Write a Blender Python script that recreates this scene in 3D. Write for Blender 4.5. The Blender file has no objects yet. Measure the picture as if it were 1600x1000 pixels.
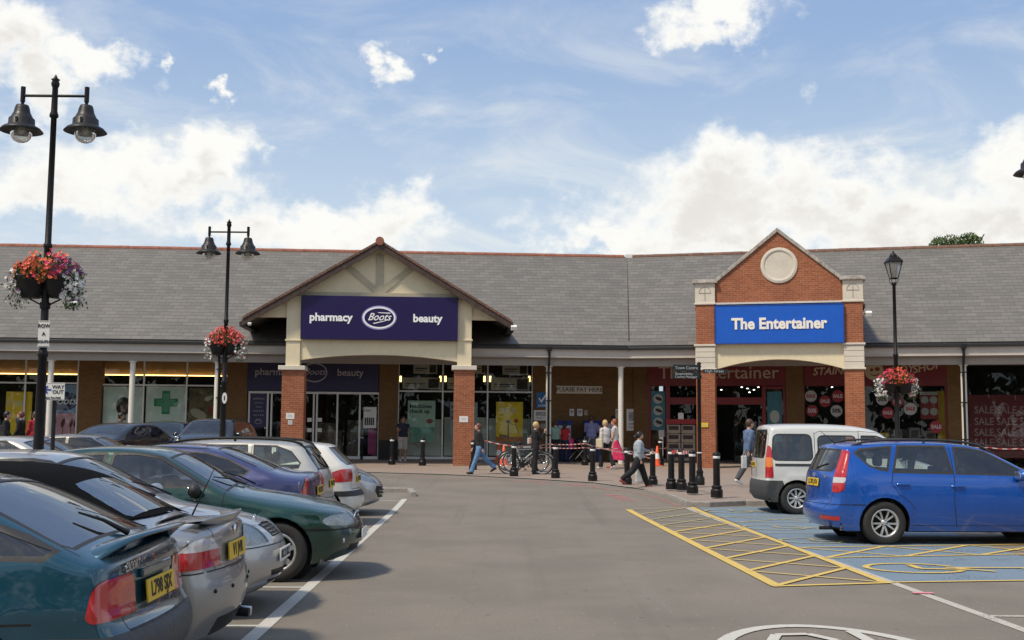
import bpy, bmesh, math, random
from mathutils import Vector, Matrix, Euler
from mathutils.bvhtree import BVHTree
R = math.radians
sin, cos, pi = math.sin, math.cos, math.pi
random.seed(7)
scene = bpy.context.scene
COL = scene.collection

# ---------------------------------------------------------------- camera
cam_d = bpy.data.cameras.new('camera')
cam = bpy.data.objects.new('camera', cam_d); COL.objects.link(cam)
FPX = 1800.0
cam_d.sensor_width = 36.0
cam_d.lens = 36.0 * FPX / 1600.0
cam_d.clip_start = 0.1
cam_d.clip_end = 3000
CH = 1.62
RC = Matrix.Rotation(R(90 + 5.5), 3, 'X') @ Matrix.Rotation(R(0.45), 3, 'Z')
cam.matrix_world = Matrix.Translation((0, 0, CH)) @ RC.to_4x4()
scene.camera = cam
scene.render.resolution_x = 1024; scene.render.resolution_y = 640

def ray(px, py):
    return RC @ Vector(((px - 800) / FPX, (500 - py) / FPX, -1.0))

# ---------------------------------------------------------------- exposure
vs = scene.view_settings
vs.view_transform = 'Standard'; vs.look = 'None'; vs.gamma = 1.0; vs.exposure = 0.0

# ---------------------------------------------------------------- sun and sky
SUN_EL, SUN_AZ = 56.0, -128.0       # azimuth measured from +Y towards +X; the sun is behind the camera, to its left
sd = bpy.data.lights.new('sun', 'SUN'); sd.energy = 3.9; sd.angle = R(7.0); sd.color = (1.0, 0.885, 0.71)
so = bpy.data.objects.new('sun', sd); COL.objects.link(so)
sv = Vector((sin(R(SUN_AZ)) * cos(R(SUN_EL)), cos(R(SUN_AZ)) * cos(R(SUN_EL)), sin(R(SUN_EL))))
so.rotation_euler = sv.to_track_quat('Z', 'Y').to_euler()

world = bpy.data.worlds.new('World'); scene.world = world; world.use_nodes = True
wt = world.node_tree; WN = wt.nodes; WL = wt.links
for n in list(WN): WN.remove(n)
def wmath(op, a, b=None, c=None, clamp=False):
    n = WN.new('ShaderNodeMath'); n.operation = op; n.use_clamp = clamp
    for i, v in enumerate((a, b, c)):
        if v is None: continue
        if isinstance(v, (int, float)): n.inputs[i].default_value = v
        else: WL.new(v, n.inputs[i])
    return n.outputs[0]
tcw = WN.new('ShaderNodeTexCoord')
sxyz = WN.new('ShaderNodeSeparateXYZ'); WL.new(tcw.outputs['Generated'], sxyz.inputs[0])
AZ = wmath('ARCTAN2', sxyz.outputs[0], sxyz.outputs[1])
EL = wmath('ARCSINE', sxyz.outputs[2])
sky = WN.new('ShaderNodeTexSky'); sky.sky_type = 'NISHITA'; sky.sun_disc = False
sky.sun_elevation = R(SUN_EL); sky.sun_rotation = R(SUN_AZ); sky.air_density = 1.0; sky.dust_density = 1.2; sky.ozone_density = 1.2
# noise in direction space, shared by all clouds
def wnoise(scale, detail, rough, off=(0, 0, 0), zs=1.0, dist=0.0):
    m = WN.new('ShaderNodeMapping'); m.inputs['Location'].default_value = off; m.inputs['Scale'].default_value = (1, 1, zs)
    WL.new(tcw.outputs['Generated'], m.inputs[0])
    n = WN.new('ShaderNodeTexNoise'); n.inputs['Scale'].default_value = scale; n.inputs['Detail'].default_value = detail
    n.inputs['Roughness'].default_value = rough; n.inputs['Distortion'].default_value = dist
    WL.new(m.outputs[0], n.inputs['Vector'])
    return n.outputs['Fac']
n_big = wnoise(7.0, 8, 0.55, (1.3, 0.2, 0.7), 1.5)
n_fine = wnoise(22.0, 9, 0.6, (4.0, 1.0, 2.0), 1.3)
n_xf = wnoise(75.0, 6, 0.6, (1.0, 5.0, 2.0), 1.2)
n_wisp = wnoise(5.0, 7, 0.62, (9.0, 3.0, 5.0), 2.6, 0.6)
# cumulus: the pixel outline of every heap is turned into a direction ellipse
def azel(px, py):
    d = ray(px, py).normalized()
    return math.atan2(d.x, d.y), math.asin(d.z)
heaps = [  # px, py, half width px, half height px
    (175, 285, 200, 62), (330, 250, 60, 50), (20, 30, 80, 55), (150, 95, 75, 30), (60, 120, 60, 60), (60, 300, 130, 40),
    (640, 320, 85, 60), (520, 375, 150, 45), (360, 350, 90, 45), (600, 350, 90, 45), (250, 80, 26, 18),
    (610, 105, 28, 28), (672, 68, 24, 22), (345, 145, 26, 16),
    (1130, 15, 85, 34), (1085, 45, 45, 25),
    (1170, 290, 150, 85), (1150, 245, 70, 50), (1250, 270, 90, 70), (1330, 285, 100, 70), (1200, 350, 330, 65), (1000, 375, 140, 35),
    (1580, 270, 110, 70), (1480, 340, 200, 60), (1640, 260, 60, 60), (930, 385, 90, 28)]
n_wx = wnoise(20.0, 6, 0.6, (3.0, 8.0, 6.0), 1.2); n_wy = wnoise(20.0, 6, 0.6, (6.0, 2.0, 9.0), 1.2)
WAZ = wmath('ADD', AZ, wmath('MULTIPLY', wmath('SUBTRACT', n_wx, 0.5), 0.13)); WEL = wmath('ADD', EL, wmath('MULTIPLY', wmath('SUBTRACT', n_wy, 0.5), 0.10))
def heapfield(dv):
    dens = None
    for (px, py, hw, hh) in heaps:
        a, e = azel(px, py)
        u = wmath('MULTIPLY', wmath('SUBTRACT', WAZ, a), FPX / hw)
        v = wmath('MULTIPLY', wmath('SUBTRACT', WEL, e - dv), FPX / hh)
        q = wmath('SUBTRACT', 1.0, wmath('SQRT', wmath('ADD', wmath('MULTIPLY', u, u), wmath('MULTIPLY', v, v))))
        q = wmath('MAXIMUM', q, -1.5)
        if hw < 50: q = wmath('SUBTRACT', q, 0.38)
        dens = q if dens is None else wmath('SMOOTH_MAX', dens, q, 0.25)
    return dens
dens = heapfield(0.0); above = heapfield(0.028)
pert = wmath('ADD', wmath('MULTIPLY', wmath('SUBTRACT', n_big, 0.5), 2.2), wmath('ADD', wmath('MULTIPLY', wmath('SUBTRACT', n_fine, 0.5), 2.0), wmath('MULTIPLY', wmath('SUBTRACT', n_xf, 0.5), 0.45)))
dens = wmath('ADD', dens, pert)
# the rest of the sky (beyond the frame) gets free cumulus so that the light and the reflections are alike all round
side = wmath('MULTIPLY', wmath('SUBTRACT', wmath('ABSOLUTE', AZ), 0.55), 4.0, clamp=True)
free = wmath('ADD', wmath('MULTIPLY', wmath('SUBTRACT', wnoise(2.6, 8, 0.55, (2, 7, 1), 1.8), 0.52), 5.0), wmath('MULTIPLY', pert, 0.3))
free = wmath('SUBTRACT', wmath('MULTIPLY', free, side), wmath('MULTIPLY', wmath('SUBTRACT', 1.0, side), 2.0))
dens = wmath('MAXIMUM', dens, free)
def wramp(v, lo, hi):
    m = WN.new('ShaderNodeMapRange'); m.interpolation_type = 'SMOOTHSTEP'
    m.inputs['From Min'].default_value = lo; m.inputs['From Max'].default_value = hi
    WL.new(v, m.inputs['Value']); return m.outputs[0]
cum = wramp(dens, -0.32, 0.66)
# thin high veil
wispband = wmath('MULTIPLY', wramp(EL, 0.46, 0.20), wramp(EL, -0.02, 0.06))
wisp = wmath('MULTIPLY', wramp(n_wisp, 0.44, 0.74), wmath('MULTIPLY', wispband, 0.75))
veil = wmath('MULTIPLY', wramp(EL, 0.34, 0.12), 0.30)
def wmix(f, a, b):
    n = WN.new('ShaderNodeMix'); n.data_type = 'RGBA'
    if isinstance(f, float): n.inputs[0].default_value = f
    else: WL.new(f, n.inputs[0])
    for k, v in ((6, a), (7, b)):
        if isinstance(v, tuple): n.inputs[k].default_value = v
        else: WL.new(v, n.inputs[k])
    return n.outputs[2]
skys = WN.new('ShaderNodeVectorMath'); skys.operation = 'SCALE'; skys.inputs['Scale'].default_value = 0.088
WL.new(sky.outputs[0], skys.inputs[0])
grad = wmix(wramp(EL, 0.42, 0.10), (0.325, 0.475, 0.765, 1), (0.52, 0.68, 0.86, 1))
base = wmix(0.82, skys.outputs[0], grad)
base = wmix(veil, base, (0.86, 0.91, 0.94, 1))
base = wmix(wisp, base, (0.90, 0.91, 0.88, 1))
shade = wramp(wmath('ADD', wmath('MULTIPLY', n_big, 0.6), wmath('MULTIPLY', n_fine, 0.4)), 0.40, 0.62)
shade = wmath('MULTIPLY', wramp(wmath('ADD', above, wmath('MULTIPLY', pert, 0.5)), -0.1, 0.75), wmath('ADD', wmath('MULTIPLY', shade, 0.6), 0.4))
ccol = wmix(shade, (1.0, 0.99, 0.95, 1), (0.82, 0.79, 0.75, 1))
ccol = wmix(wramp(dens, 0.9, 0.25), ccol, (1.02, 1.01, 0.96, 1))
fin = wmix(wmath('MULTIPLY', cum, 0.97), base, ccol)
bg = WN.new('ShaderNodeBackground'); WL.new(fin, bg.inputs[0]); bg.inputs[1].default_value = 1.0
wo = WN.new('ShaderNodeOutputWorld'); WL.new(bg.outputs[0], wo.inputs[0])

# ---------------------------------------------------------------- terrain: flat, rising gently towards the shops
def g(Y):
    t = max(0.0, min(Y, 50.0) - 22.0)
    return 0.0155 * t * min(1.0, t / 6.0)
def gp(px, py, lift=0.0):
    """point of the ground seen at a place of the photograph"""
    d = ray(px, py); t = 20.0
    for _ in range(40):
        z = g(d.y * t) + lift
        t = (z - CH) / d.z
    return Vector((d.x * t, d.y * t, z))
def at(px, py, Y):
    d = ray(px, py); t = Y / d.y
    return Vector((d.x * t, Y, CH + d.z * t))

# ---------------------------------------------------------------- helpers
def tag(o, label=None, cat=None, group=None, kind=None):
    if label: o['label'] = label
    if cat: o['category'] = cat
    if group: o['group'] = group
    if kind: o['kind'] = kind
    return o
def empty(name, loc=(0, 0, 0), rz=0.0, parent=None):
    o = bpy.data.objects.new(name, None); COL.objects.link(o); o.empty_display_size = 0.2
    o.location = loc; o.rotation_euler = (0, 0, rz)
    if parent: o.parent = parent
    return o
def thing(name, label, cat, loc=(0, 0, 0), rz=0.0, group=None):
    return tag(empty(name, loc, rz), label, cat, group)
def copy_tree(o, parent=None):
    c = o.copy(); COL.objects.link(c); c.parent = parent
    if parent: c.matrix_parent_inverse = o.matrix_parent_inverse
    for ch in list(o.children): copy_tree(ch, c)
    return c

class MB:
    def __init__(s): s.v = []; s.f = []; s.m = []; s.s = []
    def add(s, vs, fs, m=0, smooth=False):
        o = len(s.v); s.v += [tuple(p) for p in vs]
        for f in fs: s.f.append(tuple(i + o for i in f)); s.m.append(m); s.s.append(smooth)
        return s
    def box(s, x0, x1, y0, y1, z0, z1, m=0):
        if x0 > x1: x0, x1 = x1, x0
        if y0 > y1: y0, y1 = y1, y0
        if z0 > z1: z0, z1 = z1, z0
        vs = [(x0,y0,z0),(x1,y0,z0),(x1,y1,z0),(x0,y1,z0),(x0,y0,z1),(x1,y0,z1),(x1,y1,z1),(x0,y1,z1)]
        return s.add(vs, [(0,3,2,1),(4,5,6,7),(0,1,5,4),(1,2,6,5),(2,3,7,6),(3,0,4,7)], m)
    def cbox(s, c, size, m=0, rot=None):
        hx, hy, hz = size[0]/2, size[1]/2, size[2]/2
        vs = [Vector((a*hx, b*hy, e*hz)) for e in (-1,1) for (a,b) in ((-1,-1),(1,-1),(1,1),(-1,1))]
        if rot is not None:
            M = rot if isinstance(rot, Matrix) else Euler(rot).to_matrix()
            vs = [M @ p for p in vs]
        vs = [p + Vector(c) for p in vs]
        return s.add(vs, [(0,3,2,1),(4,5,6,7),(0,1,5,4),(1,2,6,5),(2,3,7,6),(3,0,4,7)], m)
    def prism(s, poly, y0, y1, m=0, axis='y'):
        """extrude a polygon given in (a, b); axis y: (x,z), axis z: (x,y), axis x: (y,z)"""
        a = sum(poly[i][0]*poly[(i+1)%len(poly)][1]-poly[(i+1)%len(poly)][0]*poly[i][1] for i in range(len(poly)))
        if a < 0: poly = list(reversed(poly))
        if y0 > y1: y0, y1 = y1, y0
        n = len(poly)
        if axis == 'y':
            vs = [(p[0], y0, p[1]) for p in poly] + [(p[0], y1, p[1]) for p in poly]; flip = False
        elif axis == 'z':
            vs = [(p[0], p[1], y0) for p in poly] + [(p[0], p[1], y1) for p in poly]; flip = True
        else:
            vs = [(y0, p[0], p[1]) for p in poly] + [(y1, p[0], p[1]) for p in poly]; flip = True
        fs = [tuple(range(n)), tuple(range(2*n-1, n-1, -1))] + [(i, n+i, n+(i+1)%n, (i+1)%n) for i in range(n)]
        if flip: fs = [tuple(reversed(f)) for f in fs]
        return s.add(vs, fs, m)
    def cyl(s, p0, p1, r0, r1=None, n=12, m=0, cap=True, smooth=True):
        p0 = Vector(p0); p1 = Vector(p1); r1 = r0 if r1 is None else r1
        d = (p1 - p0).normalized(); q = d.to_track_quat('Z', 'Y').to_matrix()
        vs = []
        for p, r in ((p0, r0), (p1, r1)):
            for i in range(n):
                a = 2*pi*i/n; vs.append(p + q @ Vector((cos(a)*r, sin(a)*r, 0)))
        s.add(vs, [(i, (i+1)%n, n+(i+1)%n, n+i) for i in range(n)], m, smooth)
        if cap:
            s.add(vs[:n], [tuple(range(n-1, -1, -1))], m); s.add(vs[n:], [tuple(range(n))], m)
        return s
    def tube(s, pts, r, n=8, m=0, cap=True, closed=False):
        pts = [Vector(p) for p in pts]; k = len(pts)
        rs = r if isinstance(r, (list, tuple)) else [r]*k
        rings = []; up = None
        for i in range(k):
            if closed: t = pts[(i+1)%k] - pts[i-1]
            else: t = pts[min(i+1, k-1)] - pts[max(i-1, 0)]
            if t.length < 1e-9: t = Vector((0, 0, 1))
            t.normalize()
            if up is None: up = t.orthogonal().normalized()
            up = (up - t * up.dot(t))
            if up.length < 1e-6: up = t.orthogonal()
            up.normalize(); w = t.cross(up)
            rings.append([pts[i] + up*cos(2*pi*j/n)*rs[i] + w*sin(2*pi*j/n)*rs[i] for j in range(n)])
        vs = [p for ring in rings for p in ring]; fs = []
        for i in range(k if closed else k-1):
            a = i*n; b = ((i+1) % k)*n
            for j in range(n): fs.append((a+j, a+(j+1)%n, b+(j+1)%n, b+j))
        s.add(vs, fs, m, True)
        if cap and not closed:
            s.add(rings[0], [tuple(range(n-1, -1, -1))], m); s.add(rings[-1], [tuple(range(n))], m)
        return s
    def lathe(s, prof, c=(0,0,0), n=24, m=0, axis='z', smooth=True, a0=0.0):
        """prof: list of (r, h) from bottom to top"""
        vs = []; c = Vector(c)
        for r, h in prof:
            for i in range(n):
                a = a0 + 2*pi*i/n
                if axis == 'z': p = Vector((r*cos(a), r*sin(a), h))
                elif axis == 'y': p = Vector((r*cos(a), h, -r*sin(a)))
                else: p = Vector((h, r*cos(a), r*sin(a)))
                vs.append(c + p)
        fs = []
        for k in range(len(prof)-1):
            for i in range(n): fs.append((k*n+i, k*n+(i+1)%n, (k+1)*n+(i+1)%n, (k+1)*n+i))
        s.add(vs, fs, m, smooth); return s
    def ball(s, c, r, n=12, m=0, sc=(1,1,1), rot=None):
        vs = []; k = max(4, n//2); c = Vector(c)
        M = Euler(rot).to_matrix() if rot else None
        for j in range(k+1):
            t = pi*j/k
            for i in range(n):
                a = 2*pi*i/n
                p = Vector((sin(t)*cos(a)*r*sc[0], sin(t)*sin(a)*r*sc[1], -cos(t)*r*sc[2]))
                if M: p = M @ p
                vs.append(c+p)
        fs = [(j*n+i, j*n+(i+1)%n, (j+1)*n+(i+1)%n, (j+1)*n+i) for j in range(k) for i in range(n)]
        s.add(vs, fs, m, True); return s
    def build(s, name, mats, parent=None, bevel=0.0, loc=None, rot=None, weld=False):
        me = bpy.data.meshes.new(name); me.from_pydata(s.v, [], s.f)
        if not isinstance(mats, (list, tuple)): mats = [mats]
        for mt in mats: me.materials.append(mt)
        me.polygons.foreach_set('material_index', s.m); me.polygons.foreach_set('use_smooth', s.s)
        if weld or any(s.s):
            bm = bmesh.new(); bm.from_mesh(me); bmesh.ops.remove_doubles(bm, verts=bm.verts, dist=1e-5) if weld else None
            bmesh.ops.dissolve_degenerate(bm, edges=bm.edges, dist=1e-7); bm.to_mesh(me); bm.free()
        uv = me.uv_layers.new(name='UVMap').data
        for p in me.polygons:
            nx, ny, nz = abs(p.normal.x), abs(p.normal.y), abs(p.normal.z)
            for li in p.loop_indices:
                co = me.vertices[me.loops[li].vertex_index].co
                if nz >= nx and nz >= ny: uv[li].uv = (co.x, co.y)
                elif ny >= nx: uv[li].uv = (co.x, co.z)
                else: uv[li].uv = (co.y, co.z)
        o = bpy.data.objects.new(name, me); COL.objects.link(o)
        if parent: o.parent = parent
        if loc is not None: o.location = loc
        if rot is not None: o.rotation_euler = rot
        if bevel > 0:
            b = o.modifiers.new('bevel', 'BEVEL'); b.width = bevel; b.segments = 2; b.limit_method = 'ANGLE'; b.angle_limit = R(40)
        return o

_txt = {}
def text_mesh(body, size=1.0, thick=0.0, offset=0.0, extrude=0.004, align='CENTER', shear=0.0, xs=1.0):
    cu = bpy.data.curves.new('t', 'FONT'); cu.body = body; cu.size = size; cu.offset = offset; cu.extrude = extrude
    cu.align_x = align; cu.align_y = 'CENTER'; cu.shear = shear; cu.resolution_u = 3
    ob = bpy.data.objects.new('t', cu); COL.objects.link(ob)
    dg = bpy.context.evaluated_depsgraph_get(); dg.update()
    me = bpy.data.meshes.new_from_object(ob.evaluated_get(dg))
    bpy.data.objects.remove(ob); bpy.data.curves.remove(cu)
    for v in me.vertices: v.co.x *= xs
    return me
def text(body, mat, name='lettering', parent=None, loc=(0,0,0), rot=(pi/2,0,0), **k):
    """lettering standing in the local xz plane, facing local -y"""
    me = text_mesh(body, **k); me.name = name; me.materials.clear(); me.materials.append(mat)
    o = bpy.data.objects.new(name, me); COL.objects.link(o); o.parent = parent; o.location = loc; o.rotation_euler = rot
    return o
# ---------------------------------------------------------------- materials
MATS = {}
class NT:
    def __init__(s, name):
        s.mat = bpy.data.materials.new(name); s.mat.use_nodes = True; s.t = s.mat.node_tree
        s.b = s.t.nodes['Principled BSDF']; s.out = s.t.nodes['Material Output']; MATS[name] = s.mat
    def n(s, typ, **k):
        nd = s.t.nodes.new(typ)
        for a, v in k.items():
            if a in ('inp',):
                for kk, vv in v.items(): s.set(nd, kk, vv)
            else: setattr(nd, a, v)
        return nd
    def set(s, nd, key, v):
        if isinstance(v, bpy.types.NodeSocket): s.t.links.new(v, nd.inputs[key])
        else: nd.inputs[key].default_value = v
    def math(s, op, a, b=None, clamp=False):
        nd = s.t.nodes.new('ShaderNodeMath'); nd.operation = op; nd.use_clamp = clamp
        s.set(nd, 0, a)
        if b is not None: s.set(nd, 1, b)
        return nd.outputs[0]
    def noise(s, scale, detail=4, rough=0.6, vec=None, dist=0.0):
        nd = s.n('ShaderNodeTexNoise'); nd.inputs['Scale'].default_value = scale; nd.inputs['Detail'].default_value = detail
        nd.inputs['Roughness'].default_value = rough; nd.inputs['Distortion'].default_value = dist
        if vec is not None: s.t.links.new(vec, nd.inputs['Vector'])
        return nd.outputs['Fac']
    def coord(s, which='Object'):
        return s.n('ShaderNodeTexCoord').outputs[which]
    def mapping(s, vec, scale=(1,1,1), loc=(0,0,0), rot=(0,0,0)):
        m = s.n('ShaderNodeMapping'); s.set(m, 'Vector', vec); s.set(m, 'Scale', scale); s.set(m, 'Location', loc); s.set(m, 'Rotation', rot)
        return m.outputs[0]
    def ramp(s, v, lo, hi, a=0.0, b=1.0):
        m = s.n('ShaderNodeMapRange'); m.interpolation_type = 'SMOOTHSTEP'
        s.set(m, 'Value', v); s.set(m, 'From Min', lo); s.set(m, 'From Max', hi); s.set(m, 'To Min', a); s.set(m, 'To Max', b)
        return m.outputs[0]
    def mix(s, f, a, b, blend='MIX'):
        m = s.n('ShaderNodeMix', data_type='RGBA', blend_type=blend)
        s.set(m, 0, f)
        for k, v in ((6, a), (7, b)):
            if isinstance(v, tuple) and len(v) == 3: v = v + (1,)
            s.set(m, k, v)
        return m.outputs[2]
    def bump(s, h, strength=0.3, dist=0.01):
        m = s.n('ShaderNodeBump'); s.set(m, 'Height', h); s.set(m, 'Strength', strength); s.set(m, 'Distance', dist)
        s.t.links.new(m.outputs[0], s.b.inputs['Normal']); return m.outputs[0]
    def col(s, v):
        if isinstance(v, tuple) and len(v) == 3: v = v + (1,)
        s.set(s.b, 'Base Color', v)
    def rough(s, v): s.set(s.b, 'Roughness', v)

def plain(name, c, rough=0.6, metal=0.0, var=0.12, scale=3.0, coat=0.0, bump=0.0, spec=None):
    if name in MATS: return MATS[name]
    m = NT(name); oc = m.coord()
    n = m.noise(scale, 5, 0.65, oc)
    n2 = m.noise(scale*9, 3, 0.6, oc)
    f = m.math('ADD', m.math('MULTIPLY', n, 0.65), m.math('MULTIPLY', n2, 0.35))
    lo = tuple(max(0, x*(1-var)) for x in c); hi = tuple(min(1, x*(1+var)) for x in c)
    m.col(m.mix(m.ramp(f, 0.3, 0.7), lo, hi)); m.rough(m.ramp(n2, 0.3, 0.7, max(0.02, rough-0.06), min(1, rough+0.08)))
    m.b.inputs['Metallic'].default_value = metal; m.b.inputs['Coat Weight'].default_value = coat
    if bump: m.bump(n2, bump, 0.01)
    if spec is not None: m.b.inputs['Specular IOR Level'].default_value = spec
    return m.mat

def m_asphalt():
    m = NT('asphalt'); oc = m.coord()
    fine = m.noise(160, 2, 0.7, oc); mid = m.noise(34, 3, 0.8, oc); big = m.noise(0.55, 6, 0.62, oc)
    lane = m.noise(1.0, 4, 0.6, m.mapping(oc, (1.6, 0.12, 1)))
    c = m.mix(m.ramp(fine, 0.28, 0.72), (0.128, 0.112, 0.092), (0.240, 0.207, 0.168))
    c = m.mix(m.ramp(mid, 0.42, 0.66, 0, 0.45), c, (0.255, 0.222, 0.182))
    c = m.mix(m.ramp(big, 0.36, 0.64, 0.0, 0.45), c, (0.125, 0.112, 0.097))
    c = m.mix(m.ramp(lane, 0.5, 0.75, 0.0, 0.25), c, (0.22, 0.205, 0.185))
    # pale stone chips and dark oil spots
    vor = m.n('ShaderNodeTexVoronoi'); m.set(vor, 'Vector', oc); m.set(vor, 'Scale', 7.0)
    c = m.mix(m.ramp(vor.outputs['Distance'], 0.07, 0.04), c, (0.40, 0.37, 0.33))
    vo2 = m.n('ShaderNodeTexVoronoi'); m.set(vo2, 'Vector', m.mapping(oc, (1, 1, 1), (3.3, 1.1, 0))); m.set(vo2, 'Scale', 0.55)
    c = m.mix(m.ramp(m.math('ADD', vo2.outputs['Distance'], m.math('MULTIPLY', mid, 0.12)), 0.22, 0.06, 0.0, 0.16), c, (0.06, 0.057, 0.055))
    # cracks
    v3 = m.n('ShaderNodeTexVoronoi', feature='DISTANCE_TO_EDGE'); m.set(v3, 'Scale', 0.23)
    m.set(v3, 'Vector', m.mix(0.25, oc, m.n('ShaderNodeTexNoise', inp={'Scale': 1.6, 'Detail': 5.0, 'Vector': oc}).outputs['Color']))
    c = m.mix(m.ramp(v3.outputs['Distance'], 0.004, 0.001, 0, 0.10), c, (0.06, 0.055, 0.05))
    # long faint tyre tracks along the aisle and scattered small dark drips
    trk = m.noise(1.0, 3, .6, m.mapping(oc, (2.6, .05, 1), (4, 2, 0)))
    c = m.mix(m.ramp(trk, .58, .72, 0, .30), c, (0.105, 0.095, 0.083))
    v4 = m.n('ShaderNodeTexVoronoi'); m.set(v4, 'Vector', m.mapping(oc, (1, 1, 1), (1.7, .4, 0))); m.set(v4, 'Scale', 2.2)
    c = m.mix(m.ramp(v4.outputs['Distance'], .085, .03, 0, .55), c, (0.065, 0.058, 0.052))
    m.col(c); m.rough(0.88); m.bump(m.math('ADD', fine, m.math('MULTIPLY', mid, 0.6)), 0.35, 0.006)
    m.b.inputs['Specular IOR Level'].default_value = 0.35
    return m.mat
def m_paver():
    m = NT('paver'); oc = m.coord()
    br = m.n('ShaderNodeTexBrick'); m.set(br, 'Vector', m.mapping(oc, (1,1,1), (0,0,0), (0,0,R(40)))); m.set(br, 'Scale', 1.0)
    m.set(br, 'Brick Width', 0.21); m.set(br, 'Row Height', 0.105); m.set(br, 'Mortar Size', 0.006)
    m.set(br, 'Color1', (0.31, 0.225, 0.175, 1)); m.set(br, 'Color2', (0.25, 0.19, 0.155, 1)); m.set(br, 'Mortar', (0.14, 0.12, 0.10, 1))
    big = m.noise(0.7, 6, 0.65, oc)
    c = m.mix(m.ramp(big, 0.3, 0.7, 0.0, 0.5), br.outputs[0], (0.30, 0.245, 0.20))
    fine = m.noise(70, 3, 0.7, oc)
    c = m.mix(m.ramp(fine, 0.4, 0.75, 0, 0.3), c, (0.12, 0.11, 0.10))
    m.col(c); m.rough(0.85); return m.mat
def m_brick(name, c1, c2, mortar, dirt=0.3):
    m = NT(name); uv = m.coord('UV')
    br = m.n('ShaderNodeTexBrick'); m.set(br, 'Vector', uv); m.set(br, 'Scale', 1.0)
    m.set(br, 'Brick Width', 0.225); m.set(br, 'Row Height', 0.075); m.set(br, 'Mortar Size', 0.0065); m.set(br, 'Mortar Smooth', 0.2)
    m.set(br, 'Color1', c1+(1,)); m.set(br, 'Color2', c2+(1,)); m.set(br, 'Mortar', mortar+(1,)); m.set(br, 'Bias', -0.1)
    oc = m.coord(); big = m.noise(1.3, 5, 0.7, oc); fine = m.noise(40, 3, 0.7, oc)
    cell = m.noise(9, 2, 0.5, m.mapping(uv, (0.5, 1.5, 1)))
    c = m.mix(m.ramp(cell, 0.45, 0.7, 0, 0.45), br.outputs[0], tuple(x*0.62 for x in c1))
    c = m.mix(m.ramp(big, 0.4, 0.75, 0, dirt), c, tuple(x*0.45 for x in c1))
    c = m.mix(m.ramp(fine, 0.35, 0.75, 0, 0.25), c, tuple(min(1, x*1.5) for x in c2))
    m.col(c); m.rough(0.9); m.bump(m.math('SUBTRACT', m.math('MULTIPLY', fine, 0.3), br.outputs['Fac']), 0.5, 0.006)
    return m.mat
def m_slate():
    m = NT('slate'); oc = m.coord()
    br = m.n('ShaderNodeTexBrick'); m.set(br, 'Vector', oc); m.set(br, 'Scale', 1.0)
    m.set(br, 'Brick Width', 0.42); m.set(br, 'Row Height', 0.30); m.set(br, 'Mortar Size', 0.014); m.set(br, 'Mortar Smooth', 0.6)
    m.set(br, 'Color1', (0.115, 0.105, 0.092, 1)); m.set(br, 'Color2', (0.170, 0.156, 0.137, 1)); m.set(br, 'Mortar', (0.115, 0.105, 0.092, 1))
    wide = m.n('ShaderNodeTexBrick'); m.set(wide, 'Vector', oc); m.set(wide, 'Scale', 1.0); m.set(wide, 'Mortar Size', 0.0)
    m.set(wide, 'Brick Width', 1.68); m.set(wide, 'Row Height', 0.30); m.set(wide, 'Color1', (0.15, 0.15, 0.15, 1)); m.set(wide, 'Color2', (1, 1, 1, 1))
    c = m.mix(m.math('MULTIPLY', wide.outputs[0], 0.35), br.outputs[0], (0.160, 0.150, 0.135))
    big = m.noise(0.22, 5, 0.6, oc)
    c = m.mix(m.ramp(big, 0.35, 0.7, 0, 0.3), c, (0.15, 0.138, 0.122))
    run = m.noise(1.0, 5, 0.7, m.mapping(oc, (2.2, 0.16, 1)))
    c = m.mix(m.ramp(run, 0.5, 0.8, 0, 0.35), c, (0.115, 0.108, 0.097))
    lich = m.noise(14, 4, 0.8, oc)
    c = m.mix(m.ramp(lich, 0.68, 0.76, 0, 0.3), c, (0.24, 0.225, 0.19))
    # lower edge of every course reads as a thin dark joint
    sy = m.n('ShaderNodeSeparateXYZ'); m.set(sy, 0, oc)
    saw = m.math('FRACT', m.math('DIVIDE', sy.outputs[1], 0.30))
    ln = m.math('ADD', saw, m.math('MULTIPLY', m.math('SUBTRACT', m.noise(3, 3, .6, oc), .5), .06))
    c = m.mix(m.ramp(ln, 0.12, 0.05, 0.0, 0.62), c, (0.045, 0.040, 0.035))
    patch = m.noise(0.9, 4, 0.6, m.mapping(oc, (.5, 1, 1), (7, 3, 0)))
    c = m.mix(m.ramp(patch, 0.48, 0.68, 0, 0.45), c, (0.098, 0.092, 0.083))
    m.col(c); m.rough(0.62); m.bump(m.math('ADD', m.math('MULTIPLY', saw, -1.0), m.math('MULTIPLY', br.outputs['Fac'], -0.7)), 0.9, 0.012)
    return m.mat
def m_glass(name, tint=(0.8, 0.86, 0.84), ior=1.5, rough=0.0, dirt=0.03):
    m = NT(name); t = m.t; t.nodes.remove(m.b)
    fr = m.n('ShaderNodeFresnel'); m.set(fr, 'IOR', ior)
    tr = m.n('ShaderNodeBsdfTransparent'); m.set(tr, 'Color', tint+(1,))
    gl = m.n('ShaderNodeBsdfGlossy'); m.set(gl, 'Roughness', rough); m.set(gl, 'Color', (0.95, 0.97, 1, 1))
    df = m.n('ShaderNodeBsdfDiffuse'); m.set(df, 'Color', (0.5, 0.48, 0.44, 1))
    a = m.n('ShaderNodeMixShader'); m.set(a, 0, fr.outputs[0]); t.links.new(tr.outputs[0], a.inputs[1]); t.links.new(gl.outputs[0], a.inputs[2])
    b = m.n('ShaderNodeMixShader'); dn = m.noise(3, 4, 0.7, m.coord()); m.set(b, 0, m.ramp(dn, 0.3, 0.8, dirt*0.3, dirt*1.6))
    t.links.new(a.outputs[0], b.inputs[1]); t.links.new(df.outputs[0], b.inputs[2]); t.links.new(b.outputs[0], m.out.inputs[0])
    return m.mat
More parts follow.
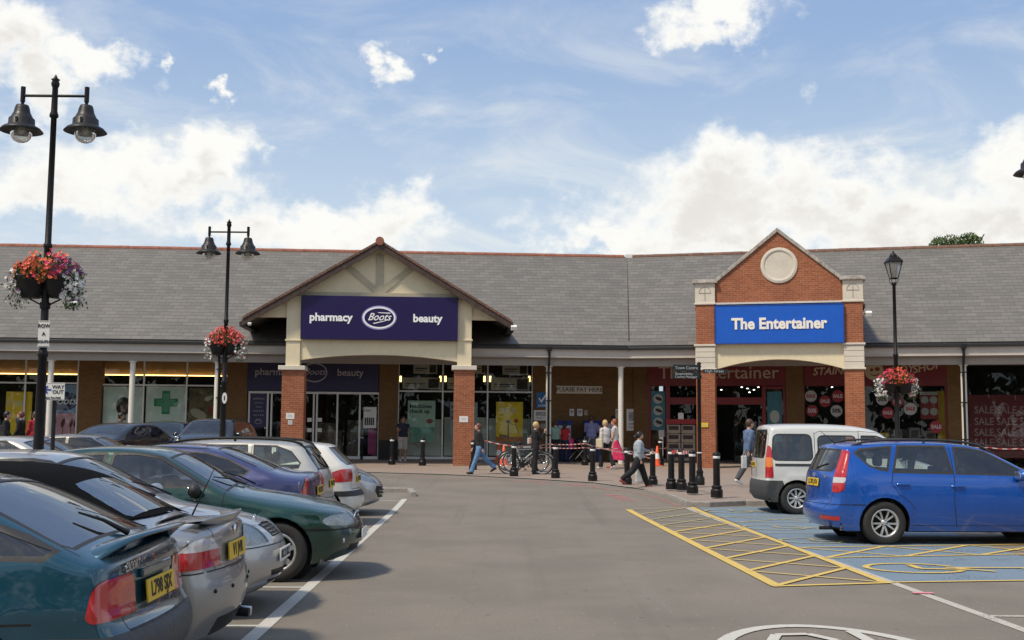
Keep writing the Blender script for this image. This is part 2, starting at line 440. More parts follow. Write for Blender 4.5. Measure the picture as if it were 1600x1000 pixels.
def m_paint(name, c, metal=0.35, rough=0.32, flake=0.0):
    m = NT(name); oc = m.coord()
    fl = m.noise(420, 1, 0.5, oc); dust = m.noise(2.2, 5, 0.7, oc); dz = m.n('ShaderNodeSeparateXYZ'); m.set(dz, 0, oc)
    cc = m.mix(m.ramp(fl, 0.35, 0.65), tuple(x*(1-0.10) for x in c), tuple(min(1, x*1.10) for x in c))
    low = m.ramp(m.math('ADD', dz.outputs[2], m.math('MULTIPLY', dust, 0.3)), 0.75, 0.25, 0.0, 0.14)
    cc = m.mix(low, cc, (0.20, 0.18, 0.155))                    # road film, heavier low on the body
    cc = m.mix(m.ramp(dust, 0.45, 0.8, 0, 0.035), cc, (0.35, 0.32, 0.28))
    m.col(cc); m.b.inputs['Metallic'].default_value = metal; m.rough(m.ramp(dust, 0.3, 0.8, rough, rough+0.14))
    m.b.inputs['Coat Weight'].default_value = 0.9; m.set(m.b, 'Coat Roughness', m.ramp(dust, 0.3, 0.8, 0.03, 0.10))
    return m.mat
def m_emit(name, c, s):
    m = NT(name); m.col(c); m.set(m.b, 'Emission Color', c+(1,)); m.b.inputs['Emission Strength'].default_value = s; return m.mat
def m_worn(name, c, wear=0.45, under=(0.15, 0.14, 0.125)):
    """road paint with worn holes: the holes are transparent so the surface below shows"""
    m = NT(name); oc = m.coord(); n = m.noise(30, 5, 0.75, oc); n2 = m.noise(2.0, 4, 0.6, oc)
    f = m.math('ADD', m.math('MULTIPLY', n, 0.7), m.math('MULTIPLY', n2, 0.3))
    m.col(m.mix(m.ramp(n, 0.3, 0.7), tuple(x*0.82 for x in c), c)); m.rough(0.8)
    m.set(m.b, 'Alpha', m.ramp(f, wear-0.05, wear+0.03))
    return m.mat

ASPH = m_asphalt(); PAVE = m_paver(); SLATE = m_slate()
BR_RED = m_brick('red_brick', (0.26, 0.072, 0.030), (0.36, 0.112, 0.046), (0.34, 0.25, 0.17), 0.35)
BR_TAN = m_brick('tan_brick', (0.19, 0.105, 0.036), (0.14, 0.075, 0.028), (0.13, 0.085, 0.05), 0.35)
CREAM = plain('cream_render', (0.70, 0.61, 0.42), 0.8, var=0.07, scale=1.2)
OLIVE = plain('olive_timber', (0.43, 0.38, 0.27), 0.8, var=0.08)
STONE = plain('cast_stone', (0.60, 0.55, 0.46), 0.85, var=0.10, scale=2.0)
OLDSTONE = plain('weathered_stone', (0.36, 0.33, 0.29), 0.9, var=0.45, scale=5.0)
BARGE = plain('dark_bargeboard', (0.055, 0.032, 0.024), 0.7, var=0.5, scale=6.0)
RIDGE = plain('ridge_clay', (0.27, 0.105, 0.07), 0.85, var=0.3, scale=4)
RIDGE2 = plain('ridge_clay_dull', (0.16, 0.085, 0.06), 0.85, var=0.35, scale=4)
FASC = plain('fascia_paint', (0.50, 0.46, 0.41), 0.55, var=0.08, scale=0.8)
SOFF = plain('soffit_board', (0.30, 0.27, 0.24), 0.7, var=0.08)
GUTT = plain('gutter_black', (0.018, 0.017, 0.017), 0.45)
POSTW = plain('white_post', (0.70, 0.68, 0.60), 0.4, var=0.05)
BLACK = plain('black_iron', (0.010, 0.009, 0.009), 0.45, var=0.3, spec=.25)
BLACK2 = plain('black_plastic', (0.014, 0.0135, 0.0135), 0.5, var=0.2, spec=.3)
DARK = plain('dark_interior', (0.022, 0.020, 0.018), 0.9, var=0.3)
ALU = plain('aluminium_frame', (0.62, 0.62, 0.60), 0.38, metal=0.2, var=0.05)
WHITE = plain('white_board', (0.74, 0.73, 0.70), 0.5, var=0.04)
PAPER = plain('paper', (0.70, 0.69, 0.66), 0.7, var=0.04)
PURP = plain('purple_sign', (0.016, 0.009, 0.066), 0.4, var=0.05, spec=.3)
PURPD = plain('navy_sign', (0.020, 0.018, 0.070), 0.45, var=0.08)
BLUES = plain('blue_sign', (0.010, 0.10, 0.50), 0.4, var=0.07, spec=.35)
LETW = plain('white_letters', (0.85, 0.85, 0.85), 0.4, var=0.02)
LETG = plain('grey_letters', (0.42, 0.42, 0.44), 0.5, var=0.05)
LETC = plain('cream_letters', (0.45, 0.36, 0.27), 0.5, var=0.1)
LETK = plain('black_letters', (0.02, 0.02, 0.02), 0.6, var=0.05)
REDF = plain('dark_red_fascia', (0.15, 0.012, 0.016), 0.5, var=0.2)
REDFR = plain('red_frame', (0.19, 0.010, 0.014), 0.45, var=0.15)
SALER = plain('sale_red', (0.27, 0.012, 0.018), 0.5, var=0.1)
SHOPG = m_glass('shop_glass', (0.90, 0.92, 0.90), 1.33, 0.0, 0.002)
CARG = m_glass('car_glass', (0.84, 0.92, 0.87), 1.9, 0.0, 0.03)
CARGS = m_glass('sloping_car_glass', (0.42, 0.50, 0.47), 3.6, 0.0, 0.02)
CARGD = m_glass('dark_car_glass', (0.20, 0.24, 0.23), 1.8, 0.0, 0.03)
YELP = plain('yellow_poster', (0.92, 0.62, 0.015), 0.5, var=0.08)
GREENP = plain('pale_green_poster', (0.46, 0.66, 0.55), 0.5, var=0.08)
TEALP = plain('teal_poster', (0.03, 0.16, 0.20), 0.5, var=0.2)
SKIN = plain('skin', (0.52, 0.30, 0.21), 0.55, var=0.06)
SKIND = plain('tan_skin', (0.36, 0.19, 0.12), 0.55, var=0.06)
WLINE = m_worn('white_road_paint', (0.52, 0.50, 0.45), 0.36)
WOLD = m_worn('old_white_paint', (0.46, 0.43, 0.38), 0.42)
YLINE = m_worn('yellow_road_paint', (0.62, 0.44, 0.12), 0.34)
YOLD = m_worn('old_yellow_paint', (0.40, 0.345, 0.18), 0.46)
BLINE = m_worn('blue_bay_paint', (0.165, 0.225, 0.285), 0.415)
PLINE = m_worn('pink_marking', (0.55, 0.20, 0.19), 0.53)
KERB = plain('kerb_stone', (0.27, 0.25, 0.225), 0.9, var=0.25, scale=7, bump=0.3)
# ---------------------------------------------------------------- ground
def sheet(name, poly, mat, lift, kind='structure', step=1.0, parent=None):
    """a flat marking or surface: polygon in ground x,y, cut into strips so that it follows the rise"""
    bm = bmesh.new(); vs = [bm.verts.new((p[0], p[1], 0)) for p in poly]; bm.faces.new(vs)
    ys = [p[1] for p in poly]
    y = 22.0
    while y < min(max(ys), 51):
        if y > min(ys):
            bmesh.ops.bisect_plane(bm, geom=bm.faces[:] + bm.edges[:] + bm.verts[:], plane_co=(0, y, 0), plane_no=(0, 1, 0))
        y += step
    for v in bm.verts: v.co.z = g(v.co.y) + lift
    bmesh.ops.recalc_face_normals(bm, faces=bm.faces)
    for f in bm.faces:
        if f.normal.z < 0: f.normal_flip()
    me = bpy.data.meshes.new(name); bm.to_mesh(me); bm.free(); me.materials.append(mat)
    o = bpy.data.objects.new(name, me); COL.objects.link(o)
    if kind: o['kind'] = kind
    if parent: o.parent = parent
    return o
def merge(name, polys, mat, lift, kind='structure'):
    bm = bmesh.new()
    for k_, poly in enumerate(polys):
        o = sheet('tmp', poly, mat, lift+k_*.00012); m0 = o.data; bm.from_mesh(m0)
        bpy.data.objects.remove(o); bpy.data.meshes.remove(m0)
    me = bpy.data.meshes.new(name); bm.to_mesh(me); bm.free(); me.materials.append(mat)
    o = bpy.data.objects.new(name, me); COL.objects.link(o); o['kind'] = kind
    return o
def strip(a, b, w, w2=None):
    a = Vector(a[:2]); b = Vector(b[:2]); d = (b - a).normalized(); n = Vector((-d.y, d.x)); w2 = w if w2 is None else w2
    return [a - n*w/2, b - n*w2/2, b + n*w2/2, a + n*w/2]
def pstrip(p0, p1, w):
    return strip(gp(*p0), gp(*p1), w)

sheet('ground', [(-900, -700), (900, -700), (900, 1500), (-900, 1500)], ASPH, 0.0)
# aisle axis
AD = Vector((-0.0289, 1.0)).normalized(); AN = Vector((AD.y, -AD.x))
def aw(u, d):
    """u metres right of the aisle axis through the camera, d metres along it"""
    return Vector((AN.x*u + AD.x*d, AN.y*u + AD.y*d))
# pavement outline traced on the ground: the edge towards the road
pe = [gp(-400, 722), gp(200, 730), gp(560, 738), gp(700, 742), gp(820, 748), gp(930, 755), gp(1005, 765), gp(1040, 777), gp(1072, 792), gp(1110, 792.5), gp(1165, 790)]
far_r = gp(1165, 790)
pe2 = [Vector((24, far_r.y + 0.3, 0))]
PAVL = 0.015
sheet('pavement', [(p.x, p.y) for p in pe] + [(24, far_r.y), (26, 56), (-30, 56)], PAVE, PAVL)
# raised apron with kerb stones on the right
def kerb_line(name, pts, hs, w=0.13, seg=0.9):
    m = MB()
    for i in range(len(pts)-1):
        a, b = Vector(pts[i][:2]), Vector(pts[i+1][:2]); L = (b-a).length; k = max(1, int(L/seg))
        d = (b-a).normalized(); n = Vector((-d.y, d.x))
        for j in range(k):
            p = a + d*(L*j/k + 0.006); q = a + d*(L*(j+1)/k - 0.006)
            h0 = hs[i]+(hs[i+1]-hs[i])*j/k; h1 = hs[i]+(hs[i+1]-hs[i])*(j+1)/k
            vs = []
            for (pt, h) in ((p, h0), (q, h1)):
                z = g(pt.y)
                for (off, zz) in ((0, z-0.05), (w, z-0.05), (w, z+h), (0.02, z+h), (0, z+h-0.02)):
                    vs.append((pt.x+n.x*off, pt.y+n.y*off, zz))
            m.add(vs, [(0,1,2,3,4), (9,8,7,6,5)] + [(i2, 5+i2, 5+(i2+1)%5, (i2+1)%5) for i2 in range(5)])
    o = m.build(name, KERB); o['kind'] = 'structure'
    return o
kp = [pe[6], pe[7], pe[8], pe[9], pe[10], Vector((24, far_r.y, 0))]
kerb_line('kerb', kp, [0.02, 0.09, 0.12, 0.12, 0.12, 0.12])
# raised paving behind that kerb, sloping back down into the walkway
m = MB()
inner = [Vector((p.x - 0.0, p.y + 0.13, 0)) for p in kp]
hs = [0.02, 0.085, 0.115, 0.115, 0.115, 0.115]
back = [Vector((p.x + 0.5, p.y + 7.0, 0)) for p in kp]; back[0] = kp[0] + Vector((0.2, 4.0, 0))
vs = []
for p, h in zip(inner, hs): vs.append((p.x, p.y, g(p.y) + h))
N0 = len(vs)
for k in (1, 2, 3, 4, 5, 6):
    for i in range(len(inner)):
        q = inner[i].lerp(back[i], k/6); vs.append((q.x, q.y, g(q.y) + PAVL + 0.006 + (hs[i]-0.021)*(1-k/6)))
fs = []
for k in range(6):
    for i in range(len(inner)-1): fs.append((k*N0+i, k*N0+i+1, (k+1)*N0+i+1, (k+1)*N0+i))
m.add(vs, fs); o = m.build('pavement', PAVE); o['kind'] = 'structure'
# flush kerb along the crossing and the short kerb that closes the left row
o = merge('kerb_strip', [strip(pe[i], pe[i+1], 0.12) for i in range(0, 6)], KERB, 0.022)
lk = [gp(480, 769), gp(638, 770.5), gp(640, 776), gp(605, 777)]
kerb_line('kerb', [gp(642, 776), gp(636, 769.5), gp(560, 768.5), gp(300, 766)][::-1], [0.11, 0.11, 0.11, 0.10])

# painted lines --------------------------------------------------------------
white = []; old = []; yel = []; yold = []
a, b = gp(390, 1000), gp(632, 780)
d = (b - a); a2 = a - d*0.6
white.append(strip(a2, b, 0.125))
ULINE = None
dirv = (b - a).normalized(); nrm = Vector((dirv.y, -dirv.x, 0))
for dd in (4.9, 7.3, 9.7, 12.05, 14.45, 16.85, 19.2, 21.4, 23.6, 26.0):
    t = (dd - a.y) / dirv.y; p = a + dirv*t
    white.append(strip(p - nrm*0.05, p - nrm*4.8, 0.08))
merge('bay_lines', white, WLINE, 0.005)
# right: long faded white line and a bay tick
c0, c1 = gp(1072, 793), gp(1600, 985)
cd = (c1 - c0).normalized()
old.append(strip(c0, c0 + cd*22, 0.11))
t1 = gp(1545, 963); old.append(strip(t1, t1 + Vector((5, -0.02, 0)), 0.08))
merge('faded_white_lines', old, WOLD, 0.005)
# blue bays
nb = gp(1120, 793.5); 
blue = [gp(1092, 793.5), gp(1390, 910), gp(1700, 905), Vector((gp(1700, 905).x + 1.5, gp(1165, 792).y, 0)), gp(1165, 792.5)]
blue = [(p.x, p.y) for p in blue]
sheet('blue_bay_surface', blue, BLINE, 0.004)
# yellow box hatching
A0, A1 = gp(982, 797), gp(1213, 916)      # outer rail (left)
B0, B1 = gp(1078, 793), gp(1383, 911)     # inner rail
yel.append(strip(A0, A1, 0.13)); yel.append(strip(gp(1080, 793), B1, 0.10))
yold.append(strip(gp(978, 796.5), gp(1090, 793.5), 0.07))
yel.append(strip(gp(1207, 917), gp(1392, 911.5), 0.09)); yel.append(strip(B1, gp(1720, 906), 0.07))
N = 9
for i in range(N):
    q0 = A0.lerp(A1, i/N); q1 = A0.lerp(A1, (i+1)/N); r0 = B0.lerp(B1, i/N); r1 = B0.lerp(B1, (i+1)/N)
    (yel if i > 2 else yold).append(strip(q1, r0, 0.075)); (yel if i > 2 else yold).append(strip(q0, r1, 0.055))
# cross bands between bays
def band(y0a, y0b, y1a, y1b, xa0, xa1, n, lst):
    P0, P1 = gp(xa0, y0a), gp(1760, y0b); Q0, Q1 = gp(xa1, y1a), gp(1760, y1b)
    lst.append(strip(P0, P1, 0.07)); lst.append(strip(Q0, Q1, 0.07))
    for i in range(n):
        s0 = P0.lerp(P1, i/n); s1 = P0.lerp(P1, (i+1)/n); u0 = Q0.lerp(Q1, i/n); u1 = Q0.lerp(Q1, (i+1)/n)
        lst.append(strip(u0, s1, 0.075)); lst.append(strip(s0, u1, 0.06))
band(856.5, 849, 872.5, 864, 1248, 1290, 4, yel)
band(808, 806, 817, 815, 1124, 1147, 4, yold)
yold.append(strip(gp(1196, 834), gp(1500, 831), 0.05))
# wheelchair signs lying in the bays: wheel arc, seat, legs
def chair(cx, cy, s, lst):
    c = gp(cx, cy)
    def L(p, q, w=0.07): lst.append(strip((c.x+p[0]*s, c.y+p[1]*s), (c.x+q[0]*s, c.y+q[1]*s), w*s))
    arc = [(0.55*cos(t)*0.9, 0.42*sin(t)) for t in [R(k) for k in range(25, 336, 22)]]
    for i in range(len(arc)-1): L(arc[i], arc[i+1])
    L((0.05, 0.30), (0.05, -0.06), .08); L((0.05, -0.06), (0.55, -0.10), .08); L((0.45, 0.02), (0.75, -0.26), .07)
    L((0.35, 0.05), (1.9, 0.14), .07); L((1.15, 0.02), (1.9, 0.02), .05)
chair(1428, 889, 1.15, yel); chair(1210, 825, 1.1, yold); chair(1268, 846, 0.95, yold); chair(1140, 799.5, 1.0, yold)
merge('yellow_hatching', yel, YLINE, 0.010); merge('faded_yellow_hatching', yold, YOLD, 0.010)
# speed roundel on the road in the foreground
c = gp(1350, 1050); r1, r2 = 0.0, 0.0
e1 = gp(1118, 1003); top = gp(1262, 977)
rx = 1.0; ry = top.y - c.y
rnd = []
K = 48
for i in range(K):
    a0, a1 = 2*pi*i/K, 2*pi*(i+1)/K
    rnd.append([(c.x + rx*cos(a0), c.y + ry*sin(a0)), (c.x + rx*cos(a1), c.y + ry*sin(a1)),
                (c.x + (rx-0.13)*cos(a1), c.y + (ry-0.13)*sin(a1)), (c.x + (rx-0.13)*cos(a0), c.y + (ry-0.13)*sin(a0))])
def pl(pts, w):
    for i in range(len(pts)-1):
        rnd.append(strip(pts[i], pts[i+1], w))
one = [gp(1330, 988), gp(1375, 1012), gp(1440, 1055)]
pl(one, 0.10)
five = [gp(1205, 1006), gp(1213, 993.5), gp(1262, 992.5), gp(1305, 1002), gp(1330, 1030)]
pl(five, 0.09)
merge('road_roundel', rnd, WLINE, 0.006)
# pink spray marks
pk = []
def pkpoly(pts, w):
    for i in range(len(pts)-1): pk.append(pstrip(pts[i], pts[i+1], w))
pkpoly([(610, 744), (700, 746.5), (790, 750), (870, 757), (930, 762), (985, 768), (1030, 779), (1062, 792)], 0.10)
pkpoly([(905, 757), (960, 768), (1005, 770)], 0.07); pkpoly([(955, 773), (985, 783)], 0.35); pkpoly([(820, 752), (860, 753)], 0.30); pkpoly([(880, 756), (940, 760)], 0.25)
pkpoly([(1030, 771), (1072, 789)], 0.05)
merge('pink_marking_lines', pk, PLINE, 0.007)
pq = gp(1440, 928); merge('pink_marking_lines', [[(pq.x-.09, pq.y-.05), (pq.x+.12, pq.y-.05), (pq.x+.12, pq.y+.05), (pq.x-.09, pq.y+.05)]], plain('pink_spray', (0.62, 0.22, 0.25), 0.8), 0.013)

# ---------------------------------------------------------------- the shop buildings
VX, VY = 4.6, 45.1
class Frame:
    def __init__(s, ang):
        s.rz = R(ang); s.ex = Vector((cos(s.rz), sin(s.rz), 0)); s.ey = Vector((-sin(s.rz), cos(s.rz), 0)); s.o = Vector((VX, VY, 0))
    def px(s, b, x, y):
        """point (a, z) of the plane b metres behind the eaves seen at a place of the photograph"""
        d = ray(x, y); c = Vector((0, 0, CH))
        t = (b - (c - s.o).dot(s.ey)) / d.dot(s.ey); p = c + d*t
        return ((p - s.o).dot(s.ex), p.z)
    def a(s, b, x, y=600): return s.px(b, x, y)[0]
    def z(s, b, x, y): return s.px(b, x, y)[1]
    def w(s, a, b, z=0.0): return s.o + s.ex*a + s.ey*b + Vector((0, 0, z))
FL, FR = Frame(4.0), Frame(-14.6)
EZ, D, PITCH = 5.06, 7.3, R(31.4)
RZ = EZ + D*math.tan(PITCH)
WB = 3.0
def bz(a, b, fr): return g(fr.w(a, b).y)
def wing(fr, a0, a1, label):
    root = thing('shop_building', label, 'shop building', (VX, VY, 0), fr.rz)
    half = math.tan(R(9.3)); sgn = 1 if a1 <= 0.01 else -1
    # roof slab in its own slope plane: local y runs up the slope
    SL = (D + 0.35) / cos(PITCH)
    m = MB()
    if sgn > 0: poly = [(a0, 0), (a1 - 0.35*half, 0), (a1 + D*half, SL), (a0, SL)]
    else: poly = [(a0 + 0.35*half, 0), (a1, 0), (a1, SL), (a0 - D*half, SL)]
    m.prism(poly, -0.09, 0.0, 0, axis='z')
    m.build('roof', SLATE, root, loc=(0, -0.35, EZ - 0.35*math.tan(PITCH) + 0.12), rot=(PITCH, 0, 0))
    m = MB(); zr = RZ + 0.12
    xs0, xs1 = (a0, a1 + D*half - 0.15) if sgn > 0 else (a0 - D*half + 0.25, a1)
    k = int((xs1 - xs0)/0.45)
    for i in range(k):
        p = xs0 + (xs1-xs0)*i/k; q = xs0 + (xs1-xs0)*(i+1)/k - 0.008
        dz = random.uniform(-.006, .006)
        m.cyl((p, D, zr-0.04+dz), (q, D, zr-0.04+dz), 0.125, n=8)
    m.build('ridge_tiles', RIDGE if sgn > 0 else RIDGE2, root)
    # back slope so that the building is closed from the side
    m = MB(); lo, hi = (a0, a1) if sgn > 0 else (a0, a1)
    m.add([(lo, D, RZ+.02), (hi, D, RZ+.02), (hi, 2*D, EZ), (lo, 2*D, EZ)], [(0,1,2,3)]); m.build('back_roof', SLATE, root)
    m = MB(); m.box(lo, hi, 2*D-1.0, 2*D-0.7, -0.2, EZ); m.build('back_wall', BR_TAN, root)
    # gutter, fascia, soffit
    A0, A1 = (a0, a1) if sgn > 0 else (a0, a1)
    m = MB(); zg = EZ - 0.35*math.tan(PITCH) + 0.03
    m.box(A0, A1, -0.47, -0.35, zg-0.09, zg+0.03); m.build('gutter', GUTT, root, bevel=0.02)
    m = MB(); m.box(A0, A1, -0.33, -0.28, zg-0.37, zg-0.02); m.box(A0, A1, -0.36, -0.28, zg-0.41, zg-0.372); m.build('fascia', FASC, root, bevel=0.006)
    m = MB(); m.box(A0, A1, -0.28, WB, zg-0.44, zg-0.40); m.box(A0, A1, -0.12, 0.18, zg-0.72, zg-0.442); m.build('soffit', SOFF, root)
    return root, zg
wl, ZG = wing(FL, -34.0, 0.0, 'long shop parade under a grey slate roof with red clay ridge, left of roof valley')
wr, _ = wing(FR, 0.0, 24.0, 'right hand wing of the shop parade with grey slate roof, beyond the roof valley')
m = MB(); m.cyl(Vector((0.0, 0, EZ+.14)) , Vector((D*math.tan(R(9.3)), D, RZ+.10)), 0.018, n=6); m.build('valley_gutter', GUTT, wl)
m = MB(); m.cbox((1.35, D, RZ+.13), (0.5, 0.3, 0.16)); m.build('ridge_flashing', WHITE, wl)

def wallbox(root, fr, name, mat, x0, x1, ytop=None, z0=None, z1=None, b0=WB, b1=WB+0.3, yref=620):
    aa, ab = fr.a(b0, x0, yref), fr.a(b0, x1, yref)
    zz1 = ZG - 0.44 if z1 is None else z1
    zz0 = bz((aa+ab)/2, b0, fr) - 0.1 if z0 is None else z0
    m = MB(); m.box(aa, ab, b0, b1, zz0, zz1); return m.build(name, mat, root)
TOPZ = ZG - 0.44
# walls of the left wing (between the shop fronts)
for (x0, x1) in ((122, 158), (354, 386), (592, 622)):
    wallbox(wl, FL, 'wall', BR_TAN, x0, x1, b0=WB-0.12)
wallbox(wl, FL, 'wall', BR_TAN, 832, 1030, b0=WB)
for (x0, x1) in ((-420, -400),): wallbox(wl, FL, 'wall', BR_TAN, x0, x1)
# dark plinth right of the entrance
m = MB(); m.box(FL.a(WB-.14, 592, 690), FL.a(WB-.14, 622, 690), WB-0.15, WB-0.121, 0.2, 1.20); m.build('plinth', BLACK2, wl)
# walls of the right wing
wallbox(wr, FR, 'wall', BR_TAN, 1228, 1256, b0=WB-0.1); wallbox(wr, FR, 'wall', BR_TAN, 1480, 1509, b0=WB-0.1)
m = MB(); m.box(FR.a(WB, 990, 620), FR.a(WB, 1014, 620), WB, WB+0.3, .1, TOPZ); m.build('wall', BR_TAN, wr)
# interior: floor, back wall, ceiling of the shops
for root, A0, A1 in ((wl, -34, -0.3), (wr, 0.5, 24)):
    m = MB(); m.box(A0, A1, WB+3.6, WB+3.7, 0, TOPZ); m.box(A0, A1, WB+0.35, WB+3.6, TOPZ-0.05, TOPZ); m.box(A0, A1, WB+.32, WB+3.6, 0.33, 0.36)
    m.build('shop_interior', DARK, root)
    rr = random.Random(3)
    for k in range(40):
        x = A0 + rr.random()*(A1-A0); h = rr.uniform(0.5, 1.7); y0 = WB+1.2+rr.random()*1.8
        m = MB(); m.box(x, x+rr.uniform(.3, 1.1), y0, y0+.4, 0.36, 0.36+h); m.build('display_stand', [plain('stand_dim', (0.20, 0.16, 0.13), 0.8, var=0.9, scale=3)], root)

def shopfront(root, fr, xs, ytr, ybot, frame=ALU, name='shop_window', ytop=None, sill=True, t=0.06):
    """mullions at the pixel columns xs, a transom at row ytr, glass between"""
    b = WB + 0.05; win = []
    zt = TOPZ; xm = (xs[0]+xs[-1])/2
    ztr = fr.z(b, xm, ytr); a = [fr.a(b, x) for x in xs]
    zb = bz(a[0], b, fr) + 0.04
    m = MB()
    for i, x in enumerate(a): m.box(x-t/2, x+t/2, b-0.05, b+0.05, zb, zt)
    for i in range(len(a)-1):
        m.box(a[i]+t/2, a[i+1]-t/2, b-0.04, b+0.04, ztr-t/2, ztr+t/2); m.box(a[i]+t/2, a[i+1]-t/2, b-0.045, b+0.045, zb, zb+0.11)
        m.box(a[i]+t/2, a[i+1]-t/2, b-0.04, b+0.04, zt-0.04, zt)
    f = m.build('window_frame', frame, root)
    for i in range(len(a)-1):
        m = MB(); m.box(a[i]+t/2, a[i+1]-t/2, b-0.004, b+0.004, zb+.11, ztr-t/2); m.box(a[i]+t/2, a[i+1]-t/2, b-0.004, b+0.004, ztr+t/2, zt-.04)
        m.build('pane', SHOPG, f)
    return a, ztr, zb
WARM = m_emit('warm_strip_light', (1.0, 0.62, 0.22), 5.0)
WOODP = plain('lit_wood_panel', (0.30, 0.19, 0.10), 0.6, var=0.1)
aL1, _, _ = shopfront(wl, FL, [-60, 40, 122], 598, 715)
aL2, _, _ = shopfront(wl, FL, [158, 225, 292, 353], 602, 715)
aL3, _, _ = shopfront(wl, FL, [623, 692, 762, 832], 612, 715)
shopfront(wl, FL, [-395, -300, -200, -130, -60], 598, 715)
# warm lit panels above the left windows
for (x0, x1) in ((-60, 122), (158, 353)):
    b = WB+0.55; a0, a1 = FL.a(b, x0-3), FL.a(b, x1+3); z1 = FL.z(b, 200, 550); z0 = FL.z(b, 200, 586)
    m = MB(); m.box(a0, a1, b, b+0.03, z0, z1+.1)
    for i in range(1, 6): m.box(a0+(a1-a0)*i/6-0.01, a0+(a1-a0)*i/6+0.01, b-0.012, b, z0, z1)
    m.build('lit_panel', WOODP, wl)
    m = MB(); m.box(a0, a1, b-0.12, b-0.07, z0-0.02, z0+0.02); m.build('strip_light', WARM, wl)
# graphics filling the windows behind the glass
def flat(root, fr, b, x0, x1, y0, y1, mat, name, th=0.01, label=None):
    a0, a1 = fr.a(b, x0, (y0+y1)/2), fr.a(b, x1, (y0+y1)/2); xm = (x0+x1)/2
    z1, z0 = fr.z(b, xm, y0), fr.z(b, xm, y1)
    m = MB(); m.box(a0, a1, b, b+th, z0, z1); o = m.build(name, mat, root)
    if label: o['label'] = label
    return o, (a0, a1, z0, z1)
def poster(fr, b, x0, x1, y0, y1, mat, label, cat='poster', name='poster', th=0.012, group=None, tilt=None):
    """a free-standing flat thing with its own root at the middle of its lower edge"""
    xm = (x0+x1)/2; a0, a1 = fr.a(b, x0, (y0+y1)/2), fr.a(b, x1, (y0+y1)/2); z1, z0 = fr.z(b, xm, y0), fr.z(b, xm, y1)
    p = fr.w((a0+a1)/2, b, z0); root = thing(name, label, cat, p, fr.rz, group)
    w, h = a1-a0, z1-z0
    m = MB(); m.box(-w/2, w/2, 0, th, 0, h); m.build('board', mat, root)
    return root, w, h
FROST = plain('window_graphic_white', (0.72, 0.80, 0.74), 0.6, var=0.08)
LILAC = plain('window_graphic_lilac', (0.48, 0.44, 0.60), 0.6, var=0.1)
SKYG = plain('window_graphic_blue', (0.30, 0.42, 0.62), 0.6, var=0.15)
PINKG = plain('window_graphic_pink', (0.68, 0.36, 0.42), 0.6, var=0.2, scale=2)
GB = WB + 0.12
r_, w_, h_ = poster(FL, GB, 160, 224, 604, 714, FROST, 'window poster of a dark haired woman in a white coat, left of the green cross')
HAIRD = plain('poster_dark', (0.035, 0.022, 0.02), 0.6, var=0.4, scale=6); FACE = plain('poster_face', (0.12, 0.06, 0.045), 0.6)
m = MB(); m.ball((0, -0.001, h_*.72), 0.30, 20, 0, (1.0, .03, 1.25)); m.build('hair_picture', HAIRD, r_)
m = MB(); m.ball((0.02, -0.012, h_*.70), 0.19, 20, 0, (0.85, .04, 1.2)); m.box(-.07, .11, -.016, -.006, h_*.52, h_*.62); m.build('face_picture', FACE, r_)
m = MB(); m.prism([(-.62, h_*.30), (-.5, h_*.46), (-.12, h_*.54), (.02, h_*.42), (.16, h_*.54), (.5, h_*.46), (.62, h_*.30)], -0.012, -0.002); m.build('coat_picture', WHITE, r_)
m = MB(); m.box(-w_/2, w_/2, -.014, -.004, 0, h_*.26); m.build('band_picture', LILAC, r_)
r_, w_, h_ = poster(FL, GB, 227, 291, 604, 714, FROST, 'window poster with a large green pharmacy cross')
GCR = plain('green_cross', (0.01, 0.26, 0.10), 0.5, var=0.15); GCL = plain('green_cross_light', (0.12, 0.40, 0.24), 0.5, var=0.15)
cz = h_ - (629-604)/110*h_; u = .155
def cross(u, y0, y1, mat, name):
    m = MB(); m.prism([(-u, -3*u), (u, -3*u), (u, -u), (3*u, -u), (3*u, u), (u, u), (u, 3*u), (-u, 3*u), (-u, u), (-3*u, u), (-3*u, -u), (-u, -u)], y0, y1)
    o = m.build(name, mat, r_); o.location = (-.02, 0, cz); return o
cross(.158, -.012, -.002, GCR, 'cross'); cross(.125, -.018, -.008, GCL, 'cross_face')
m = MB(); m.box(-w_/2, w_/2, -.014, -.004, 0, h_*.27); m.build('band_picture', LILAC, r_)
r_, w_, h_ = poster(FL, GB, 294, 352, 606, 714, plain('food_photo', (0.16, 0.12, 0.06), 0.6, var=0.95, scale=2.2), 'dark window poster of food between the green cross and the brick pier')
m = MB(); m.ball((-.35, -.004, h_*.62), .3, 16, 0, (1.2, .03, .6), (0, R(25), 0)); m.ball((.05, -.004, h_*.85), .16, 16, 0, (1.2, .03, .6), (0, R(-25), 0)); m.build('cup_picture', plain('poster_cream', (0.5, 0.45, 0.33), 0.6), r_)
m = MB(); m.ball((.25, -.004, h_*.66), .2, 16, 0, (1.4, .03, .7), (0, R(35), 0)); m.build('fruit_picture', plain('poster_red', (0.32, 0.05, 0.03), 0.6, var=.5), r_)
m = MB(); m.box(-w_/2, w_/2, -.014, -.004, 0, h_*.27); m.build('band_picture', LILAC, r_)
r_, w_, h_ = poster(FL, GB, 66, 121, 601, 645, SKYG, 'pale blue window poster with a dark oval logo behind the lamp post')
m = MB(); m.lathe([(0.001, -.014), (.62, -.014), (.62, -.004)], (0.12, 0, h_*.42), 32, 0, 'y', False)
o = m.build('oval', plain('oval_navy', (0.02, 0.03, 0.13), 0.5), r_); 
for v in o.data.vertices: v.co.z = h_*.42 + (v.co.z - h_*.42)*.62
text('Boots', LETW, 'lettering', r_, (0.15, -.018, h_*.42), size=.42, shear=.35, offset=.006)
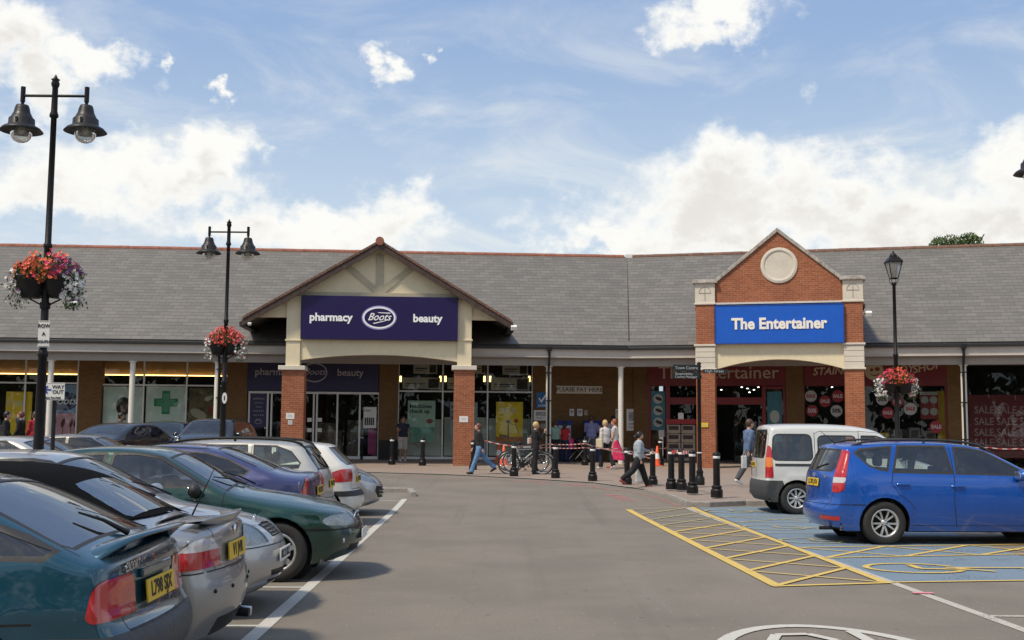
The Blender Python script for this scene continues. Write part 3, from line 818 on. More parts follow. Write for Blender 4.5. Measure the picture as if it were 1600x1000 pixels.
r_, w_, h_ = poster(FL, GB, 66, 121, 645.5, 714, PINKG, 'pink window poster with dark red brushes, under the blue poster')
m = MB()
for k, x in enumerate((-.25, .1, .42, .6)): m.ball((x, -.004, h_*.78), .10, 10, 0, (.8, .04, 1.9), (0, R(14), 0)); m.box(x-.02, x+.01, -.012, -.002, h_*.3, h_*.7)
m.build('brush_picture', plain('poster_maroon', (0.16, 0.02, 0.04), 0.6), r_)
r_, w_, h_ = poster(FL, GB, 8, 49, 612, 690, YELP, 'yellow poster reading free in the far left window')
text('free', plain('letters_pale_yellow', (0.78, 0.66, 0.30), .5), 'lettering', r_, (-.1, -.006, h_*.78), size=.48, offset=.012)
m = MB(); m.ball((0.1, -.004, h_*.42), .2, 12, 0, (1, .03, 1)); m.build('picture', plain('poster_blue', (0.05, 0.16, 0.4), .5), r_)

# Boots entrance: dark inner sign, doors
_, q = flat(wl, FL, WB-0.10, 386, 592, 552, 611, PURPD, 'entrance_wall', 0.4)
SG = thing('shop_sign', 'dark navy inner fascia sign over the automatic doors, in shade behind the porch', 'shop sign', FL.w(q[0], WB-.10, q[2]), FL.rz)
def on(fr, b, x, y, base):
    a, z = fr.px(b, x, y); p = fr.w(a, b, z) - base.location
    return Vector((p.dot(fr.ex), p.dot(fr.ey), p.z))
m = MB(); m.box(0.02, q[1]-q[0]-.02, -0.04, -0.002, 0.02, q[3]-q[2]-.05); m.build('board', PURPD, SG)
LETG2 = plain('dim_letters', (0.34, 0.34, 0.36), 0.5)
pz = FL.z(WB-.14, 490, 582) - q[2]
text('pharmacy', LETG2, 'lettering', SG, (FL.a(WB-.14, 428)-q[0], -.042, pz), size=.40, offset=.007)
text('beauty', LETG2, 'lettering', SG, (FL.a(WB-.14, 547)-q[0], -.042, pz), size=.40, offset=.007)
def ring(root, c, rx, rz, w, mat, name='ring', y0=-.05, y1=-.04, n=48):
    m = MB(); vs = []
    for (k, yy) in ((1, y0), (0, y0), (0, y1), (1, y1)):
        for i in range(n):
            a = 2*pi*i/n; vs.append((c[0]+(rx-w*(1-k))*cos(a), yy, c[1]+(rz-w*(1-k))*sin(a)))
    fs = []
    for q_ in range(4):
        A, B = q_*n, ((q_+1) % 4)*n
        for i in range(n): fs.append((A+i, B+i, B+(i+1) % n, A+(i+1) % n))
    m.add(vs, fs); return m.build(name, mat, root)
ring(SG, (FL.a(WB-.14, 491)-q[0], pz), .52, .40, .05, LETG2)
text('Boots', LETG2, 'lettering', SG, (FL.a(WB-.14, 491)-q[0], -.045, pz+.02), size=.36, shear=.4, offset=.004)
# door set
zb_ = bz(-13, WB, FL)+.03; b = WB - 0.02; ztop = FL.z(b, 490, 612)
m = MB(); xs = [389, 418, 424, 459, 490, 495, 527, 562, 592]
A = [FL.a(b, x, 650) for x in xs]
for x in A: m.box(x-.035, x+.035, b-.05, b+.05, zb_, ztop)
for i in range(len(A)-1): m.box(A[i]+.035, A[i+1]-.035, b-.045, b+.045, ztop-.09, ztop); m.box(A[i]+.035, A[i+1]-.035, b-.045, b+.045, zb_, zb_+(.12 if i in (0, 2, 7, 6) else .05))
m.build('door_frame', ALU, wl)
for i in (0, 2, 3, 5, 6, 7):
    m = MB(); m.box(A[i]+.035, A[i+1]-.035, b-.004, b+.004, zb_+.12, ztop-.09); m.build('door', SHOPG, wl)
r_, w_, h_ = poster(FL, WB-.05, 391, 417, 614, 668, PURPD, 'narrow navy panel of small white writing beside the entrance doors')
for k, (t_, s_) in enumerate((('welcome', .13), ('pharmacy', .085), ('beauty', .085), ('health & diet', .085), ('baby & child', .085), ('photo', .085))):
    text(t_, LETG2, 'lettering', r_, (0, -.004, h_*(.84-.12*k)), size=s_)
ring(r_, (0, h_*.16), .14, .08, .015, LETG2, y0=-.006, y1=-.001)
r_, w_, h_ = poster(FL, WB-.05, 568, 588, 636, 669, PAPER, 'small white poster with photo strip in the narrow window right of the doors')
text('boys', LETK, 'lettering', r_, (-.12, -.004, h_*.84), size=.14); m = MB()
for k in range(5): m.box(-w_/2+.05+k*.08, -w_/2+.11+k*.08, -.006, -.001, .12, h_*.5)
m.build('photo_strip', HAIRD, r_)
poster(FL, WB+.06, 575, 587, 670, 710, plain('magenta', (0.40, 0.03, 0.17), .5), 'magenta panel at the foot of the narrow window by the doors')
for k, (x, y) in enumerate(((484, 656), (500, 656), (484, 672), (500, 672))):
    poster(FL, WB-.05, x-4, x+3, y-3, y+3, PAPER, 'small white notice on the glass door leaf, %s' % ('upper left', 'upper right', 'lower left', 'lower right')[k], 'notice', 'notice', group='notices on the glass doors')
# middle window posters
BOARDG = plain('display_back', (0.72, 0.76, 0.70), .7, var=.08)
for (x0, x1, y0, y1) in ((625, 690, 655, 712), (694, 760, 652, 712), (764, 830, 654, 712)):
    flat(wl, FL, WB+.9, x0, x1-1, y0, y1, BOARDG, 'display_panel')
for k, (x0, x1, y0, y1) in enumerate(((629, 688, 590, 608), (646, 683, 566, 584), (699, 720, 590, 608), (767, 827, 590, 610), (785, 825, 566, 586), (742, 758, 566, 584))):
    rr_, w_, h_ = poster(FL, WB+.25, x0, x1, y0, y1, plain('hanging_banner', (0.50, 0.48, 0.42), .7, var=.15), 'dim hanging window banner, %s' % ('lower row left pane', 'upper row left pane', 'lower row middle pane', 'lower row right pane', 'upper row right pane', 'upper row middle pane')[k], 'banner', 'hanging_banner', group='banners in the upper window band')
    m = MB(); m.box(w_*.18, w_*.46, -.006, -.001, h_*.1, h_*.9); m.build('picture', HAIRD, rr_)
    m = MB(); m.box(-w_*.42, w_*.1, -.006, -.001, h_*.42, h_*.50); m.box(-w_*.42, 0, -.006, -.001, h_*.27, h_*.31); m.build('lines', LETK, rr_)
m = MB()
for x in (626, 688, 696, 757, 766, 827): a_, z_ = FL.px(WB+.3, x, 592); m.box(a_-.04, a_+.04, WB+.3, WB+.35, z_-.12, z_+.12)
m.build('wall_light', WARM, wl)
r_, w_, h_ = poster(FL, WB+.15, 637, 680, 626, 690, GREENP, 'pale green poster reading Medicines check up, left of the right brick pier')
text('Medicines', LETK, 'lettering', r_, (-w_*.44, -.004, h_*.86), size=.23, align='LEFT', offset=.006); text('check up', LETK, 'lettering', r_, (-w_*.44, -.004, h_*.74), size=.23, align='LEFT', offset=.006)
m = MB(); m.box(-w_/2, w_/2, -.006, -.001, 0, h_*.35); m.build('lower_band', plain('mint', (0.16, 0.40, 0.30), .5), r_)
m = MB(); m.ball((w_*.3, -.004, h_*.50), .12, 12, 0, (1.2, .03, .8)); m.build('red_spot', plain('dull_red', (0.4, 0.10, 0.09), .5), r_)
r_, w_, h_ = poster(FL, WB+.15, 703, 746, 628, 690, plain('pale_blue_poster', (0.34, 0.42, 0.47), .5), 'pale blue poster half hidden by the right brick pier')
for k, t_ in enumerate(('Repeat', 'Prescription', 'Service')): text(t_, LETK, 'lettering', r_, (-w_*.46, -.004, h_*(.86-.13*k)), size=.2, align='LEFT', offset=.005)
r_, w_, h_ = poster(FL, WB+.15, 775, 817, 628, 690, YELP, 'yellow poster reading free with a pedestal fan, right pane of the middle window')
text('free', plain('letters_pale_yellow', (0.78, 0.66, 0.30)), 'lettering', r_, (-w_*.08, -.004, h_*.80), size=.46, offset=.014)
m = MB(); m.cyl((-.05, -.01, .12), (-.05, -.01, .72), .03, n=8); m.ball((-.05, -.01, .82), .08, 10); m.tube([(.05, -.01, .75), (.25, -.01, .68), (.36, -.01, .5), (.38, -.01, .3)], .014); m.tube([(-.4, -.01, .25), (-.1, -.01, .22)], .03); m.build('picture', plain('poster_navy', (0.03, 0.05, 0.12), .5), r_)
m = MB(); m.ball((.28, -.004, .86), .085, 12, 0, (1, .03, 1)); m.build('red_spot', plain('poster_redspot', (0.5, 0.05, 0.04), .5), r_)
m = MB(); m.box(-w_/2, w_/2, -.006, -.001, 0, .2); m.build('lower_band', plain('orange_band', (0.55, 0.16, 0.03), .5), r_)

# pay area on the brick wall
r_, w_, h_ = poster(FL, WB-.05, 869.5, 941, 603, 615, plain('pay_sign_board', (0.60, 0.55, 0.47), .6), 'long cream board reading PLEASE PAY HERE on the brown brick wall', 'sign', 'pay_sign', .04)
text('PLEASE PAY HERE', LETK, 'lettering', r_, (0, -.004, h_/2), size=.25, offset=.002)
r_, w_, h_ = poster(FL, WB-.04, 838, 856, 613, 637, plain('mid_blue', (0.02, 0.13, 0.36), .5), 'blue sign with a large white tick beside the drainpipe', 'sign', 'tick_sign', .03)
m = MB(); m.prism([(-.1, .42), (-.04, .30), (.16, .58), (.2, .54), (-.03, .19), (-.15, .38)], -.006, -.001); m.build('tick', LETW, r_); text('SAFER', LETW, 'lettering', r_, (0, -.004, .08), size=.12)
for (x0, x1, y0, y1, mt, lb) in ((834, 856, 641, 657, PAPER, 'white framed notice with an oval picture under the blue tick sign'), (845, 852, 662, 670, OLIVE, 'small beige notice below the framed notice by the drainpipe'),
        (890, 897, 639, 650, PAPER, 'white wall notice above the pay machines, left one'), (902, 910, 639, 650, PAPER, 'white wall notice above the pay machines, right one'), (913, 918, 641, 649, OLIVE, 'small brown wall notice above the pay machines'),
        (962, 968, 639, 654, PAPER, 'white notice partly behind the white post'), (979, 1004, 639, 673, PAPER, 'large white framed poster with a grey photograph, on brick right of the white post')):
    rr_, w_, h_ = poster(FL, WB-.035, x0, x1, y0, y1, mt, lb, 'notice', 'notice', .02)
    m = MB(); m.box(-w_*.36, w_*.36, -.004, -.001, h_*.45, h_*.85); m.box(-w_*.36, w_*.30, -.004, -.001, h_*.28, h_*.34); m.box(-w_*.36, w_*.1, -.004, -.001, h_*.14, h_*.19); m.build('print', plain('grey_print', (0.30, 0.29, 0.31), .7, var=.7, scale=9), rr_)
def pay_machine(x0, x1, label):
    b = WB-.75; a0, a1 = FL.a(b, x0, 690), FL.a(b, x1, 690); w = a1-a0; zt = FL.z(b, x0, 657); p = FL.w((a0+a1)/2, b, bz(a0, b, FL)+PAVL)
    h = zt - p.z
    r = thing('pay_machine', label, 'pay machine', p, FL.rz, 'parking pay machines under the pay sign')
    bl = plain('machine_blue', (0.015, 0.03, 0.17), .45); wh = plain('machine_white', (0.46, 0.48, 0.50), .45)
    m = MB(); m.box(-w/2, w/2, 0, .5, 0, h-.16); m.prism([(-.03, h-.16), (.5, h-.16), (.5, h), (.06, h)], -w/2-.02, w/2+.02, 0, axis='x'); m.build('cabinet', bl, r, bevel=.015)
    m = MB(); m.box(-w*.34, w*.40, -.02, -.001, .55, h-.2); m.build('front_panel', wh, r, bevel=.008)
    m = MB(); m.box(-w*.22, w*.05, -.035, -.021, h*.62, h*.78); m.build('screen', BLACK2, r)
    m = MB(); m.box(w*.14, w*.30, -.04, -.021, h*.60, h*.74); m.build('coin_slot', BLACK2, r); m = MB(); m.box(w*.12, w*.32, -.03, -.021, h*.4, h*.46); m.build('ticket_slot', BLACK2, r)
pay_machine(868, 894, 'blue and white parking pay machine nearest the drainpipe'); pay_machine(914, 941, 'blue and white parking pay machine right of the other')

# eaves posts and downpipes
def ground_at(fr, a, b): return g(fr.w(a, b).y) + PAVL
def post(fr, x, label, name='canopy_post'):
    a = fr.a(0.03, x, 640); z0 = ground_at(fr, a, .03)
    r = thing(name, label, 'post', fr.w(a, .03, z0), fr.rz, 'white round posts under the eaves')
    h = (ZG - .72) - z0
    m = MB(); m.cyl((0, 0, 0), (0, 0, h), .105, n=16); m.build('shaft', POSTW, r)
    m = MB(); m.cyl((0, 0, h-.04), (0, 0, h-.001), .16, n=16); m.build('cap_plate', POSTW, r)
for fr, x, lb in ((FL, -190, 'white round post at the far left of the parade'), (FL, 77, 'white round post just right of the big lamp post'), (FL, 205, 'white round post in front of the poster of the woman'), (FL, 338, 'white round post behind the second lamp post'),
                  (FL, 857, 'white round post with a black drainpipe in front, left of the pay machines'), (FL, 970, 'white round post right of the pay machines'), (FR, 1507, 'white round post with a black drainpipe at the right end')):
    post(fr, x, lb)
def pipe(fr, x, label):
    b = -.12; a = fr.a(b, x, 640); z0 = ground_at(fr, a, b); r = thing('drainpipe', label, 'drainpipe', fr.w(a, b, z0), fr.rz, 'black drainpipes on the white posts')
    h = ZG - z0 - .1
    m = MB(); m.tube([(0, -.27, h), (0, -.27, h-.22), (0, -.08, h-.62), (0, 0, h-.8), (0, 0, 0)], .045, 10); m.box(-.09, .09, -.36, -.18, h-.06, h+.1)
    for z in (h-.9, h*.55, h*.25): m.cyl((0, 0, z-.03), (0, 0, z+.03), .062, n=10); m.box(-.11, .11, -.02, .03, z-.02, z+.02)
    m.build('pipe', BLACK2, r)
pipe(FL, 857, 'black drainpipe on the white post left of the pay machines'); pipe(FR, 1507, 'black drainpipe on the white post at the right end'); pipe(FL, 341, 'black drainpipe beside the second lamp post')

# woodland behind the photographer, added to darken what the windows and the paint reflect
rr = random.Random(21); m = MB()
for k in range(34):
    x = -95+k*5.8+rr.uniform(-2, 2); y = -42+rr.uniform(-7, 7); h = rr.uniform(9, 14); cr = rr.uniform(3, 4.6)
    m.tube([(x, y, -.1), (x+.2, y, h*.6)], [.3, .12], 6, m=2)
    for j in range(330):
        d = Vector((rr.gauss(0, 1), rr.gauss(0, 1), rr.gauss(0, 1))).normalized()*rr.uniform(.75, 1.05); p = Vector((x+d.x*cr, y+d.y*cr, h*.52+d.z*h*.46)); s_ = rr.uniform(.45, .85); q = Euler((rr.uniform(0, 6), rr.uniform(0, 6), rr.uniform(0, 6))).to_matrix()
        m.add([p+q@Vector(v) for v in ((-s_, 0, 0), (0, -s_*.7, 0), (s_, 0, 0), (0, s_*.7, 0))], [(0, 1, 2, 3)], rr.randint(0, 1))
o = m.build('unseen_woodland', [plain('wood_leaf', (.045, .07, .025), .7, var=.4), plain('wood_leaf_light', (.08, .11, .04), .7, var=.3), plain('bark', (.09, .07, .05), .9, var=.4)])
tag(o, 'mass of green trees added unseen behind the camera to darken reflections', 'trees', kind='stuff')
# ---------------------------------------------------------------- porch with the timbered gable
PB = -2.1
def L(x, y, b=PB): return FL.px(b, x, y)
pc = L(592, 600)[0]; pz0 = bz(pc, PB, FL) - 0.05
porch = thing('gable_porch', 'cream rendered porch with timbered gable on two red brick piers', 'porch', FL.w(pc, PB, 0), FL.rz)
def rel(p): return (p[0]-pc, p[1])
def pierset(root, fr, b, boxes, c0):
    pass
for (x0, x1, xc0, xc1) in ((439, 474, 435, 477), (709, 741, 706, 745)):
    a0, a1 = rel(L(x0, 650))[0], rel(L(x1, 650))[0]; zt = L(x0, 578)[1]
    m = MB(); m.box(a0, a1, 0, a1-a0, pz0, zt); m.build('brick_pier', BR_RED, porch)
    c0_, c1_ = rel(L(xc0, 574))[0], rel(L(xc1, 574))[0]
    m = MB(); m.box(c0_, c1_, -.09, a1-a0+.09, zt, L(x0, 571)[1]); m.build('pier_cap', STONE, porch, bevel=.02)
ztc = L(450, 571)[1]
for (x0, x1, yt) in ((447, 469, 462), (715, 737, 468)):
    a0, a1 = rel(L(x0, 520))[0], rel(L(x1, 520))[0]; zt = L(x0, yt)[1]
    m = MB(); m.box(a0, a1, .08, .6, ztc, zt); m.build('rendered_post', CREAM, porch)
    zb2 = L(x0, 531)[1]
    m = MB(); m.box(a0-.04, a1+.04, .04, .64, zb2-.03, zb2+.03); m.build('post_moulding', CREAM, porch, bevel=.01)
# lintel with a shallow arch
aL_, aR_ = rel(L(469, 540))[0], rel(L(715, 540))[0]
ztop = L(592, 529)[1]; ze = L(469, 562)[1]; zm = L(592, 554)[1]
arc = [(aL_ + (aR_-aL_)*i/24, ze + (zm-ze)*(1-(2*i/24-1)**2)) for i in range(25)]
m = MB()
for i in range(24):
    m.prism([arc[i], arc[i+1], (arc[i+1][0], ztop), (arc[i][0], ztop)], .14, .5)
m.build('arched_lintel', CREAM, porch)
# tympanum (gable infill)
apex = rel(L(594, 388)); le = rel(L(392, 497)); re_ = rel(L(800, 514))
ax = apex[0]; az_ = L(595, 383)[1]
hw = (rel(L(803, 515))[0] - rel(L(385, 497))[0])/2
ezg = L(595, 505)[1]; slope = (az_ - ezg)/hw
def roofz(a): return az_ - abs(a-ax)*slope
zbeam = L(592, 466)[1]
m = MB(); xa = (az_-zbeam)/slope
m.prism([(ax-xa+.0, zbeam), (ax+xa-.0, zbeam), (ax, az_-.10)], .16, .45)
m.build('gable_infill', CREAM, porch)
zlo = L(592, 497)[1]
m = MB(); xl = (az_-zlo)/slope; a0 = rel(L(447, 500))[0]; a1 = rel(L(737, 500))[0]
m.prism([(ax-xl, zlo), (a0, zlo), (a0, roofz(a0)-.06)], .18, .4); m.build('side_infill', CREAM, porch)
m = MB(); m.prism([(a1, zlo), (ax+xl, zlo), (a1, roofz(a1)-.06)], .18, .4); m.build('side_infill', CREAM, porch)
m = MB(); zb1 = L(592, 457)[1]; m.box(ax-(az_-zbeam)/slope*.97, ax+(az_-zbeam)/slope*.97, .10, .158, zbeam, zb1); m.build('tie_beam', OLIVE, porch)
m = MB(); p = .13; m.box(ax-p, ax+p, .11, .158, zb1, az_-.35); m.build('king_post', OLIVE, porch)
for s in (-1, 1):
    m = MB(); x0, z0_ = ax+s*.02, zb1; x1 = ax+s*1.15; z1_ = roofz(x1)-.15
    dx, dz = x1-x0, z1_-z0_; ln = math.hypot(dx, dz); nx, nz = -dz/ln*.11, dx/ln*.11
    m.prism([(x0+nx, z0_+nz), (x0-nx, z0_-nz+.0), (x1-nx, z1_-nz), (x1+nx, z1_+nz)], .115, .158); m.build('brace', OLIVE, porch)
# roof planes: the back edge runs into the main roof
def mainroof_b(z): return (z-EZ-.1)/math.tan(PITCH) - PB
for s in (-1, 1):
    aE = ax+s*hw; m = MB()
    fy = -.24
    pts = [(ax, fy, az_), (aE, fy, ezg), (aE, mainroof_b(ezg)+.1, ezg), (ax, mainroof_b(az_)+.1, az_)]
    nrm_ = Vector((s*slope, 0, 1)).normalized()*.10
    vs = [Vector(p) + nrm_ for p in pts] + [Vector(p) for p in pts]
    fs = [(0,1,2,3), (7,6,5,4), (0,4,5,1), (1,5,6,2), (2,6,7,3), (3,7,4,0)]
    if s > 0: fs = [tuple(reversed(f)) for f in fs]
    m.add(vs, fs); m.build('gable_roof', SLATE, porch)
    m = MB(); pr = [(ax, az_+.03), (ax, az_-.20), (aE+s*.05, ezg-.22), (aE+s*.05, ezg+.0)]; m.prism(pr, fy-.07, fy-.005); m.build('bargeboard', BARGE, porch)
    m = MB(); k = 34
    for i in range(k):
        t0, t1 = i/k, (i+.93)/k
        x0, x1 = ax+(aE-ax)*t0, ax+(aE-ax)*t1; z0_, z1_ = az_+(ezg-az_)*t0, az_+(ezg-az_)*t1
        m.prism([(x0, z0_+.05), (x0, z0_+.15), (x1, z1_+.15), (x1, z1_+.05)], fy-.10, fy+.12)
    m.build('verge_tiles', RIDGE2, porch)
    m = MB(); m.box(aE-.12, aE+.12, fy, mainroof_b(ezg), ezg-.2, ezg-.03); m.build('eaves_gutter', GUTT, porch)
    # bargeboard soffit strip
m = MB(); m.cyl((ax, -.38, az_+.10), (ax, mainroof_b(az_)+.3, az_+.10), .16, n=12); m.build('ridge_tile', RIDGE, porch)
m = MB(); m.box(aL_-.2, aR_+.2, .5, -PB-.3, zlo-.25, zlo-.2); m.build('porch_ceiling', SOFF, porch)
# the big purple sign
b = PB - .02
sx0, sz0 = FL.px(b-.1, 470, 531); sx1, sz1 = FL.px(b-.1, 716, 464)
sz0 = FL.z(b-.1, 593, 531); sz1 = FL.z(b-.1, 593, 463)
big = thing('shop_sign', 'large purple sign reading pharmacy and beauty round an oval logo, on the cream porch', 'shop sign', FL.w((sx0+sx1)/2, b-.1, sz0), FL.rz)
W_, H_ = sx1-sx0, sz1-sz0
m = MB(); m.box(-W_/2, W_/2, 0, .23, 0, H_); m.build('board', PURP, big, bevel=.01)
def bx_(x, y): a_, z_ = FL.px(b-.1, x, y); return a_-(sx0+sx1)/2, z_-sz0
x, z = bx_(517, 496); text('pharmacy', LETW, 'lettering', big, (x, -.01, z), size=.40, offset=.014)
x, z = bx_(668, 498); text('beauty', LETW, 'lettering', big, (x, -.01, z), size=.40, offset=.014)
x, z = bx_(592.5, 496.5)
m = MB(); m.lathe([(.001, -.012), (.64, -.012), (.64, -.002)], (0, 0, 0), 40, 0, 'y', False)
o = m.build('oval_glow', plain('oval_glow_paint', (0.30, 0.27, 0.55), .5, var=.03), big); o.location = (x, 0, z); o.scale = (1, 1, .70)
ring(big, (x, z), .60, .405, .06, LETW, y0=-.020, y1=-.013)
m = MB(); m.lathe([(.001, -.016), (.55, -.016), (.55, -.0125)], (0, 0, 0), 40, 0, 'y', False); o = m.build('oval', PURP, big); o.location = (x, 0, z); o.scale = (1, 1, .67)
text('Boots', LETW, 'lettering', big, (x-.01, -.022, z+.02), size=.38, shear=.45, offset=.004, xs=.92)
m = MB(); m.prism([(x-.22, z-.20), (x+.22, z-.10), (x+.38, z-.07), (x+.16, z-.14), (x-.20, z-.235)], -.024, -.018); m.prism([(x-.06, z+.20), (x+.42, z+.19), (x+.40, z+.155), (x-.02, z+.175)], -.024, -.018); m.build('swash', LETW, big)
# notices on the brick piers
def pier_notice(fr, b, x, y, w, h, mat, label, name='notice'):
    a_, z_ = fr.px(b, x, y); r = thing(name, label, 'notice', fr.w(a_, b-.012, z_-h/2), fr.rz)
    m = MB(); m.box(-w/2, w/2, 0, .011, 0, h); m.build('board', mat, r); m = MB(); m.box(-w*.3, w*.25, -.003, -.0005, h*.6, h*.7); m.box(-w*.3, w*.32, -.003, -.0005, h*.35, h*.42); m.build('print', LETG, r)
pier_notice(FL, PB, 453.5, 650, .30, .22, WHITE, 'white notice on the left brick pier of the cream porch')
pier_notice(FL, PB, 453.5, 660, .16, .16, ALU, 'small silver plate under the notice on the left brick pier')
pier_notice(FL, PB, 724.5, 655, .32, .22, WHITE, 'white notice on the right brick pier of the cream porch')
def cam_box(label, p, rz, s=1):
    r = thing('security_light', label, 'light', p, rz)
    m = MB(); m.cbox((0, 0, 0), (.22*s, .2*s, .16*s), rot=(R(25), 0, 0)); m.build('housing', WHITE, r, bevel=.02)
    m = MB(); m.cyl((0, .05, 0), (-.12*s, .25, .02), .03, n=8); m.build('bracket', BLACK2, r)
a_, z_ = FL.px(PB-.3, 803, 512); cam_box('small white floodlight under the right end of the cream porch roof', FL.w(a_, PB-.3, z_), FL.rz)
a_, z_ = FL.px(PB-.3, 390, 506); cam_box('small white floodlight under the left end of the cream porch roof', FL.w(a_, PB-.3, z_), FL.rz, .6)

# ---------------------------------------------------------------- brick porch on the right
QB = -2.2
def Q(x, y, b=QB): return FR.px(b, x, y)
qc = Q(1218, 600)[0]; qz0 = bz(qc, QB, FR) - .05
por2 = thing('gable_porch', 'red brick gabled porch with round stone panel and cast stone blocks', 'porch', FR.w(qc, QB, 0), FR.rz)
def qr(x, y): p = Q(x, y); return p[0]-qc, p[1]
zl0, zl1 = qr(1218, 576)[1], qr(1218, 538)[1]; zu0, zu1 = qr(1218, 473)[1], qr(1218, 440)[1]
sides = ((1087, 1118), (1319.5, 1351.5))
for (x0, x1) in sides:
    a0, a1 = qr(x0, 600)[0], qr(x1, 600)[0]
    m = MB(); m.box(a0+.02, a1-.02, .02, .72, qz0, zl0-.04); m.build('brick_pier', BR_RED, por2)
    m = MB(); m.box(a0-.05, a1+.05, -.04, .79, zl0-.04, zl0+.03); m.build('stone_string', STONE, por2, bevel=.015)
    m = MB()
    hh = (zl1-zl0-.08)/4
    for k in range(4): m.box(a0, a1, 0, .75, zl0+.032+hh*k, zl0+.032+hh*(k+1)-.012)
    m.build('stone_block', STONE, por2, bevel=.008)
    m = MB(); m.box(a0-.05, a1+.05, -.04, .79, zl1-.045, zl1+.03); m.build('stone_string', STONE, por2, bevel=.015)
    m = MB(); m.box(a0+.02, a1-.02, .02, .72, zl1+.03, zu0-.02); m.build('brick_shaft', BR_RED, por2)
    m = MB(); m.box(a0-.04, a1+.04, -.03, .78, zu0-.02, zu0+.05); m.build('stone_string', STONE, por2, bevel=.015)
    m = MB(); m.box(a0, a1, 0, .75, zu0+.05, zu1); blk = m.build('stone_head', STONE, por2)
    ac = (a0+a1)/2; m = MB(); w = .22
    m.box(ac-.012, ac+.012, -.012, -.001, zu0+.14, zu1-.12); m.box(ac-w, ac+w, -.012, -.001, zu0+.40, zu0+.425)
    pts = [(ac+w*cos(t), zu0+.42+w*1.05*sin(t)) for t in [pi*i/12 for i in range(13)]]
    for i in range(12):
        p, q_ = pts[i], pts[i+1]; m.prism([p, q_, (ac+(q_[0]-ac)*.92, zu0+.42+(q_[1]-zu0-.42)*.92), (ac+(p[0]-ac)*.92, zu0+.42+(p[1]-zu0-.42)*.92)], -.012, -.001)
    m.build('carved_cross', OLDSTONE, blk)
    m = MB(); m.box(a0-.10, a1+.10, -.10, .85, zu1, zu1+.10); m.box(a0-.04, a1+.04, -.04, .79, zu1+.10, zu1+.15); m.build('cap_stone', OLDSTONE, por2, bevel=.02)
gl, gr_ = qr(1118, 600)[0], qr(1319.5, 600)[0]
gap_ = qr(1217, 362); gx = (gl+gr_)/2; gtop = gap_[1]; gsh = zu1 - .02
gs = (gtop-gsh)/((gr_-gl)/2)
m = MB(); m.prism([(gl+.001, zu0+.05), (gr_-.001, zu0+.05), (gr_-.001, gsh), (gx, gtop), (gl+.001, gsh)], .10, .42); m.build('brick_gable', BR_RED, por2)
m = MB(); m.box(gl+.001, gr_-.001, .02, .45, zu0-.02, zu0+.048); m.build('stone_string', STONE, por2)
for s in (-1, 1):
    ex = gx+s*(gr_-gl)/2*1.03; ez = gtop-(abs(ex-gx))*gs
    ln = math.hypot(ex-gx, ez-gtop); k = 7; m = MB()
    for i in range(k):
        t0, t1 = i/k, (i+.985)/k
        x0, x1 = gx+(ex-gx)*t0, gx+(ex-gx)*t1; z0_, z1_ = gtop+(ez-gtop)*t0, gtop+(ez-gtop)*t1
        m.prism([(x0, z0_+.003), (x0, z0_+.16), (x1, z1_+.16), (x1, z1_+.003)], .03, .50)
    m.build('coping', OLDSTONE, por2, bevel=.012)
# round panel
cx_, cz_ = qr(1217, 414)
m = MB(); m.lathe([(.001, .075), (.52, .075), (.52, .055), (.56, .04), (.60, .045), (.655, .06), (.66, .098)], (0, 0, 0), 48, 0, 'y', False); o = m.build('round_panel', STONE, por2); o.location = (cx_, 0, cz_)
# lintel
m = MB(); zt_ = zl1 - .002; ze_ = qr(1118, 577)[1]; zm_ = qr(1219, 561)[1]
ar = [(gl + (gr_-gl)*i/24, ze_ + (zm_-ze_)*(1-(2*i/24-1)**2)) for i in range(25)]
for i in range(24): m.prism([ar[i], ar[i+1], (ar[i+1][0], zt_), (ar[i][0], zt_)], .12, .5)
m.build('arched_lintel', CREAM, por2)
m = MB(); m.box(gl+.002, gr_-.002, .04, .5, zl1, zl1+.04); m.build('stone_string', STONE, por2)
m = MB(); m.box(gl+.002, gr_-.002, .2, .45, zl1+.042, zu0-.022); m.build('backing_wall', BR_RED, por2)
m = MB(); m.box(gl, gr_, .5, -QB-.3, zl1-.1, zl1-.05); m.build('porch_ceiling', SOFF, por2)
# its slate roof behind
gzr = gtop - .12
def mrb(z): return (z-EZ-.1)/math.tan(PITCH) - QB
for s in (-1, 1):
    aE = gx+s*(gr_-gl+1.6)/2; zE = gzr-abs(aE-gx)*gs
    pts = [(gx, .43, gzr), (aE, .43 if 0 else .80, zE), (aE, mrb(zE)+.1, zE), (gx, mrb(gzr)+.1, gzr)]
    m = MB(); vs = [Vector(p) for p in pts] + [Vector(p)-Vector((0, 0, .1)) for p in pts]
    fs = [(0,1,2,3), (7,6,5,4), (0,4,5,1), (1,5,6,2), (2,6,7,3), (3,7,4,0)]
    if s > 0: fs = [tuple(reversed(f)) for f in fs]
    m.add(vs, fs); m.build('gable_roof', SLATE, por2)
    x0 = gl-.7 if s < 0 else gr_
    m = MB(); m.box(x0, x0+.7, .79, -QB+2.0, EZ-.6, zu0+.3); m.build('side_wall', BR_RED, por2)
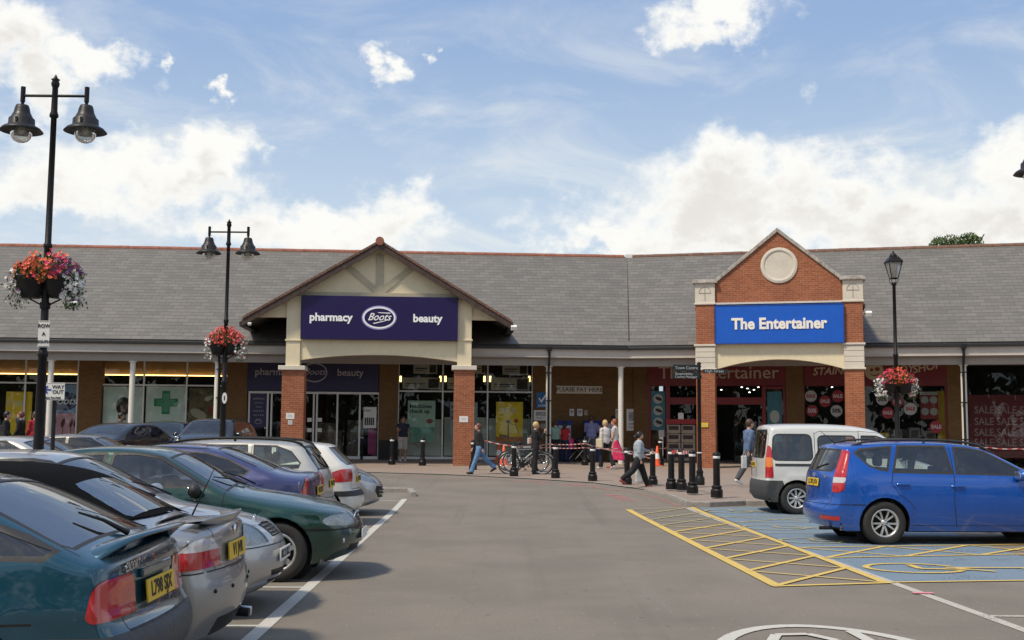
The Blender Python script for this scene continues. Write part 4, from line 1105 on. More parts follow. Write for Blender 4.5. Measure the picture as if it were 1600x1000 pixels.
# blue sign
bb = QB - .10
x0_, _z = FR.px(bb, 1117, 506); x1_, _z = FR.px(bb, 1319, 506); z0_ = FR.z(bb, 1218, 536.5); z1_ = FR.z(bb, 1218, 475.5)
bs = thing('shop_sign', 'bright blue sign with white lettering The Entertainer on the brick porch', 'shop sign', FR.w((x0_+x1_)/2, bb, z0_), FR.rz)
w_, h_ = x1_-x0_, z1_-z0_
m = MB(); m.box(-w_/2, w_/2, 0, .12, 0, h_); m.build('board', BLUES, bs, bevel=.006)
m = MB()
for (p, q_) in (((-w_/2+.01, 0), (w_/2-.01, .035)), ((-w_/2+.01, h_-.035), (w_/2-.01, h_))): m.box(p[0], q_[0], -.012, -.001, p[1], q_[1])
m.box(-w_/2, -w_/2+.035, -.012, -.001, .036, h_-.036); m.box(w_/2-.035, w_/2, -.012, -.001, .036, h_-.036)
m.build('sign_edge', plain('dark_blue_edge', (0.01, 0.06, 0.30), .4), bs)
text('The Entertainer', plain('chunky_letters', (0.82, 0.78, 0.70), .5, var=.03), 'lettering', bs, (0, -.012, h_*.50), size=.56, offset=.020, extrude=.012, xs=.93)
a_, z_ = FR.px(QB-.15, 1358, 489); cam_box('white floodlight fixed to the right side of the brick porch', FR.w(a_, QB+.1, z_), FR.rz)
a_, z_ = Q(1101, 663); pier_notice(FR, QB, 1101, 664, .26, .16, plain('yellow_plate', (0.65, 0.45, 0.01), .5), 'small yellow plate on the left pier of the brick porch')

# ---------------------------------------------------------------- toy shop front (right wing)
SB = WB - .12
_, q = flat(wr, FR, WB-.05, 1013, 1228, 555, 603, REDF, 'fascia_panel', .3)
ts = thing('shop_sign', 'dark red inner fascia with grey serif lettering behind the brick porch', 'shop sign', FR.w(q[0], WB-.12, q[2]), FR.rz)
m = MB(); m.box(.02, q[1]-q[0]-.02, 0, .06, .02, q[3]-q[2]-.02); m.build('board', REDF, ts)
ax0 = FR.a(WB-.12, 1029)-q[0]; zc = FR.z(WB-.12, 1120, 583)-q[2]
text('The Entertainer', LETC, 'lettering', ts, (ax0, -.006, zc), size=.72, align='LEFT', offset=.004, xs=1.05)
for (x0, x1) in ((1013, 1017), (1040, 1047), (1191, 1197), (1224, 1228)): flat(wr, FR, WB-.03, x0, x1, 603, 722, REDFR, 'red_upright', .14)
flat(wr, FR, WB-.02, 1047, 1191, 621, 632, REDFR, 'red_transom', .12); flat(wr, FR, WB-.02, 1197, 1224, 604, 608, REDFR, 'red_transom', .12)
flat(wr, FR, WB+.04, 1047, 1086, 632, 721, SHOPG, 'door', .006); flat(wr, FR, WB+.04, 1148, 1191, 632, 721, SHOPG, 'door', .006); flat(wr, FR, WB+.04, 1047, 1191, 603, 621, SHOPG, 'pane', .006)
flat(wr, FR, WB+.04, 1197, 1224, 608, 721, SHOPG, 'pane', .006); flat(wr, FR, WB+.04, 1017, 1040, 603, 721, SHOPG, 'pane', .006)
r_, w_, h_ = poster(FR, WB+.0, 1017.5, 1039, 611, 672, TEALP, 'tall teal banner with three round pictures left of the toy shop doors', 'banner', 'tall_banner')
m = MB(); CI = plain('disc_cream', (0.42, 0.44, 0.40), .6, var=.1)
for k in range(3): m.ball((0, -.003, h_*(.80-.30*k)), .20, 18, 0, (1, .02, 1))
m.build('round_picture', CI, r_); m = MB()
for k in range(3): m.ball((.03, -.008, h_*(.80-.30*k)), .12, 12, 0, (1.3, .03, .6), (0, R(20), 0))
m.build('toy_picture', HAIRD, r_)
poster(FR, WB+.0, 1029, 1038, 672, 683, PAPER, 'small white notice with pink marks under the teal banner', 'notice', 'notice')
r_, w_, h_ = poster(FR, WB+.02, 1199, 1222, 612, 690, TEALP, 'tall dim teal banner right of the toy shop doors', 'banner', 'tall_banner')
m = MB(); m.ball((0, -.003, h_*.5), .2, 14, 0, (1, .02, 1.3)); m.build('round_picture', CI, r_)
# second window
flat(wr, FR, WB-.05, 1256, 1480, 556, 603, REDF, 'fascia_panel', .3)
st = thing('shop_sign', 'dark red fascia over the second toy shop window, written Staines Toy Shop', 'shop sign', FR.w(FR.a(WB-.12, 1256), WB-.12, q[2]), FR.rz)
A_ = FR.a(WB-.12, 1256); m = MB(); m.box(.02, FR.a(WB-.12, 1480)-A_-.02, 0, .06, .02, q[3]-q[2]-.02); m.build('board', REDF, st)
def stx(x, y): a_, z_ = FR.px(WB-.13, x, y); return a_-A_, z_-q[2]
for t_, x, y, rot in (('STAINES', 1301, 580, 2), ('TOY', 1410, 578, 6), ('SHOP', 1447, 574, 12)):
    X, Z = stx(x, y); text(t_, plain('sand_letters', (0.50, 0.40, 0.28), .5), 'lettering', st, (X, -.006, Z), rot=(pi/2, -R(rot), 0), size=.42, shear=.25, offset=.008)
X, Z = stx(1366, 580); m = MB(); m.lathe([(.001, -.02), (.36, -.02), (.36, -.001)], (0, 0, 0), 32, 0, 'y', False); o = m.build('round_badge', plain('badge_cream', (0.50, 0.42, 0.26), .5), st); o.location = (X, 0, Z)
m = MB(); m.tube([(-.16, -.025, -.10), (-.05, -.025, -.17), (.1, -.025, -.16), (.17, -.025, -.08)], .02, 6); m.ball((-.1, -.022, .05), .07, 10, 0, (1, .1, 1)); m.ball((.12, -.022, .08), .08, 10, 0, (1.2, .1, 1)); o = m.build('badge_mark', plain('badge_red', (0.22, 0.04, 0.02), .5), st); o.location = (X, 0, Z)
for x in (1256.5, 1479): flat(wr, FR, WB-.03, x-1.5, x+1.5, 603, 716, REDFR, 'red_upright', .12)
flat(wr, FR, WB+.04, 1257, 1478, 603, 716, SHOPG, 'pane', .006)
flat(wr, FR, WB+.5, 1465, 1479, 611, 716, YELP, 'yellow_return', .02)
def sticker(x, y, r, mat, lett, t_, label):
    a_, z_ = FR.px(WB+.02, x, y); s = thing('sale_sticker', label, 'sticker', FR.w(a_, WB+.02, z_), FR.rz, 'round sale stickers in the toy shop window')
    m = MB(); m.lathe([(.001, -.006), (r, -.006), (r, 0)], (0, 0, 0), 24, 0, 'y', False); m.build('disc', mat, s)
    text(t_, lett, 'lettering', s, (0, -.009, 0), size=r*(.78 if t_ == 'SALE' else .95), offset=.008, xs=.9)
WS = plain('sticker_white', (0.42, 0.41, 0.40), .6); RS = SALER; WLs = plain('sticker_letters', (0.5, 0.42, 0.42), .5); RLs = plain('sticker_red_letters', (0.30, 0.02, 0.03), .5)
for (x, y, r, w, t_, lb) in ((1267, 619, .23, 1, 'SALE', 'white round SALE sticker, upper left of the window'), (1289, 627, .23, 0, 'SALE', 'red SALE sticker with no white disc, left of the pier'), (1309, 619, .24, 0, 'SALE', 'red SALE sticker beside the brick pier, upper'),
        (1269, 642, .23, 0, '50%', 'red round 50% sticker, lower left'), (1307, 642, .23, 1, '50%', 'white round 50% sticker left of the brick pier'), (1378.5, 624, .23, 1, '50%', 'white round 50% sticker right of the brick pier'),
        (1402, 628, .22, 0, '50%', 'red round 50% sticker behind the lantern post'), (1387, 645, .23, 0, 'SALE', 'red SALE sticker under the white 50% one'), (1422.5, 639, .24, 1, 'SALE', 'white round SALE sticker right of the lantern post'), (1463, 667, .25, 0, 'SALE', 'red round SALE sticker at lower right by the yellow panel')):
    sticker(x, y, r, WS if w else RS, (RLs if t_ == 'SALE' else LETK) if w else WLs, t_, lb)
r_, w_, h_ = poster(FR, WB+.1, 1438, 1466, 612, 655, SALER, 'red and white picture poster in the toy shop window beside the yellow panel')
m = MB(); m.box(-w_/2, w_/2, -.006, -.001, h_*.88, h_)
for i in (0, 1):
    for j in (0, 1): m.ball((-w_*.25+w_*.5*i, -.004, h_*(.28+.42*j)), .15, 14, 0, (1, .02, 1))
m.build('picture_disc', WS, r_)
# toys and boxes in the window display
rr = random.Random(11)
for k in range(9):
    x = 1262+k*24+rr.uniform(-5, 5); a_, z_ = FR.px(WB+.6, x, 683); 
    t_ = thing('toy_box', ['grey boxed toy on the window shelf, far left','grey boxed toy, second from left in the window','boxed toy near the pier, left side','boxed toy behind the brick pier','boxed toy right of the brick pier','yellow boxed toy left of the lantern post','grey boxed toy right of the lantern post','large grey boxed toy, second from right','grey boxed toy at the right end of the shelf'][k], 'toy box', FR.w(a_, WB+.6, z_-.3), FR.rz + rr.uniform(-.3, .3), 'boxed toys on the window shelf')
    w2, h2 = rr.uniform(.3, .5), rr.uniform(.25, .6)+.2
    m = MB(); m.box(-w2/2, w2/2, 0, .25, 0, h2); m.build('box', YELP if k == 5 else plain('toy_box_grey', (0.26, 0.25, 0.24), .6, var=.4, scale=2), t_)
    m = MB(); m.box(-w2*.36, w2*.36, -.006, -.001, h2*.3, h2*.85); m.build('picture', plain('toy_pic', (0.10, 0.09, 0.10), .6, var=.9, scale=8), t_)
flat(wr, FR, WB+.5, 1257, 1465, 688, 716, plain('window_shelf', (0.08, .07, .065), .8), 'window_shelf', .7)
# sale shop at the far right
m = MB(); b = WB
flat(wr, FR, WB, 1510, 1860, 556, 570, plain('dark_fascia', (.05, .05, .05), .6), 'fascia_panel', .3)
flat(wr, FR, WB+.04, 1512, 1860, 571, 716, SHOPG, 'pane', .006)
for x in (1512, 1700): flat(wr, FR, WB, x-1.5, x+1.5, 571, 716, BLACK2, 'window_post', .12)
r_, w_, h_ = poster(FR, WB+.12, 1514, 1680, 617, 716, plain('sale_wall_red', (0.16, 0.010, 0.016), .6, var=.1), 'dark red window graphic covered in rows of the word SALE, far right')
SL_ = plain('sale_letters', (0.34, 0.24, 0.25), .6)
for j, y in enumerate((641, 659, 676, 692)):
    for i, x in enumerate((1537, 1572, 1608, 1643)):
        a_, z_ = FR.px(WB+.11, x, y); c_, zc_ = FR.px(WB+.12, 1597, 716)
        text('SALE', SL_, 'lettering', r_, (a_-c_, -.004, z_-zc_), size=.40, offset=.004, xs=.85)
# interior lamps of the toy shop
SPOT = m_emit('shop_spot', (1, .95, .85), 6.0)
m = MB()
for x, y in ((1127, 609), (1159, 605), (1168, 607), (1178, 609), (1171, 613), (1185, 605), (1300, 605), (1370, 607)):
    a_, z_ = FR.px(WB+2.2, x, y); m.ball((a_, WB+2.2, z_), .03, 8, 0, (1.5, 1, .6))
m.build('spot_lamp', SPOT, wr)
# merchandise stack by the doors
r_ = None
a_, z_ = FR.px(WB-.6, 1064, 721); s = thing('stacked_boxes', 'tall stack of boxed toys with a red top outside the toy shop doors', 'display stack', FR.w(a_, WB-.6, ground_at(FR, a_, WB-.6)), FR.rz)
BX = plain('box_beige', (0.33, 0.27, 0.21), .7, var=.35, scale=5)
for j in range(4):
    for i in (-1, 1):
        m = MB(); m.box(i*.29-.27, i*.29+.27, 0, .45, .06+j*.37, .06+j*.37+.35); o = m.build('toy_carton', BX, s, bevel=.01)
        m = MB(); m.box(i*.29-.2, i*.29+.2, -.006, -.001, .2+j*.37, .36+j*.37); m.build('carton_picture', HAIRD, o)
m = MB(); m.box(-.6, .6, -.03, .5, 1.55, 1.75); m.build('top_tray', SALER, s)
m = MB(); m.box(-.1, .12, -.03, -.02, 1.75, 2.0); m.build('price_card', PAPER, s)
# tree behind the roof
def leaf_tree(name, label, x, y, h, cr, trunk=.25, nleaf=9000):
    t = thing(name, label, 'tree', (x, y, g(50)))
    m = MB(); rr = random.Random(5)
    m.tube([(0, 0, 0), (.15, .1, h*.35), (0, .2, h*.6), (.1, 0, h*.8)], [trunk, trunk*.8, trunk*.55, trunk*.3], 10)
    tips = []
    for k in range(12):
        a = k*2.4; z0 = h*(.4+.035*k); e = Vector((cos(a)*cr*.7, sin(a)*cr*.7, z0+h*.22)); m.tube([(0, .1, z0), e*.5+Vector((0, 0, z0*.52)), e], [trunk*.3, trunk*.2, .03], 6)
    m.build('trunk', plain('bark', (.09, .07, .05), .9, var=.4), t)
    m = MB(); clumps = [(Vector((rr.uniform(-1, 1)*cr*.8, rr.uniform(-1, 1)*cr*.8, h*.66+rr.uniform(-1, 1)*h*.28)), rr.uniform(.4, .9)*cr*.42) for _ in range(40)]
    clumps = [(c, r) for c, r in clumps if c.z+r < h-.5] + [(Vector(v)+Vector((0, 0, h)), q_) for v, q_ in (((-1.15, 0, -.75), .42), ((-.75, .2, -.62), .48), ((-.3, -.1, -.60), .5), ((.15, .1, -.62), .5), ((.6, 0, -.50), .48), ((.95, .1, -.36), .42), ((1.15, -.1, -.62), .45), ((0, .3, -1.0), .8))]
    for k in range(nleaf):
        c, r = rr.choice(clumps); d = Vector((rr.gauss(0, 1), rr.gauss(0, 1), rr.gauss(0, 1))).normalized()*r*rr.uniform(.6, 1.08); p = c+d
        s = rr.uniform(.06, .13); q = Euler((rr.uniform(0, 6), rr.uniform(0, 6), rr.uniform(0, 6))).to_matrix()
        m.add([p+q@Vector(v) for v in ((-s, 0, 0), (0, -s*.5, 0), (s, 0, 0), (0, s*.5, 0))], [(0, 1, 2, 3)], 0 if rr.random() < .6 else 1)
    m.build('crown', [plain('leaf_green', (.060, .105, .030), .6, var=.3), plain('leaf_light', (.13, .17, .055), .6, var=.3)], t)
p = at(1493, 381, 66)
leaf_tree('broadleaf_tree', 'green treetop showing above the right hand roof ridge', p.x, 66, p.z+.20, 3.0)
# ---------------------------------------------------------------- cars
def chaikin(p, n=2, closed=False):
    p = [tuple(q) for q in p]
    for _ in range(n):
        o = []
        k = len(p)
        rng = range(k) if closed else range(k-1)
        if not closed: o.append(p[0])
        for i in rng:
            a, b = p[i], p[(i+1) % k]
            o.append(tuple(.75*u+.25*v for u, v in zip(a, b))); o.append(tuple(.25*u+.75*v for u, v in zip(a, b)))
        if not closed: o.append(p[-1])
        p = o
    return p
def resample(p, ds):
    L_ = [0]
    for i in range(1, len(p)): L_.append(L_[-1]+math.hypot(p[i][0]-p[i-1][0], p[i][1]-p[i-1][1]))
    n = max(8, int(L_[-1]/ds)); out = []; j = 0
    for k in range(n+1):
        s = L_[-1]*k/n
        while j < len(L_)-2 and L_[j+1] < s: j += 1
        f = (s-L_[j])/max(1e-9, L_[j+1]-L_[j]); out.append(tuple(u+(v-u)*min(1, max(0, f)) for u, v in zip(p[j], p[j+1])))
    return out
def offset_poly(p, d):
    n = len(p); A = sum(p[i][0]*p[(i+1)%n][1]-p[(i+1)%n][0]*p[i][1] for i in range(n)); sg = 1 if A > 0 else -1
    out = []
    for i in range(n):
        a, b, c = Vector(p[i-1]), Vector(p[i]), Vector(p[(i+1)%n]); e1 = (b-a).normalized(); e2 = (c-b).normalized()
        n1 = Vector((e1.y, -e1.x))*sg; n2 = Vector((e2.y, -e2.x))*sg; m_ = n1+n2
        if m_.length < 1e-6: m_ = n1.copy()
        m_.normalize(); out.append(tuple(b + m_*(d/max(.5, m_.dot(n1)))))
    return out
def inside(pt, poly):
    x, y = pt; r = False; n = len(poly); j = n-1
    for i in range(n):
        xi, yi = poly[i]; xj, yj = poly[j]
        if (yi > y) != (yj > y) and x < (xj-xi)*(y-yi)/(yj-yi)+xi: r = not r
        j = i
    return r
AX = {'side': (0, 2), 'top': (0, 1), 'end': (1, 2)}
def stencil(bm, lay, poly, proj, pred, val):
    i0, i1 = AX[proj]; n = len(poly)
    for k in range(n):
        a, b = poly[k], poly[(k+1) % n]
        lo0, hi0 = min(a[0], b[0])-1e-4, max(a[0], b[0])+1e-4; lo1, hi1 = min(a[1], b[1])-1e-4, max(a[1], b[1])+1e-4
        fs = []
        for f in bm.faces:
            cs = [v.co for v in f.verts]
            if min(c[i0] for c in cs) > hi0 or max(c[i0] for c in cs) < lo0 or min(c[i1] for c in cs) > hi1 or max(c[i1] for c in cs) < lo1: continue
            if pred(f): fs.append(f)
        if not fs: continue
        nn = Vector((0, 0, 0)); nn[i0] = -(b[1]-a[1]); nn[i1] = b[0]-a[0]
        if nn.length < 1e-7: continue
        co = Vector((0, 0, 0)); co[i0] = a[0]; co[i1] = a[1]
        es = set(e for f in fs for e in f.edges); vs_ = set(v for f in fs for v in f.verts)
        bmesh.ops.bisect_plane(bm, geom=list(fs)+list(es)+list(vs_), dist=1e-5, plane_co=co, plane_no=nn.normalized())
    b0 = min(p[0] for p in poly); b1 = max(p[0] for p in poly); b2 = min(p[1] for p in poly); b3 = max(p[1] for p in poly)
    for f in bm.faces:
        c = f.calc_center_median()
        if c[i0] < b0 or c[i0] > b1 or c[i1] < b2 or c[i1] > b3: continue
        if pred(f) and inside((c[i0], c[i1]), poly): f[lay] = val
TYRE = plain('tyre_rubber', (0.022, 0.021, 0.020), .85, var=.25, scale=8)
RIM = plain('alloy_rim', (0.58, 0.58, 0.57), .32, metal=.75, var=.08)
HUBC = plain('wheel_trim', (0.50, 0.51, 0.51), .4, metal=.5, var=.1)
TRIM = plain('rubber_trim', (0.025, 0.025, 0.026), .6, var=.15)
CABIN = plain('cabin_trim', (0.15, 0.145, 0.135), .85, var=.2)
SEATM = plain('seat_cloth', (0.20, 0.20, 0.20), .9, var=.2)
TAIL = plain('tail_lamp_red', (0.42, 0.006, 0.008), .16, var=.15, coat=1.0)
TAILC = plain('lamp_clear', (0.62, 0.58, 0.56), .15, metal=.3, var=.12, coat=1.0)
AMBER = plain('lamp_amber', (0.70, 0.17, 0.01), .15, var=.1, coat=1.0)
CHROME = plain('chrome', (0.72, 0.72, 0.72), .12, metal=1.0, var=.05)
PLY = plain('plate_yellow', (0.72, 0.47, 0.02), .4, var=.03); PLW = plain('plate_white', (0.70, 0.70, 0.67), .4, var=.03)
REFL = plain('lamp_reflector', (0.78, 0.78, 0.76), .30, metal=.25, var=.22, scale=9)
LENS = plain('lamp_lens', (0.80, 0.80, 0.78), .08, metal=.2, var=.1, coat=1.0)
CLEARG = m_glass('lamp_glass', (0.88, 0.90, 0.88), 1.5, 0.0, 0.06)
def headlamp_mat():
    m = NT('headlamp'); oc = m.coord(); v = m.n('ShaderNodeTexVoronoi'); m.set(v, 'Vector', oc); m.set(v, 'Scale', 7.0)
    n = m.noise(60, 1, .5, m.mapping(oc, (.2, 3, .2)))
    m.col(m.mix(m.ramp(v.outputs['Distance'], .15, .75), (.80, .80, .78), (.28, .28, .28))); m.b.inputs['Metallic'].default_value = .55; m.rough(.18); m.b.inputs['Coat Weight'].default_value = 1.0
    m.bump(m.math('ADD', v.outputs['Distance'], m.math('MULTIPLY', n, .3)), .4, .02); return m.mat
HEADL = headlamp_mat()
def wheel_proto(root, p, Rw, wd, style, side):
    """wheel > rim; side=+1 outer face towards +y"""
    x, y, z = p; s = side
    Rr = Rw*.64 if style != 'trim' else Rw*.62
    m = MB(); w = wd/2
    prof = [(Rr-.01, -w*.82), (Rr+.01, -w*.95), (Rw-.05, -w), (Rw-.015, -w*.9), (Rw, -w*.7), (Rw, -w*.25), (Rw-.008, -w*.22), (Rw-.008, -w*.16), (Rw, -w*.13), (Rw, w*.13), (Rw-.008, w*.16), (Rw-.008, w*.22), (Rw, w*.25), (Rw, w*.7), (Rw-.015, w*.9), (Rw-.05, w), (Rr+.01, w*.95), (Rr-.01, w*.82)]
    m.lathe(prof, (0, 0, 0), 36, 0, 'y')
    tyre = m.build('wheel', TYRE, root, loc=(x, y, z))
    m = MB(); o = s*w*.80
    m.lathe([(Rr, -s*w*.8), (Rr-.02, -s*w*.2), (Rr-.022, o-.0), (Rr+.004, o+s*.012), (Rr+.004, o)], (0, 0, 0), 36, 0, 'y')
    m.lathe([(.001, -s*w*.1), (Rr-.02, -s*w*.1)], (0, 0, 0), 24, 1, 'y')
    m.lathe([(.12, -s*.0), (.13, s*.01)], (0, 0, 0), 24, 1, 'y')
    hub = Rr*.24; f0 = o-s*.02
    n, wid, dbl = {'five': (5, .075, 0), 'double': (5, .035, 1), 'trim': (9, .05, 0), 'six': (6, .06, 0), 'multi': (10, .035, 0)}[style]
    for k in range(n):
        for off in ((-1, 1) if dbl else (0,)):
            a = 2*pi*k/n+.3; ca, sa = cos(a), sin(a)
            r0, r1 = hub*.7, Rr-.012; w0, w1 = (wid*.6, wid*.9) if not dbl else (wid*.8, wid*.8)
            vs = []
            for (r, ww, yy) in ((r0, w0/2, f0-s*.012), (r0+(r1-r0)*.5, (w0+w1)/4, f0), (r1, w1/2, f0-s*.004)):
                oo = off*(.010+.055*(r-r0)/(r1-r0)+.008) if dbl else 0
                for (tt, dy) in ((-ww, 0), (ww, 0), (ww, -s*.03), (-ww, -s*.03)):
                    vs.append((r*ca-(tt+oo)*sa, yy+dy, r*sa+(tt+oo)*ca))
            fs = [(i*4+j, i*4+(j+1) % 4, (i+1)*4+(j+1) % 4, (i+1)*4+j) for i in (0, 1) for j in range(4)]
            m.add(vs, fs, 0)
    m.lathe([(.001, f0+s*.008), (hub*.55, f0+s*.006), (hub, f0-s*.006), (hub, f0-s*.04)], (0, 0, 0), 20, 0, 'y')
    for k in range(5):
        a = 2*pi*k/5; m.cyl((cos(a)*hub*.72, f0-s*.004, sin(a)*hub*.72), (cos(a)*hub*.72, f0+s*.004, sin(a)*hub*.72), .009, n=6, m=1)
    rm = m.build('rim', [RIM if style != 'trim' else HUBC, BLACK2], tyre)
    bm = bmesh.new(); bm.from_mesh(rm.data); bmesh.ops.recalc_face_normals(bm, faces=bm.faces); bm.to_mesh(rm.data); bm.free()
    bm = bmesh.new(); bm.from_mesh(tyre.data); bmesh.ops.recalc_face_normals(bm, faces=bm.faces); bm.to_mesh(tyre.data); bm.free()
    return tyre
def fillet_poly(p, it=2, r=.05):
    out = []; n = len(p); r = r*it
    for i in range(n):
        a, b, c = Vector(p[i-1]), Vector(p[i]), Vector(p[(i+1) % n]); l1 = (a-b).length; l2 = (c-b).length; q = min(r, l1*.45, l2*.45)
        s_ = b+(a-b)/l1*q; e_ = b+(c-b)/l2*q
        for t in (0, .25, .5, .75, 1): out.append(tuple(s_*(1-t)**2+b*2*t*(1-t)+e_*t*t))
    return out

def make_car(S):
    """S: dict. x runs from the nose (0) to the tail (L); z up; the finished car's local +x points forwards."""
    L_, W_, H_ = S['L'], S['W'], S['H']; hw = W_/2; zb0, zb1 = S['belt']; zs = S.get('sill', .20); ds = S.get('ds', .05)
    tum = S.get('tumble', .20); pf = S.get('pf', .16); pr = S.get('pr', .12)
    path = resample(chaikin(S['keys'], S.get('smooth', 3)), ds)
    wx = S['wheels']; Rw = S.get('Rw', .31); Ra = S.get('Ra', Rw+.055)
    def Wf(x, z):
        t = x/L_; zb = zb0+(zb1-zb0)*t
        w = hw
        f = max(0, (.20-t)/.20); r = max(0, (t-.80)/.20)
        w *= 1 - pf*f**2.2 - pr*r**2.2
        if z < zb:
            q = (zb-z)/(zb-zs); w -= .055*((q-.42)/.58)**2*(1.0 if q < .42 else 1.3)
            if S.get('crease'):
                cz = S['crease']; w += .012*math.exp(-((z-cz)/.03)**2)
        else:
            h = (z-zb)/(H_-zb); w -= .055*(.42/.58)**2 + .012*min(1, h/.06) + tum*max(0, h)**1.15
        for c in wx:
            rho = math.hypot(x-c, z-Rw)
            if rho > Ra-.06: w += S.get('flare', .016)*math.exp(-((rho-Ra)/.05)**2)
        return w
    ss = [0, .18, .36, .54, .70, .82, .90, .95, .98, 1.0]; vv = [.04, .09, .15, .22, .30, .38, .46, .54, .62, .70, .78, .86, .93, 1.0]
    if S.get('far'): ss = [0, .3, .6, .82, .94, 1.0]; vv = [.08, .2, .35, .5, .65, .8, 1.0]
    n = len(path); E = []
    rows = []
    T = []
    for i in range(n):
        a, b = path[max(0, i-1)], path[min(n-1, i+1)]; t = Vector((b[0]-a[0], b[1]-a[1])).normalized(); T.append(Vector((-t.y, t.x)))
    for i in range(n):
        x, z = path[i][0], path[i][1]; fr_end = x < L_/2; hn = Vector((-1, 0)) if fr_end else Vector((1, 0)); zb_ = zb0 if fr_end else zb1
        if (x if fr_end else L_-x) > .75: continue
        f1 = min(1, max(0, (zb_+.03-z)/.12)); f2 = min(1, max(0, (abs(T[i].x)-.15)/.35)); f3 = min(1, max(0, (.62-z)/.1)); w_ = max(f1*f2, f3)
        if w_ > 0: T[i] = (T[i]*(1-w_)+hn*w_).normalized()
    for i in range(n):
        x, z, bow, r = path[i]; nn = T[i]; E.append((x-nn.x*(bow+r), z-nn.y*(bow+r)))
    for seq, sg in ((range(n-1, n//2, -1), 1), (range(0, n//2), -1)):
        # walking up from the bottom at either end: z must rise, x must not pass the end column
        seq = list(seq); lz = E[seq[0]][1]; col = [E[i] for i in seq if abs(T[i].x) > .93 and path[i][1] < (zb1 if sg > 0 else zb0)+.05]
        if not col: continue
        ztop = max(c[1] for c in col); xtop = [c[0] for c in col if c[1] == ztop][0]
        for i in seq:
            ex, ez = E[i]
            if abs(T[i].x) <= .93 and path[i][1] < (zb1 if sg > 0 else zb0)+.20:
                ex = min(ex, xtop) if sg > 0 else max(ex, xtop)
            if ez < lz+.002 and path[i][1] < (zb1 if sg > 0 else zb0)-.02: ez = lz+.002
            if path[i][1] < (zb1 if sg > 0 else zb0)-.02: lz = ez
            E[i] = (ex, ez)
    # keep the edge curve monotone enough: light smoothing
    for _ in range(2):
        E = [E[0]] + [tuple((E[i-1][k]+2*E[i][k]+E[i+1][k])/4 for k in (0, 1)) for i in range(1, n-1)] + [E[-1]]
    al = [0]
    for i in range(1, n): al.append(al[-1]+math.hypot(E[i][0]-E[i-1][0], E[i][1]-E[i-1][1]))
    xf, xr = E[0][0], E[-1][0]
    for i in range(n):
        x, z, bow, r = path[i]; nn = T[i]; ex, ez = E[i]; we = Wf(ex, ez); row = []
        for s in ss:
            q = max(0, (s-.80)/.20); dr = bow*s*s + r*(1-math.sqrt(max(0, 1-q*q)))
            fx = dr/(bow+r) if bow+r > 1e-6 else s
            px_ = x+(ex-x)*fx; pz_ = z+(ez-z)*fx
            row.append(Vector((px_, we*s, pz_)))
        fr_ = .72*((ex-xf)/(xr-xf)) + .28*al[i]/al[-1]
        fr_ = min(1, max(0, fr_)); bx = xf+(xr-xf)*fr_; zz = zs + S.get('rise', .0)*0
        for v in vv:
            X = ex+(bx-ex)*(v**.9); Z = ez+(zz-ez)*v; row.append(Vector((X, Wf(X, Z), Z)))
        rows.append(row)
    bm = bmesh.new(); lay = bm.faces.layers.int.new('tag')
    V = [[bm.verts.new(p) for p in row] for row in rows]
    for i in range(n-1):
        for j in range(len(rows[0])-1):
            try: bm.faces.new((V[i][j], V[i+1][j], V[i+1][j+1], V[i][j+1]))
            except ValueError: pass
    bmesh.ops.remove_doubles(bm, verts=bm.verts, dist=1e-5)
    bm.normal_update()
    up = sum(f.normal.z for f in bm.faces if f.calc_center_median().z > H_*.93)
    if up < 0: bmesh.ops.reverse_faces(bm, faces=bm.faces); bm.normal_update()
    # reference surface for smooth normals
    ref = bm.copy(); bmesh.ops.triangulate(ref, faces=ref.faces); ref.verts.ensure_lookup_table(); ref.faces.ensure_lookup_table(); ref.normal_update()
    for v in ref.verts:
        if abs(v.co.y) < 1e-4: v.normal = Vector((v.normal.x, 0, v.normal.z)).normalized()
    rn = [v.normal.copy() for v in ref.verts]; rt = [[v.index for v in f.verts] for f in ref.faces]; rc = [v.co.copy() for v in ref.verts]
    bvh = BVHTree.FromPolygons(rc, rt)
    from mathutils.interpolate import poly_3d_calc
    def nrm(p):
        q = Vector((p.x, abs(p.y), p.z)); loc, nn, idx, dist = bvh.find_nearest(q)
        if idx is None: return Vector((0, 0, 1))
        tri = rt[idx]; w = poly_3d_calc([rc[k] for k in tri], loc); o = rn[tri[0]]*w[0]+rn[tri[1]]*w[1]+rn[tri[2]]*w[2]
        if o.length < 1e-6: o = nn
        o.normalize()
        if p.y < 0: o.y = -o.y
        return o
    side_pred = lambda f: abs(f.normal.y) > .30
    names = {0: 'body'}; mats = {}; tid = [1]
    # wheel arches
    for c in wx:
        poly = [(c+Ra*cos(2*pi*k/26), Rw+Ra*sin(2*pi*k/26)) for k in range(26)]
        stencil(bm, lay, poly, 'side', lambda f: f.calc_center_median().y > hw*.5, -1)
    bmesh.ops.delete(bm, geom=[f for f in bm.faces if f[lay] == -1], context='FACES')
    specs = []          # (tag, name, material, per side)
    def new(name, mat, per, off=-.004, label=None):
        tid[0] += 1; specs.append((tid[0], name, mat, per, off, label)); return tid[0]
    DIM, SEAM = 900, 901
    for (name, mat, proj, poly, opt) in S['cuts']:
        it = opt.get('round', .7 if 'lamp' in name else 0); poly = fillet_poly(poly, it) if it else poly
        if proj == 'side': pr_ = (lambda f: abs(f.normal.y) > .25) if not opt.get('any') else (lambda f: f.normal.y > -.2)
        elif proj == 'front': pr_ = lambda f: f.normal.x < -.15
        elif proj == 'rear': pr_ = lambda f: f.normal.x > .15
        else: pr_ = lambda f: f.normal.z > .12
        if opt.get('rmin') is not None:
            base_ = pr_; lo = opt['rmin']; pr_ = lambda f, b=base_, lo=lo: b(f) and f.calc_center_median().x >= lo
